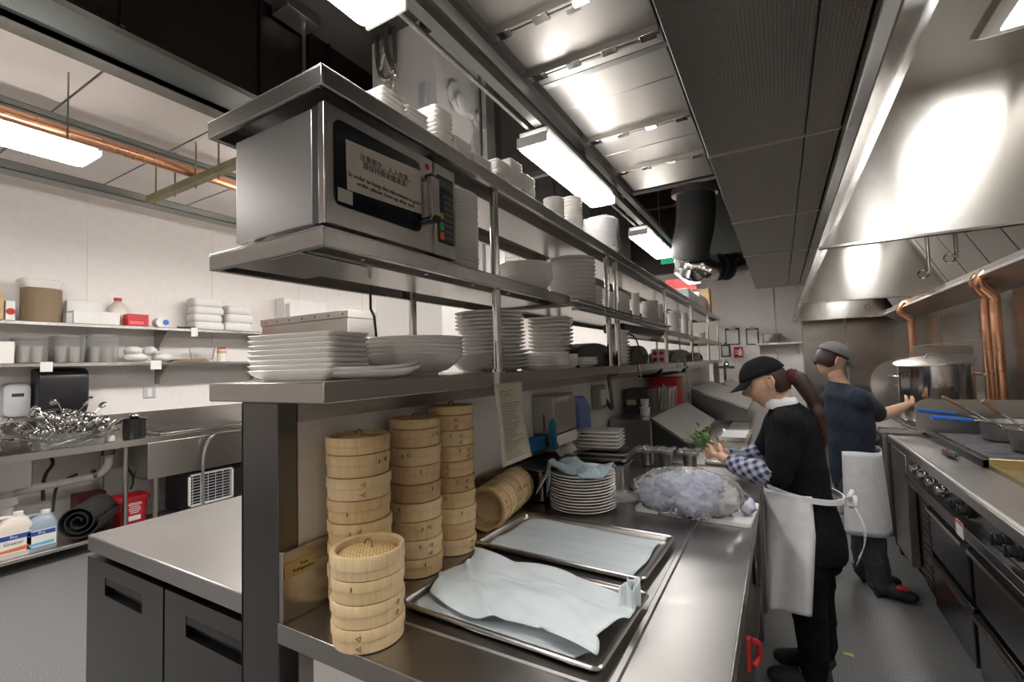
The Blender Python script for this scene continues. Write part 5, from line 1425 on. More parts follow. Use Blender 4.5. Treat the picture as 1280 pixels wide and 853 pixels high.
# clipboards on the far wall
for i,(l,r,t0,b0) in enumerate(((906,925,411,431),(932,949,411,431),(901,913,431,446))):
    a = uy(l,t0,YF-.012); b = uy(r,b0,YF-.012)
    cb = thing('clipboard',('clipboard on the far wall, left of the upper pair','clipboard on the far wall, right of the upper pair','lower clipboard on the far wall beside the red sign')[i],'clipboard',((a.x+b.x)/2,YF-.01,b.z),'clipboards')
    t = MB(); t.box(a.x,b.x,YF-.008,YF-.002,b.z,a.z); part('board', t, GREYC, cb)
    t = MB(); t.box(a.x+.02,b.x-.02,YF-.012,YF-.0085,b.z+.02,a.z-.03); part('paper', t, PAPER, cb)
    t = MB(); m_ = (a.x+b.x)/2; t.box(m_-.05,m_+.05,YF-.03,YF-.012,a.z-.035,a.z-.005); t.box(m_-.02,m_+.02,YF-.03,YF-.012,a.z-.005,a.z+.03); part('clip', t, STEELD, cb)
a = uy(917,434,YF-.01); b = uy(929,447,YF-.01)
rs = thing('fire_sign','red sign with white symbol on the far wall below the clipboards','sign',((a.x+b.x)/2,YF-.01,b.z))
t = MB(); t.box(a.x,b.x,YF-.012,YF-.002,b.z,a.z); part('plate', t, RED, rs)
t = MB(); m_ = a.x+(b.x-a.x)*.72; zc = (a.z+b.z)/2; t.box(m_-.03,m_+.03,YF-.015,YF-.012,zc-.06,zc+.03); t.box(m_-.015,m_+.015,YF-.015,YF-.012,zc+.03,zc+.07); t.box(a.x+.02,a.x+.08,YF-.015,YF-.012,zc+.02,zc+.035); t.box(a.x+.02,a.x+.07,YF-.015,YF-.012,zc-.03,zc-.015); part('symbol', t, WHITEINK, rs)

# little rack with a pot on the far wall
a = uy(945,430,YF-.2); b = uy(1002,433,YF-.2)
fs = thing('far_wall_shelf','small white shelf on the far wall behind the cooks','shelf',((a.x+b.x)/2,YF-.15,a.z))
t = MB(); t.box(a.x,b.x,YF-.35,YF-.012,a.z-.03,a.z); part('board', t, PLASTW, fs, .003)
for xx_ in (a.x+.05,b.x-.05): part('bracket', MB().prism([(xx_,YF-.012,a.z-.031),(xx_,YF-.3,a.z-.031),(xx_,YF-.012,a.z-.2)],(.02,0,0)), STEEL, fs)
c = uy(965,428,YF-.2)
t = MB(); t.lathe((c.x,YF-.2,0),[(0,a.z+.001),(.14,a.z+.001),(.15,a.z+.02),(.15,a.z+.15),(.16,a.z+.155),(.145,a.z+.16),(.14,a.z+.02),(0,a.z+.01)],28); single('small_pot', t, STEEL, 'small steel pot on the far wall shelf', 'pot')
# ================================================================ DISHWASHING SIDE (left wall)
WXF = -5.80
def YX(px, X, z): return Yat(px, X, z)
sh1, sh2 = 2.05, 1.67
for nm,z,lab in (('wall_shelf',sh1,'upper long steel wall shelf over the sinks, holding boxes and folded towels'),('wall_shelf',sh2,'lower long steel wall shelf over the sinks, holding clear tubs')):
    s_ = thing(nm,lab,'shelf',(-5.97,2,z),'wall shelves over the sinks')
    t = MB(); t.box(XL+.001,WXF,-.6,3.9,z-.004,z); t.box(WXF-.004,WXF,-.6,3.9,z-.034,z-.004); t.box(WXF-.02,WXF-.004,-.6,3.9,z-.034,z-.030)
    part('board', t, STEELX, s_, .002)
    for px in (212,):
        y = YX(207,-5.9,z)
        for yy in (y, y-1.6, y+1.1):
            t = MB(); t.prism([(XL+.001,yy,z-.005),(WXF-.06,yy,z-.005),(WXF-.06,yy,z-.03),(XL+.03,yy,z-.24),(XL+.001,yy,z-.24)],(0,.006,0)); t.box(XL+.001,XL+.006,yy,yy+.05,z-.24,z-.005)
            part('bracket', t, STEEL, s_)
def wbox(l, r, yt, X0, X1, z, name, label, cat, m, bevel=.004, group=None, extra=None):
    y0 = Yat(l,X1,z+.04); y1 = Yat(r,X1,z+.04); zt = max(Zat(yt,X1,(y0+y1)/2), z+.02)
    t = MB(); t.box(X0,X1,y0,y1,z+.001,zt)
    if extra: 
        o = thing(name,label,cat,((X0+X1)/2,(y0+y1)/2,z+.001),group); part('body', t, m, o, bevel); extra(o,y0,y1,zt); return o
    return single(name, t, m, label, cat, group, bevel=bevel)
# round brown trays
y0 = Yat(20.5,-5.95,sh1+.1); y1 = Yat(81,-5.95,sh1+.1); R_ = (y1-y0)/2*.86; yc = (y0+y1)/2; zt = Zat(362,-5.95,yc)
print('trays', yc, R_, zt)
R_ = min(R_, .165); n_ = 14; h_ = (zt-sh1)/n_
t = MB(); t.lathe((0,0,0),[(0,.002),(R_*.9,.002),(R_*.92,0),(R_,0),(R_,h_*.96),(R_*.96,h_*.96),(R_*.95,.004),(0,.004)],36); me = t.mesh('round_tray',CORK,40)
first = None
for k in range(n_):
    o = bpy.data.objects.new('round_tray', me) if first is None else first.copy(); first = first or o; COL.objects.link(o)
    o.location = (-5.955+random.uniform(-.002,.002), yc, sh1+.0006+k*h_); o['label'] = 'brown round tray, %s, in the pile on the upper wall shelf' % ordtop(n_-1-k,n_); o['category']='tray'; o['group']='brown trays on the wall shelf'
zt = sh1+n_*h_+.002
t = MB(); t.loft([rrect(-5.95,yc-.01,.2,.24,.04,zt,5),rrect(-5.95,yc-.01,.23,.30,.05,zt+.07,5),rrect(-5.95,yc-.01,.20,.27,.04,zt+.085,5)])
lidb = single('foil_pan', t, PAPER, 'upside-down white pan on top of the brown round trays', 'pan')
wbox(-8,4.5,364,-6.1,-5.84,sh1,'cardboard_box','cardboard box at the left end of the upper wall shelf','box',CARD)
wbox(7,19,376,-6.0,-5.86,sh1,'small_carton','white carton with a red mark left of the brown round trays','box',PAPER, extra=lambda o,a,b,z: part('red_mark', MB().cyl((-5.86,(a+b)/2,sh1+.08),(-5.857,(a+b)/2,sh1+.08),.03,n=12), INKR, o))
def lb1(o,a,b,z): 
    part('front_label', MB().box(-5.82,-5.818,a+.06,a+(b-a)*.48,sh1+.03,z-.025), PLASTW, o); part('front_label', MB().box(-5.82,-5.818,a+(b-a)*.55,b-.06,sh1+.03,z-.025), PLASTW, o)
wbox(92,150,389.5,-6.05,-5.82,sh1,'long_carton','long white carton right of the brown round trays','box',PAPER,extra=lb1)
wbox(83,91,391,-6.0,-5.82,sh1,'small_carton','grey-white carton between the brown trays and the long white carton','box',PLASTG)
wbox(83,134,377,-6.12,-6.06,sh1,'long_carton','flat white carton standing behind the long white carton','box',PLASTW)
# jug
y = Yat(147,-6.0,sh1+.1); zt = Zat(373,-6.0,y); w_ = .075
jg = thing('plastic_jug','translucent plastic jug with a red cap on the upper wall shelf','jug',(-6.0,y,sh1))
H = zt-sh1
JUG = plain_noise('milky_plastic',(.60,.54,.48),(.66,.60,.54),.3,5)
t = MB(); t.loft([rrect(-6.0,y,.13,.14,.03,sh1+.002),rrect(-6.0,y,.15,.16,.035,sh1+.02),rrect(-6.0,y,.15,.16,.035,sh1+H*.55),rrect(-6.0,y,.10,.11,.04,sh1+H*.78),rrect(-6.0,y,.05,.05,.02,sh1+H*.9)]); part('body', t, JUG, jg, angle=60)
t = MB(); t.cyl((-6.0,y,sh1+H*.9),(-6.0,y,zt),.033,n=16); part('cap', t, RED, jg)
def rl_(o,a,b,z): lettering('lettering','KING',.05,(-5.822,(a+b)/2-.02,(sh1+z)/2),(0,1,0),(0,0,1),WHITEINK,o)
wbox(159.5,186,393,-6.0,-5.824,sh1,'red_box','small red box with white lettering on the upper wall shelf','box',RED,extra=lambda o,a,b,z: part('white_patch', MB().box(-5.824,-5.822,a+.02,a+.14,sh1+.02,sh1+.05), REDW, o))
y = Yat(206,-5.85,sh1+.04)
tp = thing('tape_roll','white and blue tape roll right of the red box on the wall shelf','tape',(-5.86,y,sh1))
t = MB(); t.cyl((-5.95,y-.03,sh1+.055),(-5.85,y-.03,sh1+.055),.052,n=24); part('wrap', t, PLASTW, tp)
t = MB(); t.cyl((-5.85,y+.01,sh1+.058),(-5.845,y+.01,sh1+.058),.03,n=20); part('blue_spot', t, BLUEH, tp)
t = MB(); t.tube([(-5.87,Yat(222,-5.87,sh1),sh1+.012),(-5.9,Yat(232,-5.87,sh1),sh1+.012),(-5.86,Yat(243,-5.87,sh1),sh1+.02)],.011,8); single('scraper', t, RUBBER, 'small dark utensil lying left of the folded towels', 'utensil')
def towels(l, r, yts, yb, X, z, where):
    y0 = Yat(l,X,z+.1); y1 = Yat(r,X,z+.1); n = len(yts); zt = Zat(yts[0],X,(y0+y1)/2); h = (zt-z)/n
    for k in range(n):
        i = n-1-k; off = random.uniform(-.02,.02)
        t = MB(); zz_ = z+.001+k*h; w_ = (y1-y0)*random.uniform(.9,1.0)
        cy = (y0+y1)/2+off; 
        t.loft([rrect(X-.1,cy,.17,w_*.93,.03,zz_),rrect(X-.1,cy,.2,w_,.04,zz_+h*.25),rrect(X-.1,cy,.2,w_,.04,zz_+h*.7),rrect(X-.1,cy,.18,w_*.95,.04,zz_+h*.985)])
        bmesh.ops.subdivide_edges(t.bm, edges=t.bm.edges[:], cuts=1)
        for v in t.bm.verts: v.co += Vector((random.uniform(-.003,.003),random.uniform(-.004,.004),random.uniform(-.002,0) if v.co.z>zz_+.01 else 0))
        single('folded_towel', t, TOWEL, 'folded white towel, %s, %s' % (ordtop(i,n), where), 'towel', 'folded towels on the wall shelf', angle=180)
towels(241,281,(374,383,393,402),410,-5.86,sh1,'in the left pile on the wall shelf')
towels(285,318,(383,393,402),413,-5.86,sh1,'in the right pile on the wall shelf')
# lower wall shelf
wbox(-12,18,427,-6.05,-5.84,sh2,'white_box','white box with draped paper at the left end of the lower wall shelf','box',PAPER)
for i,(l,r,yt) in enumerate(((23,65,421),(70,111,419),(113,153,417.5))):
    y0 = Yat(l,-5.84,sh2+.1); y1 = Yat(r,-5.84,sh2+.1); zt = Zat(yt,-5.84,y0); cy = (y0+y1)/2
    w_ = y1-y0
    t = MB(); t.loft([rrect(-5.99,cy,.27,w_*.86,.05,sh2+.002),rrect(-5.99,cy,.3,w_*.95,.05,zt-.015),rrect(-5.99,cy,.31,w_,.05,zt-.012),rrect(-5.99,cy,.31,w_,.05,zt),rrect(-5.99,cy,.29,w_*.92,.05,zt),rrect(-5.99,cy,.26,w_*.82,.05,sh2+.008)])
    b = thing('clear_tub',('leftmost','middle','rightmost')[i]+' clear plastic tub on the lower wall shelf, with tumblers inside','container',(-5.99,cy,sh2),'clear tubs'); part('tub', t, GLASS, b)
    t = MB()
    for k in (-1,1):
        gy = cy+k*w_*.22; t.lathe((-5.97,gy,sh2+.01),[(0,0),(.034,0),(.046,.15),(.043,.15),(.031,.006),(0,.006)],18)
        o = single('tumbler', t, JUG, ('left' if k<0 else 'right')+' milky tumbler inside the '+('leftmost','middle','rightmost')[i]+' clear tub', 'tumbler', 'tumblers in the clear tubs'); t = MB()
for i,(l,r,yt,z_,lab) in enumerate(((154,186,435,0,'left one of the lower white cloth bundles on the lower wall shelf'),(191,216,434,0,'right one of the lower white cloth bundles on the lower wall shelf'),(156,178,425,.07,'left one of the upper white cloth bundles on the lower wall shelf'),(180,196,425,.07,'right one of the upper white cloth bundles on the lower wall shelf'))):
    y0 = Yat(l,-5.9,sh2+.06); y1 = Yat(r,-5.9,sh2+.06)
    single('cloth_bundle', lump(-5.92,(y0+y1)/2,sh2+z_+.052,.10,(y1-y0)/2,.052,i+20,.08,28,16,flat=sh2+z_+.002), TOWEL, lab, 'cloth bundle', 'white cloth bundles', angle=180)
y0 = Yat(216,-5.84,sh2); y1 = Yat(262,-5.84,sh2)
for k in range(2):
    t = MB(); t.box(-6.05,-5.84,y0+.05*k,y1-.03*k,sh2+.001+.016*k,sh2+.016+.016*k); single('brown_tray', t, CORK, ('lower','upper')[k]+' brown rectangular tray on the right of the lower wall shelf', 'tray', bevel=.004)
y = Yat(254,-5.93,sh2+.1)
t = MB(); t.loft([rrect(-5.95,y,.16,.20,.04,sh2+.035),rrect(-5.95,y,.18,.24,.04,sh2+.17),rrect(-5.95,y,.16,.22,.04,sh2+.17),rrect(-5.95,y,.14,.18,.04,sh2+.04)]); single('clear_tub', t, GLASS, 'small clear plastic tub on the brown trays', 'container')
y = Yat(277,-5.9,sh2+.1); jr = thing('jar','white jar with red lid at the right end of the lower wall shelf','jar',(-5.9,y,sh2))
t = MB(); t.cyl((-5.9,y,sh2+.002),(-5.9,y,sh2+.15),.05,n=20); part('body', t, PAPER, jr, .004)
t = MB(); t.cyl((-5.9,y,sh2+.1),(-5.9,y,sh2+.135),.051,n=20); part('label_band', t, CARD, jr)
t = MB(); t.cyl((-5.9,y,sh2+.15),(-5.9,y,sh2+.17),.045,n=20); part('lid', t, RED, jr)
for i,(px,zc,w_,h_,lab) in enumerate(((58,sh2-.045,.085,.07,'small white tag taped under the lower wall shelf above the black dispenser'),(195,sh2-.04,.10,.075,'cream tag taped to the lower wall shelf near the bracket'),(243,sh1-.05,.07,.08,'pale blue tag taped to the upper wall shelf below the towels'))):
    y = Yat(px,WXF,zc); t = MB(); t.box(WXF+.001,WXF+.003,y-w_/2,y+w_/2,zc-h_/2,zc+h_/2+.02); single('tag', t, PAPER, lab, 'tag')
# dispensers
y0 = Yat(3,XL+.1,1.35); y1 = Yat(39,XL+.1,1.35); z0 = Zat(524,XL+.1,y0); z1 = Zat(479,XL+.1,y0)
sd_ = thing('soap_dispenser','pale grey soap dispenser on the left wall beside the black towel dispenser','dispenser',(XL+.06,(y0+y1)/2,z0))
t = MB(); t.loft([[Vector((XL+.001+x, (y0+y1)/2+v.x, (z0+z1)/2+v.y)) for v in rrect(0,0,(y1-y0)*s,(z1-z0)*s,.05,0)] for x,s in ((0,1.0),(.08,1.0),(.11,.93),(.12,.7))]); part('cover', t, PLASTG, sd_)
t = MB(); t.box(XL+.12,XL+.122,(y0+y1)/2-.04,(y0+y1)/2+.04,z1-.13,z1-.10); part('badge', t, GREYC, sd_)
t = MB(); t.box(XL+.001,XL+.012,y0-.03,y1+.09,z0-.03,z1-.02); single('dispenser_plate', t, WHITEWALL, 'pale backing board on the left wall behind the soap dispenser', 'board', bevel=.004)
y0 = Yat(47,XL+.22,1.4); y1 = Yat(111,XL+.22,1.4); z0 = Zat(518,XL+.2,y1); z1 = Zat(461,XL+.2,y0)
tdp = thing('towel_dispenser','large black roll towel dispenser on the left wall above the sinks','dispenser',(XL+.12,(y0+y1)/2,z0))
cy = (y0+y1)/2; hw = (y1-y0)/2
t = MB(); pts = []
for k in range(9):
    a = PI/2*k/8; pts.append(Vector((XL+.012+.13+.10*math.sin(a), 0, z1-.10+.10*math.cos(a))))
prof = [Vector((XL+.013,0,z0)),Vector((XL+.013,0,z1))]+pts+[Vector((XL+.24,0,z0+.10)),Vector((XL+.19,0,z0+.02))]
t.prism([Vector((p.x,cy-hw,p.z)) for p in prof],(0,2*hw,0)); part('cover', t, BLACKP, tdp, .02, seg=3)
t = MB(); t.tube([(XL+.1,cy+hw,z0+.16),(XL+.1,cy+hw+.07,z0+.16)],.012,8); part('lever', t, BLACKP, tdp)
t = MB(); t.box(XL+.2,XL+.245,cy-hw*.75,cy+hw*.0,z0+.05,z0+.058); part('tear_bar', t, POLISH, tdp)
y = Yat(186.5,XL,1.3)
ol = thing('wall_outlet','small beige wall outlet below the shelf bracket on the left wall','outlet',(XL,y,1.27))
t = MB(); t.box(XL+.001,XL+.01,y-.06,y+.06,1.275,1.40); part('plate', t, PLASTG, ol, .003); t = MB(); t.box(XL+.01,XL+.014,y-.02,y+.02,1.29,1.385); part('sockets', t, PAPER, ol)

# ---- sink counter
SF = -5.46
sk = thing('sink_counter','long stainless sink counter along the left wall','counter',(-5.8,1.4,0))
t = MB(); y_s0, y_s1 = Yat(-60,-5.6,.9), Yat(40,-5.6,.9)
y_s1 = Yat(42,-5.52,.9); y_s0 = y_s1-.75
t.box(XL+.012,SF,-.8,y_s0,.86,.9); t.box(XL+.012,SF,y_s1,3.9,.86,.9); t.box(XL+.012,-6.02,y_s0,y_s1,.86,.9); t.box(-5.54,SF,y_s0,y_s1,.86,.9)
part('worktop', t, STEELX, sk)
t = MB(); t.box(SF,SF+.006,-.8,3.9,.85,.912); t.box(XL+.001,XL+.012,-.8,3.9,.86,1.13); part('edge', t, STEELX, sk)
t = MB(); t.box(-6.02,-5.54,y_s0,y_s0+.004,.62,.86); t.box(-6.02,-5.54,y_s1-.004,y_s1,.62,.86); t.box(-6.02,-6.016,y_s0,y_s1,.62,.86); t.box(-5.544,-5.54,y_s0,y_s1,.62,.86); t.box(-6.02,-5.54,y_s0,y_s1,.615,.62); part('basin', t, STEEL, sk)
# second big basin with apron on the right
ya = Yat(184,SF,.75)
t = MB(); t.box(-6.0,SF+.012,ya,3.9,.50,.86); part('deep_basin', t, STEEL, sk, .004)
t = MB(); t.box(-5.95,-5.55,ya+.15,3.5,.901,.93) ; part('raised_rim', t, STEELX, sk, .004)
t = MB(); t.box(-5.90,-5.60,ya+.2,3.4,.9305,.934); part('trough', t, BLACKP, sk)
for px in (155,):
    y = Yat(155,-5.55,.6)
    for yy in (-.5,y,3.7): 
        for xx_ in (-5.52,-6.05):
            t = MB(); t.cyl((xx_,yy,0),(xx_,yy,.86),.02,n=12); part('leg', t, STEEL, sk)
y = Yat(194,SF-.03,.3); t = MB(); t.cyl((SF-.03,y,0),(SF-.03,y,.5),.022,n=12); part('leg', t, STEEL, sk)
uz0 = .12
yb1 = Yat(139,-5.27,uz0)
t = MB(); t.box(-6.0,-5.27,-.8,yb1,uz0-.03,uz0); part('undershelf', t, STEEL, sk, .003)
# faucet
y = Yat(8,-5.95,1.05)
fc_ = thing('faucet','chrome faucet at the left sink','faucet',(-5.95,y,.9))
t = MB(); t.cyl((-6.08,y,.901),(-6.08,y,1.0),.022,n=14); t.tube(smooth([Vector((-6.08,y,1.0)),Vector((-6.0,y-.03,1.10)),Vector((-5.85,y-.06,1.13)),Vector((-5.76,y-.06,1.06))],8),.013,10); part('spout', t, POLISH, fc_)
t = MB(); t.tube([(-6.05,y+.05,.97),(-5.95,y+.12,1.0)],.010,8); t.cyl((-6.08,y+.03,.93),(-6.03,y+.06,.98),.02,n=10); part('lever', t, POLISH, fc_)
# pile of ladles and serving spoons in a colander
cy = Yat(88,-5.72,1.0)
bk = thing('utensil_basket','clear basin under the pile of steel spoons on the sink counter','basket',(-5.72,cy,.9))
t = MB(); t.loft([rrect(-5.72,cy,.30,.52,.08,.902),rrect(-5.72,cy,.34,.60,.09,1.03),rrect(-5.72,cy,.35,.62,.09,1.04),rrect(-5.72,cy,.33,.60,.09,1.04),rrect(-5.72,cy,.28,.50,.08,.91)]); part('basin', t, GLASS, bk)
ru = random.Random(4)
t = MB(); t.tube([(0,0,0),(.10,0,.004),(.2,0,0)],[.004,.003,.005],6); t.ball((.225,0,.004),.028,12,6,(1.15,.8,.35)); meS = t.mesh('serving_spoon', POLISH, 60)
t = MB(); t.tube([(0,0,0),(.12,0,.0),(.2,0,.02)],[.004,.003,.003],6); t.lathe((.22,0,.01),[(0,-.02),(.015,-.016),(.024,-.004),(.026,.006),(.023,.006),(.014,-.012),(0,-.016)],14); meL = t.mesh('ladle', POLISH, 60)
t = MB(); t.tube([(0,.006,0),(.13,.018,0),(.22,.012,0)],[.006,.005,.006],6); t.tube([(0,-.006,0),(.13,-.018,0),(.22,-.012,0)],[.006,.005,.006],6); t.ball((0,0,0),.010,8,6); meT = t.mesh('tongs', POLISH, 60)
for k in range(90):
    me, nm = ((meS,'serving_spoon'),(meL,'ladle'),(meT,'tongs'))[k%3]
    o = bpy.data.objects.new(nm, me); COL.objects.link(o)
    ring_ = k/90; a = ru.uniform(0,2*PI); rr = .20*math.sqrt(ru.random())
    z = .925+.22*ring_*(1-rr/.3)
    o.location = (-5.72+rr*math.cos(a)*.7, cy+rr*math.sin(a)*1.5-.05, z); o.rotation_euler = (ru.uniform(-.6,.6), -ru.uniform(.05,1.0), ru.uniform(0,2*PI)); o.scale = (1.15,1.7,1.7)
    o['label'] = {'serving_spoon':'one of the steel serving spoons heaped in the clear basin','ladle':'one of the small steel ladles heaped in the clear basin','tongs':'one of the steel tongs heaped in the clear basin'}[nm]
    o['category'] = {'serving_spoon':'spoon','ladle':'ladle','tongs':'tongs'}[nm]; o['group'] = {'serving_spoon':'heaped serving spoons','ladle':'heaped ladles','tongs':'heaped tongs'}[nm]
# black crock with ladle
y = Yat(169,-5.60,1.0)
ck = thing('utensil_crock','tall black crock with a steel ladle on the sink counter','crock',(-5.62,y,.9))
t = MB(); t.lathe((-5.62,y,.9),[(0,.002),(.085,.002),(.092,.02),(.095,.18),(.10,.19),(.10,.20),(.09,.20),(.086,.02),(0,.012)],24); part('pot', t, BLACKP, ck)
t = MB(); t.tube([(-5.56,y+.09,1.10),(-5.62,y,1.115),(-5.68,y-.09,1.105)],.006,6); t.ball((-5.62,y-.0,1.13),.045,14,8,(1,1,.7)); part('ladle', t, POLISH, ck)
single('small_tub', MB().box(-5.66,-5.60,y-.22,y-.16,.902,.96), PLASTW, 'small white tub in front of the black crock', 'tub', bevel=.01)
# bent steel rail in front of the apron
a = ux(300,538,SF+.06); p_ = [(300,539),(275,542),(262,549),(254,575),(254,632)]
pts = smooth([ux(*q,SF+.08) for q in p_],6); pts[-1].z = max(pts[-1].z,.0); 
e = ux(254,632,SF+.08); pts.append(Vector((e.x,e.y,.0)))
single('steel_rail', MB().tube(pts,.016,10), POLISH, 'bent steel tube rail in front of the large sink apron', 'rail')
# machine with grille below
y0 = Yat(236,SF-.02,.3); y1 = Yat(292,SF-.02,.3)
ic = thing('condenser_unit','black machine with white louvred grille under the large sink','machine',(-5.7,(y0+y1)/2,0))
t = MB(); t.box(-5.98,SF-.04,y0-.9 if False else y0,y1+.4,.05,.48); part('case', t, BLACKP, ic, .005)
z0g = Zat(626,SF-.03,y0); z1g = Zat(594,SF-.03,y1)
t = MB(); t.box(SF-.04,SF-.02,y0,y0+.02,.12,.46); t.box(SF-.04,SF-.02,y1-.02,y1,.12,.46); t.box(SF-.04,SF-.02,y0,y1,.12,.14); t.box(SF-.04,SF-.02,y0,y1,.44,.46); gf = part('grille_frame', t, PAPER, ic)
for k in range(9):
    t = MB(); z = .165+k*.031; t.prism([(SF-.036,y0+.02,z),(SF-.028,y0+.02,z-.003),(SF-.028,y0+.02,z-.001),(SF-.036,y0+.02,z+.002)],(0,y1-y0-.04,0)); part('louvre', t, PLASTG, gf)
for k in range(6):
    y = y0+(y1-y0)*(k+.5)/6; t = MB(); t.box(SF-.024,SF-.021,y-.003,y+.003,.14,.44); part('wire', t, PLASTG, gf)
# drain pipes
dp = thing('drain_pipe','white plastic drain pipe sloping under the sinks','pipe',(-5.75,1.5,.3))
def sp(px,py,X=-5.75): return ux(px,py,X)
pts = smooth([sp(135,561),sp(136,578),sp(128,590),sp(112,597),sp(60,607),sp(14,617)],8)
t = MB(); t.tube(pts,.035,12); part('pipe', t, PVC, dp, angle=60)
t = MB(); b = sp(8,617); t.tube([sp(8,590)-Vector((0,0,-.1)),sp(8,617),sp(6,650)],.05,12); t.cyl(sp(8,622),sp(8,632),.07,n=16); part('trap', t, PVC, dp)
t = MB(); c = sp(135,569); t.cyl(c,c+Vector((0,0,.06)),.055,n=16); t.cyl(sp(115,594),sp(119,593),.045,n=14); part('collar', t, STEELD, dp)
single('hose', MB().tube(smooth([sp(63,570),sp(66,580),sp(58,592),sp(54,606),sp(54,626)],8),.014,8), RUBBER, 'black hose hanging below the left sink to the floor valve', 'hose')
single('hose', MB().tube(smooth([sp(97,593),sp(82,600),sp(70,612),sp(66,640)],8),.012,8), RUBBER, 'thin black hose crossing the drain pipe under the sinks', 'hose')
single('hose', MB().tube(smooth([sp(159,585),sp(166,596),sp(166,606)],8)+[sp(163,612)],.010,8), RUBBER, 'short dark hose behind the red bucket', 'hose')
# red bucket
yb = Yat(163,-5.72,.2)
bt = thing('red_bucket','red square cleaning bucket with white print on the floor under the sinks','bucket',(-5.74,yb,0))
zt = Zat(618,-5.65,yb); zt = .335
t = MB(); t.loft([rrect(-5.74,yb,.20,.20,.04,.002),rrect(-5.74,yb,.24,.25,.05,zt-.04),rrect(-5.74,yb,.26,.28,.05,zt-.038),rrect(-5.74,yb,.26,.28,.05,zt),rrect(-5.74,yb,.24,.26,.05,zt),rrect(-5.74,yb,.19,.19,.04,.02)]); part('pail', t, RED, bt)
t = MB()
for k,(w_,z) in enumerate(((.10,.265),(.12,.25),(.08,.23),(.10,.21),(.09,.19),(.07,.17))): t.box(-5.62-.018*(1-z/.30),-5.616-.018*(1-z/.30),yb-w_/2,yb+w_/2,z,z+.007)
t.box(-5.630,-5.626,yb-.05,yb+.05,.10,.145)
part('white_print', t, WHITEINK, bt)
# jugs of cleaner on the undershelf
def jug(px, X, w, d, h, m, capm, lab, c1, c2, text):
    y = Yat(px,X,uz0+.1); o = thing('cleaner_jug',lab,'jug',(X,y,uz0),'cleaner jugs')
    z = uz0
    t = MB(); t.loft([rrect(X,y,d*.96,w*.96,.03,z+.001),rrect(X,y,d,w,.035,z+.02),rrect(X,y,d,w,.035,z+h*.68),rrect(X,y+.02,d*.7,w*.6,.04,z+h*.86),rrect(X,y+.04,.05,.05,.02,z+h*.92)]); part('body', t, m, o, angle=60)
    t = MB(); t.cyl((X,y+.04,z+h*.92),(X,y+.04,z+h),.03,n=16); part('cap', t, capm, o)
    t = MB(); t.tube(smooth([Vector((X,y+.02,z+h*.88)),Vector((X,y-w*.3,z+h*.9)),Vector((X,y-w*.42,z+h*.66))],6),.016,8); part('grip', t, m, o)
    xf = X+d/2+.0008
    t = MB(); t.box(xf-.0005,xf+.0006,y-w*.42,y+w*.42,z+.04,z+h*.55); l = part('front_label', t, PAPER, o)
    t = MB(); t.box(xf+.0006,xf+.0012,y-w*.40,y+w*.40,z+h*.42,z+h*.53); part('label_band', t, c1, l)
    t = MB(); t.prism([(xf+.0006,y-w*.40,z+.05),(xf+.0006,y+w*.36,z+.05),(xf+.0006,y+w*.36,z+h*.24),(xf+.0006,y-w*.40,z+.07)],(.0006,0,0)); part('label_band', t, c2, l)
    lettering('label_text',text[0],.03,(xf+.0016,y,z+h*.475),(0,1,0),(0,0,1),WHITEINK,l)
    if text[1]: lettering('label_text',text[1],.035,(xf+.0016,y,z+h*.34),(0,1,0),(0,0,1),INK,l)
lig = plain_noise('light_blue',(.10,.42,.60),(.14,.48,.66),.4,5); org = plain_noise('orange_print',(.65,.16,.05),(.7,.2,.06),.5,5); blu = plain_noise('dark_blue_print',(.02,.06,.28),(.03,.08,.32),.5,5)
jug(13,-5.40,.24,.15,.34,JUG,PAPER,'milky cleaner jug with an orange and blue label at the left end of the undershelf',blu,org,('Pro','Greaser'))
jug(48,-5.40,.21,.15,.31,plain_noise('blue_milky',(.22,.28,.34),(.28,.34,.40),.3,5),PLASTW,'blue-grey cleaner jug with a light blue label beside the milky jug',blu,lig,('Ecolab'[:0]+'Pro',''))
# rolled rubber mats
y = Yat(92,-5.45,uz0+.1)
t = MB(); cx_, cz_ = -5.5, uz0+.14
sp_ = []
for k in range(60):
    a = k*.32; r = .03+.0062*k*.32*1.05; sp_.append((r*math.cos(a), r*math.sin(a)))
R_ = .03+.0062*60*.32*1.05
A0 = Vector((-5.30,y-.02,uz0+R_+.012)); dirv = Vector((-.75,.55,0)).normalized(); sidev = Vector((.55,.75,0)).normalized()
for (a,b),(c,d) in zip(sp_,sp_[1:]):
    p0 = A0+sidev*a+Vector((0,0,b)); p1 = A0+sidev*c+Vector((0,0,d)); n_v = (p1-p0).cross(dirv).normalized()*.008
    t.hexa([p0,p1,p1+n_v,p0+n_v],[p0+dirv*.5,p1+dirv*.5,p1+n_v+dirv*.5,p0+n_v+dirv*.5])
single('rolled_mat', t, RUBBER, 'black rubber floor mat rolled up on the undershelf beside the jugs', 'mat', angle=60)
t = MB(); t.box(-6.05,-5.86,Yat(95,-5.9,.2),Yat(131,-5.9,.2),uz0+.001,.40); single('storage_crate', t, plain_noise('dark_red_plastic',(.10,.01,.015),(.14,.02,.02),.5,5), 'dark red crate on the floor behind the rolled mat', 'crate', bevel=.01)
# wall cove at the floor
t = MB(); t.box(XL,XL+.02,YN,YF,0,.12); struct('baseboard_left', t, PLASTG)
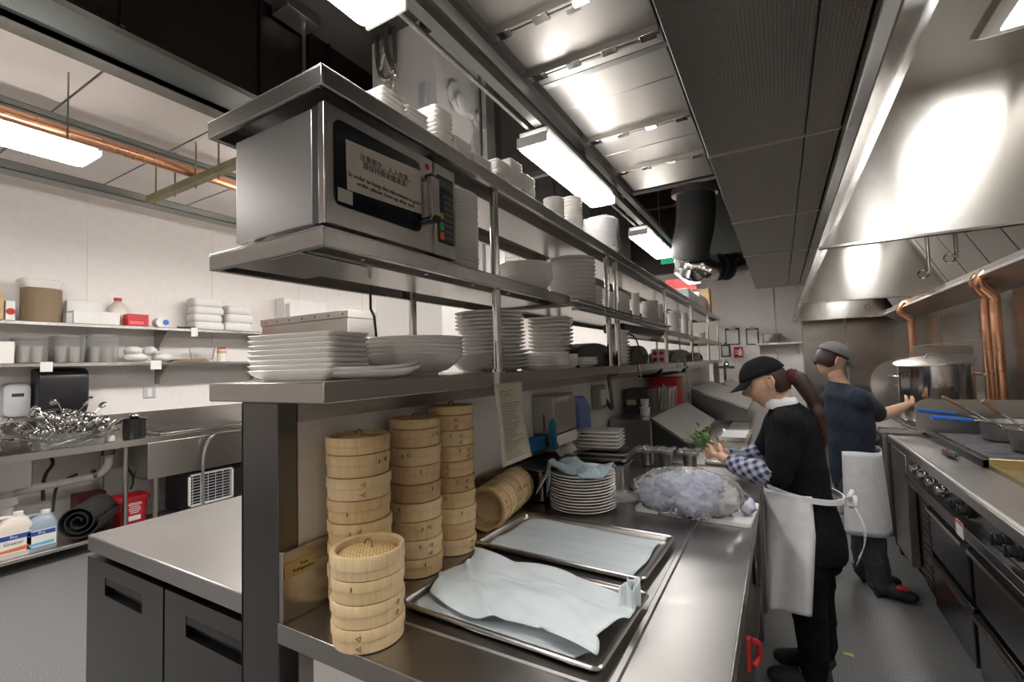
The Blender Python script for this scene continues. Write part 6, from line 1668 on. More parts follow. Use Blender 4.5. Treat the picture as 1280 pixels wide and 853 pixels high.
# dish machine behind the pass
dm_ = thing('dish_machine','large pale steel dishwashing machine behind the plates on the pass shelf','dishwasher',(-4.16,3.5,0))
t = MB(); t.box(-4.84,-3.49,3.0,3.95,.25,2.02); part('body', t, STEEL, dm_, .004)
t = MB(); t.box(-4.85,-3.48,2.99,3.96,2.02,2.09); tb = part('top_band', t, STEEL, dm_, .003)
t = MB()
for k in range(7): t.cyl((-4.75+.2*k,2.985,2.055),(-4.75+.2*k,2.99,2.055),.01,n=8)
part('rivets', t, STEELD, tb)
for x in (-4.78,-3.55):
    for y in (3.06,3.89): t = MB(); t.cyl((x,y,0),(x,y,.25),.025,n=10); part('leg', t, STEEL, dm_)
a = uy(320,380,4.0); b = uy(355,400,4.0)
t = MB(); t.box(-6.13,b.x,4.0,4.7,0,a.z+.03); single('wall_cabinet', t, PLASTW, 'pale cabinet standing behind the dishwashing machine', 'cabinet', bevel=.01)
t = MB(); c = uy(362,386,4.0); t.box(c.x-.05,c.x+.05,3.97,4.05,0,c.z+.07); single('white_duct', t, PAPER, 'white boxy riser between the pale cabinet and the dishwashing machine', 'duct')
# pale vent hood sheet below the left rail
# ================================================================ ON THE STOVES
QT = QZ+.004
# stock pot
pcx, pcy = 1.08, 5.0
pot_r = .235
b0 = Zat(455,pcx,pcy)
sp0 = thing('stock_pot','big stainless stock pot on the far range','pot',(pcx,pcy,QT))
zt = Zat(457,pcx,pcy-.1)
t = MB(); t.lathe((pcx,pcy,0),[(0,QT+.002),(pot_r*.97,QT+.002),(pot_r,QT+.02),(pot_r,zt-.006),(pot_r+.006,zt-.004),(pot_r+.006,zt),(pot_r-.003,zt),(pot_r-.006,QT+.02),(0,QT+.012)],56); part('body', t, POLISH, sp0, angle=40)
for s,a0 in ((-1,PI),(1,.0)):
    t = MB(); zc = zt-.07; c = Vector((pcx,pcy,zc)); 
    dr = Vector((s*.95,-.3*s*0-.3,0)).normalized(); sd = Vector((-dr.y,dr.x,0))
    t.tube(smooth([c+dr*(pot_r-.002)+sd*.07,c+dr*(pot_r+.05)+sd*.06+Vector((0,0,-.01)),c+dr*(pot_r+.065)+Vector((0,0,-.012)),c+dr*(pot_r+.05)-sd*.06+Vector((0,0,-.01)),c+dr*(pot_r-.002)-sd*.07],6),.009,8); part('handle', t, POLISH, sp0)
# tilted lid on the pot
lc = Vector((pcx,pcy,zt+.035))
Ml = Matrix.Rotation(math.radians(-6),3,'Y') @ Matrix.Rotation(math.radians(7),3,'X')
t = MB(); t.lathe(lc,[(0,.030),(pot_r*.6,.027),(pot_r*.95,.016),(pot_r*1.10,.010),(pot_r*1.12,.004),(pot_r*1.10,.0),(pot_r*.95,.008),(pot_r*.6,.020),(0,.024)],48,M=Ml)
t.tube([Ml@Vector((-.05,0,.028))+lc,Ml@Vector((-.03,0,.06))+lc,Ml@Vector((.03,0,.06))+lc,Ml@Vector((.05,0,.028))+lc],.006,8)
single('pot_lid', t, STEEL, 'wide steel lid resting tilted on the stock pot', 'lid', angle=40)
# large round lid standing on edge behind the pot
c = Vector((.98,5.62,QT+.25))
t = MB(); Mr = Matrix.Rotation(math.radians(80),3,'X') @ Matrix.Rotation(math.radians(10),3,'Y')
t.lathe(c,[(0,.02),(.12,.016),(.235,.004),(.25,.004),(.25,-.002),(.235,-.004),(.12,.008),(0,.012)],44,M=Mr); t.beam(c+Vector((-.05,-.03,0)),c+Vector((.07,-.03,.0)),.02,.015)
t2 = single('round_cover', t, STEEL, 'large round steel cover standing on edge left of the stock pot', 'cover')
# steel heat shield behind the pot
a = uy(1141,437,5.9); b = uy(1206,432,5.9); d = uy(1213,498,5.9)
t = MB(); t.box(a.x,b.x+.02,5.9,5.912,QT+.001,b.z); t.prism([(a.x-.02,5.9,b.z),(b.x+.1,5.78,b.z+.05),(b.x+.1,5.785,b.z+.055),(a.x-.02,5.905,b.z+.005)],(0,0,.004)); t.box(b.x,b.x+.05,5.88,5.9,QT+.001,b.z-.01)
single('heat_shield', t, STEEL, 'upright steel heat shield panel behind the stock pot', 'panel')
# burner grates on the far range
for i,(x,y) in enumerate(((.92,5.55),(1.2,6.3))):
    g_ = MB()
    for k in range(4):
        a = k*PI/4; g_.beam((x-.15*math.cos(a),y-.15*math.sin(a),QT+.026),(x+.15*math.cos(a),y+.15*math.sin(a),QT+.026),.012,.016)
    g_.tube([(x+.14*math.cos(k*PI/12),y+.14*math.sin(k*PI/12),QT+.012) for k in range(24)],.010,6,closed=True)
    single('burner_grate', g_, CHAR, ('nearer','farther')[i]+' cast iron burner grate on the far range', 'grate')
# saucepan on the grill (cut by the frame)
GZt = gz+.004
ALU = steel('worn_aluminium', (.50,.48,.46), .42, .06, (1,1,1), 4)
def potm(c, r, h, z, rt=1.0):
    t = MB(); t.lathe((c[0],c[1],0),[(0,z),(r*.93,z),(r*.97,z+.012),(r*rt,z+h-.004),(r*rt+.004,z+h),(r*rt-.003,z+h),(r*.94,z+.014),(0,z+.008)],44); return t
s1 = Vector((1.235,3.66,GZt))
sc_ = thing('saucepan','dull aluminium saucepan on the char grill at the right edge','pan',s1)
part('body', potm(s1,.14,.12,GZt,1.06), ALU, sc_)
f1_ = Vector((1.22,4.08,GZt))
fp = thing('deep_pan','dull round aluminium pan with a blue handle, behind the saucepan','pan',f1_)
part('body', potm(f1_,.13,.115,GZt,1.05), ALU, fp)
def phandle(o, start, pxs, D, m_grip, gl, lab=None):
    pass
def handle(o, body_pt, path, grip0, grip1, rg, gm):
    t = MB(); t.tube(smooth(path,6),.007,8); hs = part('handle', t, POLISH, o)
    t = MB(); t.tube([grip0,grip0.lerp(grip1,.06),grip0.lerp(grip1,.94),grip1],[rg*.7,rg,rg,rg*.8],12); part('grip', t, gm, hs, label='blue rubber grip' if gm is BLUEH else None)
# upper blue handle: pixels (1147,512)-(1193,518); lower (1166,522)-(1216,526)
Yh = 4.02
g0 = ux(1193,518,1.02); g1 = ux(1147,513,.86)
D1 = 3.9
g0 = ud(1194,518,2.92); g1 = ud(1147,513,2.88)
handle(fp, None, [f1_+Vector((-.137,.0,.105)), ud(1222,523,2.95), g0.lerp(g1,-.06), g0], g0, g1, .013, BLUEH)
g0 = ud(1216,526,2.60); g1 = ud(1165,522,2.55)
handle(sc_, None, [s1+Vector((-.148,0.02,.10)), ud(1248,532,2.66), ud(1234,527,2.62), g0], g0, g1, .013, BLUEH)
# utensils with wooden handles standing in the pans
def utensil(name, label, p0, p1, p2, r):
    o = thing(name,label,'utensil',p2)
    t = MB(); t.tube([p0,p0.lerp(p1,.05),p1],[r*.8,r,r*.9],10); part('wooden_handle', t, WOOD, o)
    t = MB(); t.tube([p1,p1.lerp(p2,.5),p2],[r*.5,r*.45,r*.6],8); part('shank', t, POLISH, o)
utensil('ladle','wooden-handled ladle leaning out of the pan behind', ud(1178,496,3.05), ud(1203,509,3.02), f1_+Vector((.02,0,.03)), .012)
utensil('spatula','dark wooden-handled spatula leaning out of the saucepan at the right edge', ud(1228,501,2.7), ud(1250,516,2.7), s1+Vector((.02,0,.03)), .013)
# flat pan behind
t = potm(Vector((1.36,4.30,GZt)),.09,.10,GZt,1.04); single('small_pan', t, ALU, 'small aluminium pan half hidden at the back of the grill', 'pan')
# wire brush / scrubber on the landing shelf
c = uz(1190,568,RZ+.02)
ws = thing('scrubber','black steel wool scrubber with a reddish end on the near range shelf','scrubber',(c.x,c.y,RZ))
t = MB(); rr = random.Random(8)
for k in range(60):
    a = rr.uniform(0,2*PI); u = rr.uniform(-.5,.5); p = Vector((c.x+.012*u+.02*math.cos(a), c.y-.16*u, RZ+.022+.014*math.sin(a)))
    t.tube([p,p+Vector((rr.uniform(-.02,.02),rr.uniform(-.03,.03),rr.uniform(-.008,.012)))],.0016,4)
t.ball((c.x,c.y,RZ+.021),.02,12,8,(1.1,3.4,.9)); part('wool', t, CHAR, ws)
t = MB(); t.ball((c.x-.005,c.y+.10,RZ+.02),.018,10,8,(1,1.8,.8)); part('end', t, plain_noise('rusty_red',(.30,.09,.05),(.38,.13,.07),.6,6), ws)
# red knob thing on the counter leg near the cook
c = ux(938,792,-.112)
t = MB(); t.tube(smooth([Vector((-.108,c.y,.735)),Vector((-.095,c.y+.02,.72)),Vector((-.095,c.y+.03,.68)),Vector((-.108,c.y,.665))],6),.008,8); t.box(-.125,-.114,c.y-.01,c.y+.012,.65,.74)
single('red_clip', t, RED, 'red plastic clip hanging on the front of the prep counter near the cook', 'clip', bevel=.003)
# scrap on the floor
c = uz(1060,818,0)
t = MB(); t.sheet([(c.x-.02,c.y-.01,.001),(c.x+.025,c.y-.02,.001),(c.x+.02,c.y+.004,.004),(c.x-.02,c.y+.006,.002)],.001,(0,0,1)); single('food_scrap', t, plain_noise('yellow_scrap',(.5,.45,.12),(.6,.5,.2),.7,5), 'tiny yellow food scrap on the floor behind the cook', 'scrap')

# ================================================================ PEOPLE
def skin(name, V, E, m, parent, sub=2, extra=None, root=None, label=None, smoothsh=True, post=None):
    names = list(V); idx = {n:i for i,n in enumerate(names)}
    me = bpy.data.meshes.new(name); off = wl(parent)
    me.from_pydata([tuple(Vector(V[n][0])-off) for n in names], [(idx[a],idx[b]) for a,b in E], [])
    o = bpy.data.objects.new(name, me); COL.objects.link(o)
    o.modifiers.new('skin','SKIN')
    if not me.skin_vertices: 
        bpy.context.view_layer.objects.active = o
        me.update()
    s_ = o.modifiers.new('sub','SUBSURF'); s_.levels = sub; s_.render_levels = sub
    sv = me.skin_vertices
    if len(sv) == 0:
        bm = bmesh.new(); bm.from_mesh(me); lay = bm.verts.layers.skin.verify(); bm.to_mesh(me); bm.free(); sv = me.skin_vertices
    for n in names:
        r = V[n][1]; r = (r,r) if not isinstance(r,tuple) else r
        sv[0].data[idx[n]].radius = r; sv[0].data[idx[n]].use_root = (n == (root or names[0]))
    o.modifiers['skin'].use_smooth_shade = True; o.modifiers['skin'].branch_smoothing = .4
    dg = bpy.context.evaluated_depsgraph_get(); dg.update()
    nm = bpy.data.meshes.new_from_object(o.evaluated_get(dg)); bpy.data.objects.remove(o)
    bm = bmesh.new(); bm.from_mesh(nm)
    if extra:
        for e_, moff in extra:
            tmp = bpy.data.meshes.new('tmp')
            bmesh.ops.recalc_face_normals(e_.bm, faces=e_.bm.faces[:]); 
            for v in e_.bm.verts: v.co -= off
            e_.bm.to_mesh(tmp); e_.bm.free(); bm.from_mesh(tmp)
    if post: post(bm, off)
    for f in bm.faces: f.smooth = True
    bm.to_mesh(nm); bm.free(); nm.materials.clear()
    for q in (m if isinstance(m,(list,tuple)) else [m]): nm.materials.append(q)
    nm.name = name
    ob = bpy.data.objects.new(name, nm); COL.objects.link(ob); ob.parent = parent; WL[ob.name] = off.copy()
    if label: ob['label'] = label
    return ob
def headmb(c, fwd, up, s=1.0):
    f = Vector(fwd).normalized(); u = (Vector(up)-f*f.dot(Vector(up))).normalized(); l = u.cross(f)
    g_ = lambda d, w_: math.exp(-(d/w_)**2)
    def pt(n):
        x,y,z = n
        p = [.096*x, .076*y, .118*z]
        if z < 0:
            q = (-z); p[1] *= 1-.34*q**1.6; p[0] = p[0]*(1-.16*q)+.020*q
        if x > 0:
            p[0] *= .96
            p[0] += .026*g_(y,.13)*g_(z+.16,.16)*x + .012*g_(y,.10)*g_(z+.02,.16)*x      # nose
            p[0] -= .010*(g_(abs(y)-.34,.16)*g_(z-.06,.10))                                # eye sockets
            p[0] += .006*g_(z-.22,.09)*g_(y,.55)*x                                       # brow
            p[0] += .007*g_(y,.26)*(g_(z+.47,.05)+g_(z+.58,.05))*x                         # lips
            p[0] -= .005*g_(y,.26)*g_(z+.525,.022)*x
            p[0] += .010*g_(y,.25)*g_(z+.86,.14)                                         # chin
            p[1] *= 1+.05*g_(z+.1,.25)
        return Vector(c)+(f*p[0]+l*p[1]+u*p[2])*s
    t = MB(); N,K = 40,34; rings = []
    for j in range(K+1):
        b = PI*j/K-PI/2
        if j in (0,K): rings.append([t.bm.verts.new(pt((0,0,math.sin(b))))]); continue
        rings.append([t.bm.verts.new(pt((math.cos(2*PI*i/N)*math.cos(b), math.sin(2*PI*i/N)*math.cos(b), math.sin(b)))) for i in range(N)])
    t._rings(rings, N)
    # ears
    for sd in (1,-1):
        e = Vector(c)+(f*-.006+l*sd*.077+u*-.006)*s
        t.tube([e+(u*.030-f*.004)*s, e+(u*.026-f*.020+l*sd*.010)*s, e+(u*.004-f*.022+l*sd*.012)*s, e+(-u*.018-f*.010+l*sd*.008)*s, e+(-u*.030+f*.002)*s, e+(-u*.010+f*.004+l*sd*.004)*s, e+(u*.018+f*.003+l*sd*.004)*s],.0065*s,6,closed=True)
        t.ball(e+(l*sd*.003-f*.006)*s,.02*s,8,6,(.6,.35,1.2))
    return t, f, l, u
def face_parts(c, f, l, u, parent, s=1.0):
    for sd in (1,-1):
        t = MB(); e = Vector(c)+(f*.080+l*sd*.027+u*.008)*s; t.ball(e,.012*s,12,8); ey = part('eye', t, PAPER, parent, angle=180)
        t = MB(); t.ball(e+f*.0085*s,.006*s,10,6); part('iris', t, INK, ey, angle=180)
        t = MB(); t.tube([Vector(c)+(f*.088+l*sd*.012+u*.030)*s, Vector(c)+(f*.090+l*sd*.028+u*.034)*s, Vector(c)+(f*.078+l*sd*.046+u*.029)*s],[.002*s,.003*s,.0015*s],6); part('eyebrow', t, HAIR, parent)
    t = MB(); t.tube([Vector(c)+(f*.078+l*.022-u*.062)*s, Vector(c)+(f*.0905+l*.008-u*.059)*s, Vector(c)+(f*.0905-l*.008-u*.059)*s, Vector(c)+(f*.078-l*.022-u*.062)*s],[.001,.0045*s,.0045*s,.001],8); part('lips', t, LIPS, parent)
def hand(V, E, wrist, palm_dir, side_dir, nrm, pre, curl=.6, s=1.0, thumb=1, spread=.0):
    # palm vertices then five finger chains; side_dir points to the index finger side
    d = Vector(palm_dir).normalized(); sd = Vector(side_dir); sd = (sd-d*sd.dot(d)).normalized(); n = Vector(nrm); n = (n-d*n.dot(d)-sd*n.dot(sd)).normalized()
    W = Vector(V[wrist][0])
    V[pre+'pa'] = (W+d*.035*s, (.026*s,.017*s)); V[pre+'pb'] = (W+d*.070*s, (.030*s,.014*s)); E += [(wrist,pre+'pa'),(pre+'pa',pre+'pb')]
    for k,(off,L) in enumerate(((.030,.070),(.010,.078),(-.010,.072),(-.029,.056))):
        b = W+d*(.086-.004*abs(k-1))*s+sd*off*s; pr_ = pre+'pb'
        dirn = (d+sd*(off*spread*10)).normalized(); pos = b; nmv = pre+'f%d'%k
        V[nmv+'0'] = (b,.0105*s); E.append((pr_,nmv+'0')); prev = nmv+'0'
        ang = 0
        for j,fr in enumerate((.42,.32,.26)):
            ang += curl*(.55,.8,.6)[j]; dv = dirn*math.cos(ang)+n*math.sin(ang); pos = pos+dv*L*fr*s
            V[nmv+str(j+1)] = (pos,(.0092,.0085,.0070)[j]*s); E.append((prev,nmv+str(j+1))); prev = nmv+str(j+1)
    tb = W+d*.022*s+sd*.026*s*thumb; V[pre+'t0'] = (tb,.0125*s); E.append((pre+'pa',pre+'t0'))
    p1 = tb+(d*.6+sd*.75*thumb+n*.25).normalized()*.034*s; p2 = p1+(d*.8+sd*.25*thumb+n*.5).normalized()*.028*s
    V[pre+'t1'] = (p1,.0105*s); V[pre+'t2'] = (p2,.008*s); E += [(pre+'t0',pre+'t1'),(pre+'t1',pre+'t2')]
THIN = {'pelvis':.66,'waist':.68,'chest':.72,'upper':.66,'neck0':.80,'nsho':.62,'fsho':.62,'nhip':.78,'fhip':.78,'nkne':.85,'fkne':.85,'ncal':.82,'fcal':.82,'nank':.8,'fank':.8,'nbal':.8,'fbal':.8,'ntoe':.7,'ftoe':.7,'nhee':.8,'fhee':.8}
def thin(V):
    out = {}
    for n,(p,r) in V.items():
        k = THIN.get(n,1.0); out[n] = (p, tuple(q*k for q in r) if isinstance(r,tuple) else r*k)
    return out
def shell(V, names, extra_r): return {n:(V[n][0], tuple(q+extra_r for q in V[n][1]) if isinstance(V[n][1],tuple) else V[n][1]+extra_r) for n in names}

def fused(name, mb, m, parent, voxel=.011, it=10, label=None, wr=0):
    bmesh.ops.recalc_face_normals(mb.bm, faces=mb.bm.faces[:])
    me = mb.mesh(name, m, 180, wl(parent)); o = bpy.data.objects.new(name, me); COL.objects.link(o)
    r = o.modifiers.new('r','REMESH'); r.mode = 'VOXEL'; r.voxel_size = voxel; r.use_smooth_shade = True
    q = o.modifiers.new('s','SMOOTH'); q.iterations = it; q.factor = .5
    dg = bpy.context.evaluated_depsgraph_get(); dg.update()
    nm = bpy.data.meshes.new_from_object(o.evaluated_get(dg)); bpy.data.objects.remove(o); nm.name = name
    if wr:
        for v in nm.vertices:
            c = v.co; v.co = c+v.normal*wr*(math.sin(38*c.z+17*c.x+9*c.y)*.6+max(0,1-abs(math.sin(19*c.z-23*c.x+14*c.y))*3)*.8)
    for p in nm.polygons: p.use_smooth = True
    nm.materials.clear(); nm.materials.append(m)
    ob = bpy.data.objects.new(name, nm); COL.objects.link(ob); ob.parent = parent; WL[ob.name] = wl(parent).copy()
    if label: ob['label'] = label
    return ob
def torso(mb, secs, n=28):
    mb.loft([[Vector((c.x+rx*math.cos(2*PI*i/n), c.y+ry*math.sin(2*PI*i/n), c.z+tilt*math.cos(2*PI*i/n)*rx)) for i in range(n)] for c,rx,ry,tilt in secs]); return mb
def limb(mb, pts, rs):
    mb.tube(pts, rs, 14)
    for p,r in zip(pts,rs): mb.ball(p, r*.99, 14, 10)
    return mb
# ---- the cook at the prep counter (faces left, bends over the counter)
WD = 2.27
def wp(px, py, dD=0, dv=None): return ud(px, py, WD+dD)
base = uz(1008,846,0)
wm = thing('person','person in black cap and white apron bending over the prep counter with greens in hand','person',(base.x,2.62,0))
Yc = 2.64
def at_y(px, py, y): return uy(px, py, y)
nY, fY = Yc-.085, Yc+.085      # near (left) and far (right) side of the body
V = {}
V['pelvis'] = (at_y(1016,668,Yc),(.125,.150))
V['waist'] = (at_y(1006,620,Yc),(.100,.125))
V['chest'] = (at_y(993,560,Yc),(.108,.150))
V['upper'] = (at_y(988,525,Yc),(.095,.140))
V['neck0'] = (at_y(980,505,Yc),.055)
V['neck1'] = (at_y(972,490,Yc),.047)
V['headj'] = (at_y(964,472,Yc),.060)
E = [('pelvis','waist'),('waist','chest'),('chest','upper'),('upper','neck0'),('neck0','neck1'),('neck1','headj')]
for sd,y_,hx,kx,ax_,tx in (('n',nY,1006,1010,1018,990),('f',fY,1012,1022,1024,1000)):
    V[sd+'hip'] = (at_y(hx,690,y_),(.092,.090)); V[sd+'kne'] = (at_y(kx,762,y_),.066); V[sd+'cal'] = (at_y(kx+6,800,y_),.056)
    ank = at_y(ax_,838,y_); ank.z = .085; V[sd+'ank'] = (ank,.040); V[sd+'bal'] = (ank+Vector((-.13,0,-.045)),(.042,.030)); V[sd+'toe'] = (ank+Vector((-.19,0,-.055)),(.032,.022)); V[sd+'hee'] = (ank+Vector((.035,0,-.045)),.034)
    E += [('pelvis',sd+'hip'),(sd+'hip',sd+'kne'),(sd+'kne',sd+'cal'),(sd+'cal',sd+'ank'),(sd+'ank',sd+'bal'),(sd+'bal',sd+'toe'),(sd+'ank',sd+'hee')]
shn, shf = Yc-.175, Yc+.165
V['nsho'] = (at_y(985,531,shn),.062); V['nelb'] = (at_y(972,598,shn-.03),.047); V['nfor'] = (at_y(935,588,shn+.0),.038); V['nwri'] = (at_y(905,574,shn+.06),.029)
V['fsho'] = (at_y(976,527,shf),.062); V['felb'] = (at_y(955,568,shf+.05),.047); V['ffor'] = (at_y(925,575,shf-.0),.038); V['fwri'] = (at_y(903,566,shf-.10),.029)
E += [('upper','nsho'),('nsho','nelb'),('nelb','nfor'),('nfor','nwri'),('upper','fsho'),('fsho','felb'),('felb','ffor'),('ffor','fwri')]
dn = (V['nwri'][0]-V['nfor'][0]).normalized(); df = (V['fwri'][0]-V['ffor'][0]).normalized()
hand(V,E,'nwri',dn,(0,.1,1),(0,1,-.2),'nh',.55,.95)
hand(V,E,'fwri',df,(0,-.1,1),(0,-1,-.2),'fh',.55,.95)
hc = at_y(957,478,Yc); fdir = Vector((-1,-.12,-.42))
hm, hf_, hl, hu = headmb(hc, fdir, (-.25,0,1), 1.0)
BV = thin(V)
body = skin('body', BV, E, SKIN, wm, 2, extra=[(hm,0)], root='pelvis')
face_parts(hc, hf_, hl, hu, wm)
# clothing
Sh = shell(V, ['pelvis','waist','chest','upper','nsho','fsho'], .016)
Sh['pelvis'] = (V['pelvis'][0]+Vector((0,0,.02)),(.130,.160)); Sh['neck0'] = (V['neck0'][0]+Vector((.004,0,-.006)),.066)
Sh['hem'] = (V['pelvis'][0]+Vector((.01,0,-.07)),(.135,.165)); Sh['nsho'] = (V['nsho'][0],.082); Sh['fsho'] = (V['fsho'][0],.082)
Sh['nsl'] = (V['nsho'][0].lerp(V['nelb'][0],.88),.066); Sh['nsm'] = (V['nsho'][0].lerp(V['nelb'][0],.4),.076)
Sh['fsl'] = (V['fsho'][0].lerp(V['felb'][0],.88),.066); Sh['fsm'] = (V['fsho'][0].lerp(V['felb'][0],.4),.076)
t = MB(); pv, wa, cs, up, nk = [V[q][0] for q in ('pelvis','waist','chest','upper','neck0')]
torso(t, [(pv+Vector((.005,0,-.10)),.128,.176,0),(pv+Vector((.005,0,0)),.132,.178,0),(wa,.112,.152,.05),(wa.lerp(cs,.5),.118,.160,.1),(cs,.124,.176,.15),(up+Vector((.0,0,-.01)),.112,.178,.2),(up.lerp(nk,.55),.085,.125,.2),(nk+Vector((0,0,.0)),.060,.068,.2)])
for sd in 'nf':
    s0_,e0_ = V[sd+'sho'][0],V[sd+'elb'][0]; limb(t, [up.lerp(s0_,.55), s0_, s0_.lerp(e0_,.5), s0_.lerp(e0_,.92)], [.080,.074,.070,.064])
fused('black_shirt', t, BLACKC, wm, wr=.003)
Sh = shell(V, ['pelvis','nhip','fhip','nkne','fkne','ncal','fcal'], .012)
Sh['pelvis'] = (V['pelvis'][0]+Vector((0,0,-.01)),(.118,.140)); Sh['top'] = (V['waist'][0].lerp(V['pelvis'][0],.5),(.10,.125))
Sh['nhem'] = (V['nank'][0]+Vector((0,0,-.012)),.058); Sh['fhem'] = (V['fank'][0]+Vector((0,0,-.012)),.058)
t = MB(); torso(t, [(pv+Vector((.005,0,-.14)),.105,.150,0),(pv+Vector((.005,0,-.04)),.118,.162,0),(pv+Vector((.0,0,.06)),.108,.150,0)])
for sd in 'nf':
    h_,k_,c_,a_ = [V[sd+q][0] for q in ('hip','kne','cal','ank')]; limb(t, [h_+Vector((0,0,.05)), h_, h_.lerp(k_,.5), k_, c_, a_+Vector((0,0,-.015))], [.100,.102,.090,.074,.066,.056])
fused('black_trousers', t, BLACKC, wm, wr=.004)
for sd in 'nf':
    a_ = V[sd+'ank'][0]
    Sh = {'a':(a_+Vector((.0,0,-.015)),.050),'h':(a_+Vector((.04,0,-.040)),(.044,.040)),'b':(a_+Vector((-.12,0,-.043)),(.052,.038)),'t':(a_+Vector((-.20,0,-.050)),(.042,.030))}
    skin('shoe', Sh, [('a','h'),('a','b'),('b','t')], RUBBER, wm, 2, root='a')
# checked sleeve covers
for sd in 'nf':
    e_, fo, wr = V[sd+'elb'][0], V[sd+'for'][0], V[sd+'wri'][0]; s_ = V[sd+'sho'][0]
    e_ = e_+Vector((0,0,.02)); Sh = {'a':(e_.lerp(s_,.2),.056),'b':(e_,.060),'c':(e_.lerp(fo,.5),.062),'d':(fo,.056),'e':(fo.lerp(wr,.6),.050),'f':(fo.lerp(wr,.9),.036)}
    def ruff(bm, off, sd=sd):
        r_ = random.Random(2)
        for v in bm.verts: v.co += v.normal*0+Vector((r_.uniform(-1,1),r_.uniform(-1,1),r_.uniform(-1,1)))*.0025
    skin('checked_sleeve', Sh, [('a','b'),('b','c'),('c','d'),('d','e'),('e','f')], CHECK, wm, 2, root='a', post=ruff, label='blue and white checked sleeve cover')
# white collar
t = MB(); cN = V['neck0'][0]
for k,(a,b) in enumerate(((.066,.0),(.062,.020))): pass
ringc = lambda r, dz: [cN+Vector((-.012+r*math.cos(i*PI/12), r*.95*math.sin(i*PI/12), dz+.012*math.cos(i*PI/12)*0+.010*(math.cos(i*PI/12)>0))) for i in range(24)]
t.loft([ringc(.070,-.022),ringc(.074,.004),ringc(.060,.026),ringc(.055,.024),ringc(.060,.0)],False,False)
part('white_collar', t, APRON, wm, angle=180)
# apron: front bib sheet wrapping the front of the hips and thighs, plus ties
def fap(u, v):
    # u across from near side to far side, v from waist to hem
    z = 1.03-.80*v if False else None
    c_top = V['waist'][0]+Vector((0,0,.04)); zt_ = c_top.z; zb = .36
    z = zt_+(zb-zt_)*v
    ang = math.radians(-105+210*u)      # around the body, 0 = front (-X)
    rad = .160+.06*min(v,.3)+.08*max(0,v-.3)
    ctr = c_top.lerp(V['pelvis'][0], min(1,v*3)); 
    lean = -.02-.05*v
    x = ctr.x - rad*1.02*math.cos(ang)+lean+(.012*math.sin(5*ang+2)+.012*math.sin(11*ang))*v; y = Yc+rad*1.05*math.sin(ang)*(1-.10*v)+.014*math.sin(9*ang)*v
    return Vector((max(x,-.10), y, z+.05*v*(1-abs(math.cos(ang)))))
t = MB(); t.grid(fap,36,40); part('apron', t, APRON, wm, angle=180, solid=.003)
t = MB(); wc = V['waist'][0]+Vector((0,0,.025))
t.loft([[Vector((wc.x+.150*math.cos(i*PI/16), Yc+.165*math.sin(i*PI/16), wc.z+dz-.02*math.cos(i*PI/16))) if r==0 else Vector((wc.x+.157*math.cos(i*PI/16), Yc+.172*math.sin(i*PI/16), wc.z+dz-.02*math.cos(i*PI/16))) for i in range(32)] for r,dz in ((0,-.012),(1,-.012),(1,.012),(0,.012),(0,-.012))],False,False)
part('apron_tie', t, APRON, wm, angle=60)
bk_ = Vector((wc.x+.158, Yc-.02, wc.z-.02))
t = MB()
for s_,L_ in ((-1,.24),(1,.30)):
    t.grid(lambda u,v,s_=s_,L_=L_: Vector((bk_.x+.01+.05*math.sin(PI*v*.9)+.006*u, bk_.y+s_*(.012+.03*v)+(u-.5)*.032, bk_.z-L_*v)),4,14)
for s_ in (-1,1):
    t.tube([bk_+Vector((.004,0,0)),bk_+Vector((.03,s_*.05,.028)),bk_+Vector((.03,s_*.075,.0)),bk_+Vector((.012,s_*.04,-.015)),bk_+Vector((.004,0,0))],.010,6)
part('apron_bow', t, APRON, wm, angle=180, solid=.002)
# hair: cap of hair, bun net and long ponytail
t = MB(); N,K = 36,14; rings = []
for j in range(K+1):
    b = math.radians(-32)+(math.radians(90)-math.radians(-32))*j/K
    row = []
    for i in range(N):
        a = 2*PI*i/N; x,y,z = math.cos(a)*math.cos(b), math.sin(a)*math.cos(b), math.sin(b)
        low = z < .30 and x > -.05-(.3-z)*.25
        s_ = .78 if (low) else 1.10
        row.append(t.bm.verts.new(hc+(hf_*.096*x+hl*.078*y+hu*.118*z)*s_))
    rings.append(row)
t._rings(rings,N); part('hair', t, HAIR, wm, angle=180)
pb_ = hc-hf_*.105-hu*.01
pts = smooth([pb_, pb_+Vector((.035,0,-.012)), at_y(1016,500,Yc), at_y(1026,530,Yc-.01), at_y(1030,560,Yc-.02)],6)
rad = [.024+.014*math.sin(PI*min(1,k/(len(pts)*.6))) if k < len(pts)*.6 else .033*(1-(k/len(pts)-.6)/.42)+.004 for k in range(len(pts))]
t = MB(); t.tube(pts, rad, 14); part('ponytail', t, HAIR, wm, angle=180)
t = MB(); t.ball(pb_+Vector((.012,0,-.006)),.040,14,8,(.8,1,1)); part('hair_tie', t, plain_noise('maroon_scrunchie',(.06,.008,.012),(.10,.015,.02),.8,30,bs=.5), wm, angle=180)
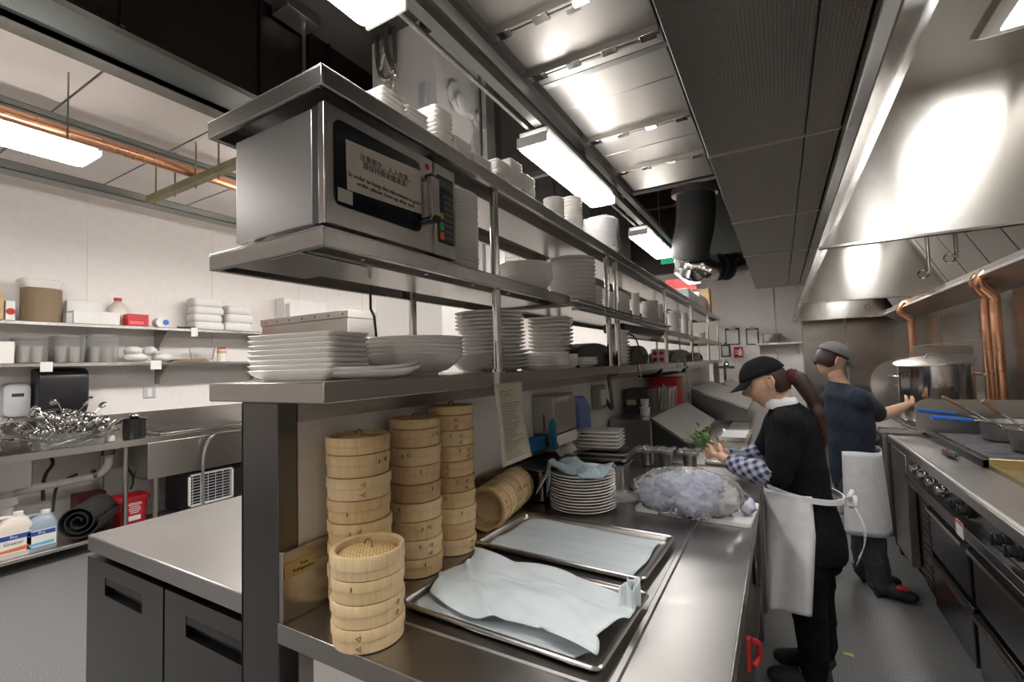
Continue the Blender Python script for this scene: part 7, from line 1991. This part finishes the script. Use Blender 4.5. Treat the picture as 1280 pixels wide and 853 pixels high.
# black cap with a peak
t = MB(); rings = []
for j in range(11):
    b = math.radians(14)+math.radians(76)*j/10
    s_ = 1.20 if j < 8 else 1.20-.02*(j-7)
    rings.append([t.bm.verts.new(hc+hu*.012+(hf_*.094*math.cos(2*PI*i/36)*math.cos(b)+hl*.080*math.sin(2*PI*i/36)*math.cos(b)+hu*.100*math.sin(b))*s_) for i in range(36)])
t._rings(rings,36); t._f(rings[-1])
t2_ = t
part('cap', t, BLACKC, wm, angle=180, solid=.003)
t = MB()
def fpk(u,v):
    a = math.radians(-62+124*u); r0 = 1.19; base_ = hc+hu*.036+(hf_*.094*math.cos(a)+hl*.080*math.sin(a))*r0*.97
    return base_+hf_*(.062*v*math.cos(a)**.5)-hu*(.020*v+.012*v*math.sin(a)**2)
t.grid(fpk,20,8); part('cap_peak', t, BLACKC, wm, angle=180, solid=.004)
# greens in the hands
gc = (V['nwri'][0]+V['fwri'][0])/2+Vector((-.075,0,.035))
t = MB(); rg_ = random.Random(9)
for k in range(90):
    a = rg_.uniform(0,2*PI); b = rg_.uniform(-.4,1.2); L_ = rg_.uniform(.05,.11)
    d_ = Vector((-.55+math.cos(a)*.5, math.sin(a)*.5, .5+.5*math.sin(b))).normalized()
    p = gc+Vector((rg_.uniform(-.02,.02),rg_.uniform(-.03,.03),rg_.uniform(-.02,.02))); q = p+d_*L_
    t.tube([p,p.lerp(q,.5)+Vector((0,0,.004)),q],.0014,4)
    sdv = d_.cross(Vector((0,0,1))).normalized()
    w_ = .011; t.hexa([q-sdv*w_*.2,q+d_*.008-sdv*w_,q+d_*.022,q+d_*.008+sdv*w_],[v+Vector((0,0,.0008)) for v in (q-sdv*w_*.2,q+d_*.008-sdv*w_,q+d_*.022,q+d_*.008+sdv*w_)])
single('leafy_greens', t, GREEN, 'bunch of leafy green herbs held by the cook in the black cap', 'herbs', angle=180)

# ---- the second cook leaning over the far range
CYc = 3.86
ch = thing('person','person in navy shirt and charcoal trousers leaning over the range, arm stretched to the pot','person',(.40,CYc,0))
def cp_(px,py,y): return uy(px,py,y)
V = {}
V['pelvis'] = (cp_(1068,596,CYc),(.115,.155)); V['waist'] = (cp_(1064,565,CYc),(.115,.145)); V['chest'] = (cp_(1062,525,CYc),(.125,.170)); V['upper'] = (cp_(1056,496,CYc),(.105,.155))
V['neck0'] = (cp_(1050,478,CYc),.062); V['neck1'] = (cp_(1045,470,CYc),.056); V['headj'] = (cp_(1040,460,CYc),.060)
E = [('pelvis','waist'),('waist','chest'),('chest','upper'),('upper','neck0'),('neck0','neck1'),('neck1','headj')]
for sd,y_,k_,an in (('n',CYc-.10,(1086,655),(1100,735)),('f',CYc+.10,(1078,655),(1082,718))):
    V[sd+'hip'] = (cp_(1072,615,y_),(.095,.092)); V[sd+'kne'] = (cp_(*k_,y_),.066); ank = cp_(*an,y_); ank.z = .09
    V[sd+'cal'] = (V[sd+'kne'][0].lerp(ank,.4),.056); V[sd+'ank'] = (ank,.042); V[sd+'bal'] = (ank+Vector((.12,-.03,-.05)),(.044,.03)); V[sd+'toe'] = (ank+Vector((.18,-.04,-.06)),(.034,.024)); V[sd+'hee'] = (ank+Vector((-.04,0,-.05)),.035)
    E += [('pelvis',sd+'hip'),(sd+'hip',sd+'kne'),(sd+'kne',sd+'cal'),(sd+'cal',sd+'ank'),(sd+'ank',sd+'bal'),(sd+'bal',sd+'toe'),(sd+'ank',sd+'hee')]
V['nsho'] = (cp_(1072,500,CYc-.14),.068); V['nelb'] = (ud(1100,520,3.46),.050); V['nfor'] = (ud(1122,512,3.52),.042); V['nwri'] = (ud(1133,507,3.56),.031)
V['fsho'] = (cp_(1040,500,CYc+.17),.068); V['felb'] = (cp_(1036,548,CYc+.24),.050); V['ffor'] = (cp_(1052,562,CYc+.16),.042); V['fwri'] = (cp_(1070,566,CYc+.05),.031)
E += [('upper','nsho'),('nsho','nelb'),('nelb','nfor'),('nfor','nwri'),('upper','fsho'),('fsho','felb'),('felb','ffor'),('ffor','fwri')]
hand(V,E,'nwri',(V['nwri'][0]-V['nfor'][0]),(0,.2,1),(-1,0,-.2),'nh',.5,1.05)
hand(V,E,'fwri',(V['fwri'][0]-V['ffor'][0]),(0,.2,1),(-.3,-1,-.2),'fh',.5,1.05)
hc2 = cp_(1038,450,CYc); hm, hf_, hl, hu = headmb(hc2, (.75,.55,-.45), (.3,0,1), 1.0)
skin('body', thin(V), E, SKIN, ch, 2, extra=[(hm,0)], root='pelvis')
face_parts(hc2, hf_, hl, hu, ch)
Sh = shell(V, ['waist','chest','upper','nsho','fsho'], .016)
Sh['pelvis'] = (V['pelvis'][0]+Vector((0,0,.03)),(.135,.17)); Sh['neck0'] = (V['neck0'][0]+Vector((0,0,-.01)),.074)
Sh['hem'] = (V['pelvis'][0]+Vector((0,0,-.08)),(.135,.17)); Sh['nsho'] = (V['nsho'][0],.088); Sh['fsho'] = (V['fsho'][0],.088); Sh['nsl'] = (V['nsho'][0].lerp(V['nelb'][0],.75),.070); Sh['nsm'] = (V['nsho'][0].lerp(V['nelb'][0],.35),.080); Sh['fsl'] = (V['fsho'][0].lerp(V['felb'][0],.75),.070); Sh['fsm'] = (V['fsho'][0].lerp(V['felb'][0],.35),.080)
t = MB(); pv, wa, cs, up, nk = [V[q][0] for q in ('pelvis','waist','chest','upper','neck0')]
torso(t, [(pv+Vector((0,0,-.06)),.132,.180,0),(pv,.132,.178,0),(wa,.130,.168,0),(cs,.140,.196,-.1),(up,.120,.195,-.15),(up.lerp(nk,.55),.090,.135,-.2),(nk,.068,.074,-.2)])
for sd in 'nf':
    s0_,e0_ = V[sd+'sho'][0],V[sd+'elb'][0]; limb(t, [up.lerp(s0_,.55), s0_, s0_.lerp(e0_,.5), s0_.lerp(e0_,.8)], [.088,.080,.074,.068])
fused('navy_shirt', t, NAVY, ch, wr=.004)
Sh = shell(V, ['pelvis','nhip','fhip','nkne','fkne','ncal','fcal'], .014); Sh['pelvis'] = (V['pelvis'][0],(.115,.145)); Sh['top'] = (V['waist'][0].lerp(V['pelvis'][0],.5),(.10,.13)); Sh['nhem'] = (V['nank'][0]+Vector((0,0,-.015)),.060); Sh['fhem'] = (V['fank'][0]+Vector((0,0,-.015)),.060)
t = MB(); torso(t, [(pv+Vector((0,0,-.12)),.110,.155,0),(pv+Vector((0,0,-.03)),.122,.165,0),(pv+Vector((.0,0,.07)),.112,.152,0)])
for sd in 'nf':
    h_,k_,c_,a_ = [V[sd+q][0] for q in ('hip','kne','cal','ank')]; limb(t, [h_+Vector((0,0,.05)), h_, h_.lerp(k_,.5), k_, c_, a_+Vector((0,0,-.015))], [.104,.105,.094,.080,.074,.066])
fused('trousers', t, GREYC, ch, wr=.005)
for sd in 'nf':
    a_ = V[sd+'ank'][0]
    Sh = {'a':(a_+Vector((0,0,-.02)),.052),'h':(a_+Vector((-.045,0,-.045)),(.046,.040)),'b':(a_+Vector((.11,-.03,-.048)),(.054,.038)),'t':(a_+Vector((.19,-.045,-.055)),(.043,.030))}
    so = skin('shoe', Sh, [('a','h'),('a','b'),('b','t')], RUBBER, ch, 2, root='a')
    t = MB(); p = a_+Vector((.10,-.03,-.012)); t.box(p.x-.03,p.x+.035,p.y-.03,p.y+.03,p.z-.004,p.z+.010); part('laces', t, RED, so, .004)
# white apron at the waist
wc = V['waist'][0]
t = MB(); t.grid(lambda u,v: Vector((wc.x+(.160+.03*v)*math.cos(math.radians(-115+230*u)), CYc+(.198+.02*v)*math.sin(math.radians(-115+230*u)), wc.z+.03-.52*v+.006*math.sin(14*u))),28,16)
part('apron', t, APRON, ch, angle=180, solid=.003)
t = MB(); rings = []
for j in range(13):
    b = math.radians(-30)+math.radians(120)*j/12; row = []
    for i in range(32):
        a = 2*PI*i/32; x,y,z = math.cos(a)*math.cos(b), math.sin(a)*math.cos(b), math.sin(b)
        s_ = .78 if (z < .30 and x > -.05-(.3-z)*.2) else 1.06
        row.append(t.bm.verts.new(hc2+(hf_*.096*x+hl*.078*y+hu*.118*z)*s_))
    rings.append(row)
t._rings(rings,32); part('hair', t, HAIR, ch, angle=180)
t = MB(); rings = []
for j in range(11):
    b = math.radians(16)+math.radians(74)*j/10
    rings.append([t.bm.verts.new(hc2+hu*.012+(hf_*.094*math.cos(2*PI*i/32)*math.cos(b)+hl*.080*math.sin(2*PI*i/32)*math.cos(b)+hu*.098*math.sin(b))*1.18) for i in range(32)])
t._rings(rings,32); t._f(rings[-1]); part('cap', t, plain_noise('grey_cap',(.20,.20,.21),(.26,.26,.27),.8,20), ch, angle=180, solid=.003)
t = MB()
def fpk2(u,v):
    a = math.radians(-60+120*u); base_ = hc2+hu*.036+(hf_*.094*math.cos(a)+hl*.080*math.sin(a))*1.15
    return base_+hf_*(.06*v*math.cos(a)**.5)-hu*(.018*v)
t.grid(fpk2,16,6); part('cap_peak', t, MATS['grey_cap'], ch, angle=180, solid=.004)
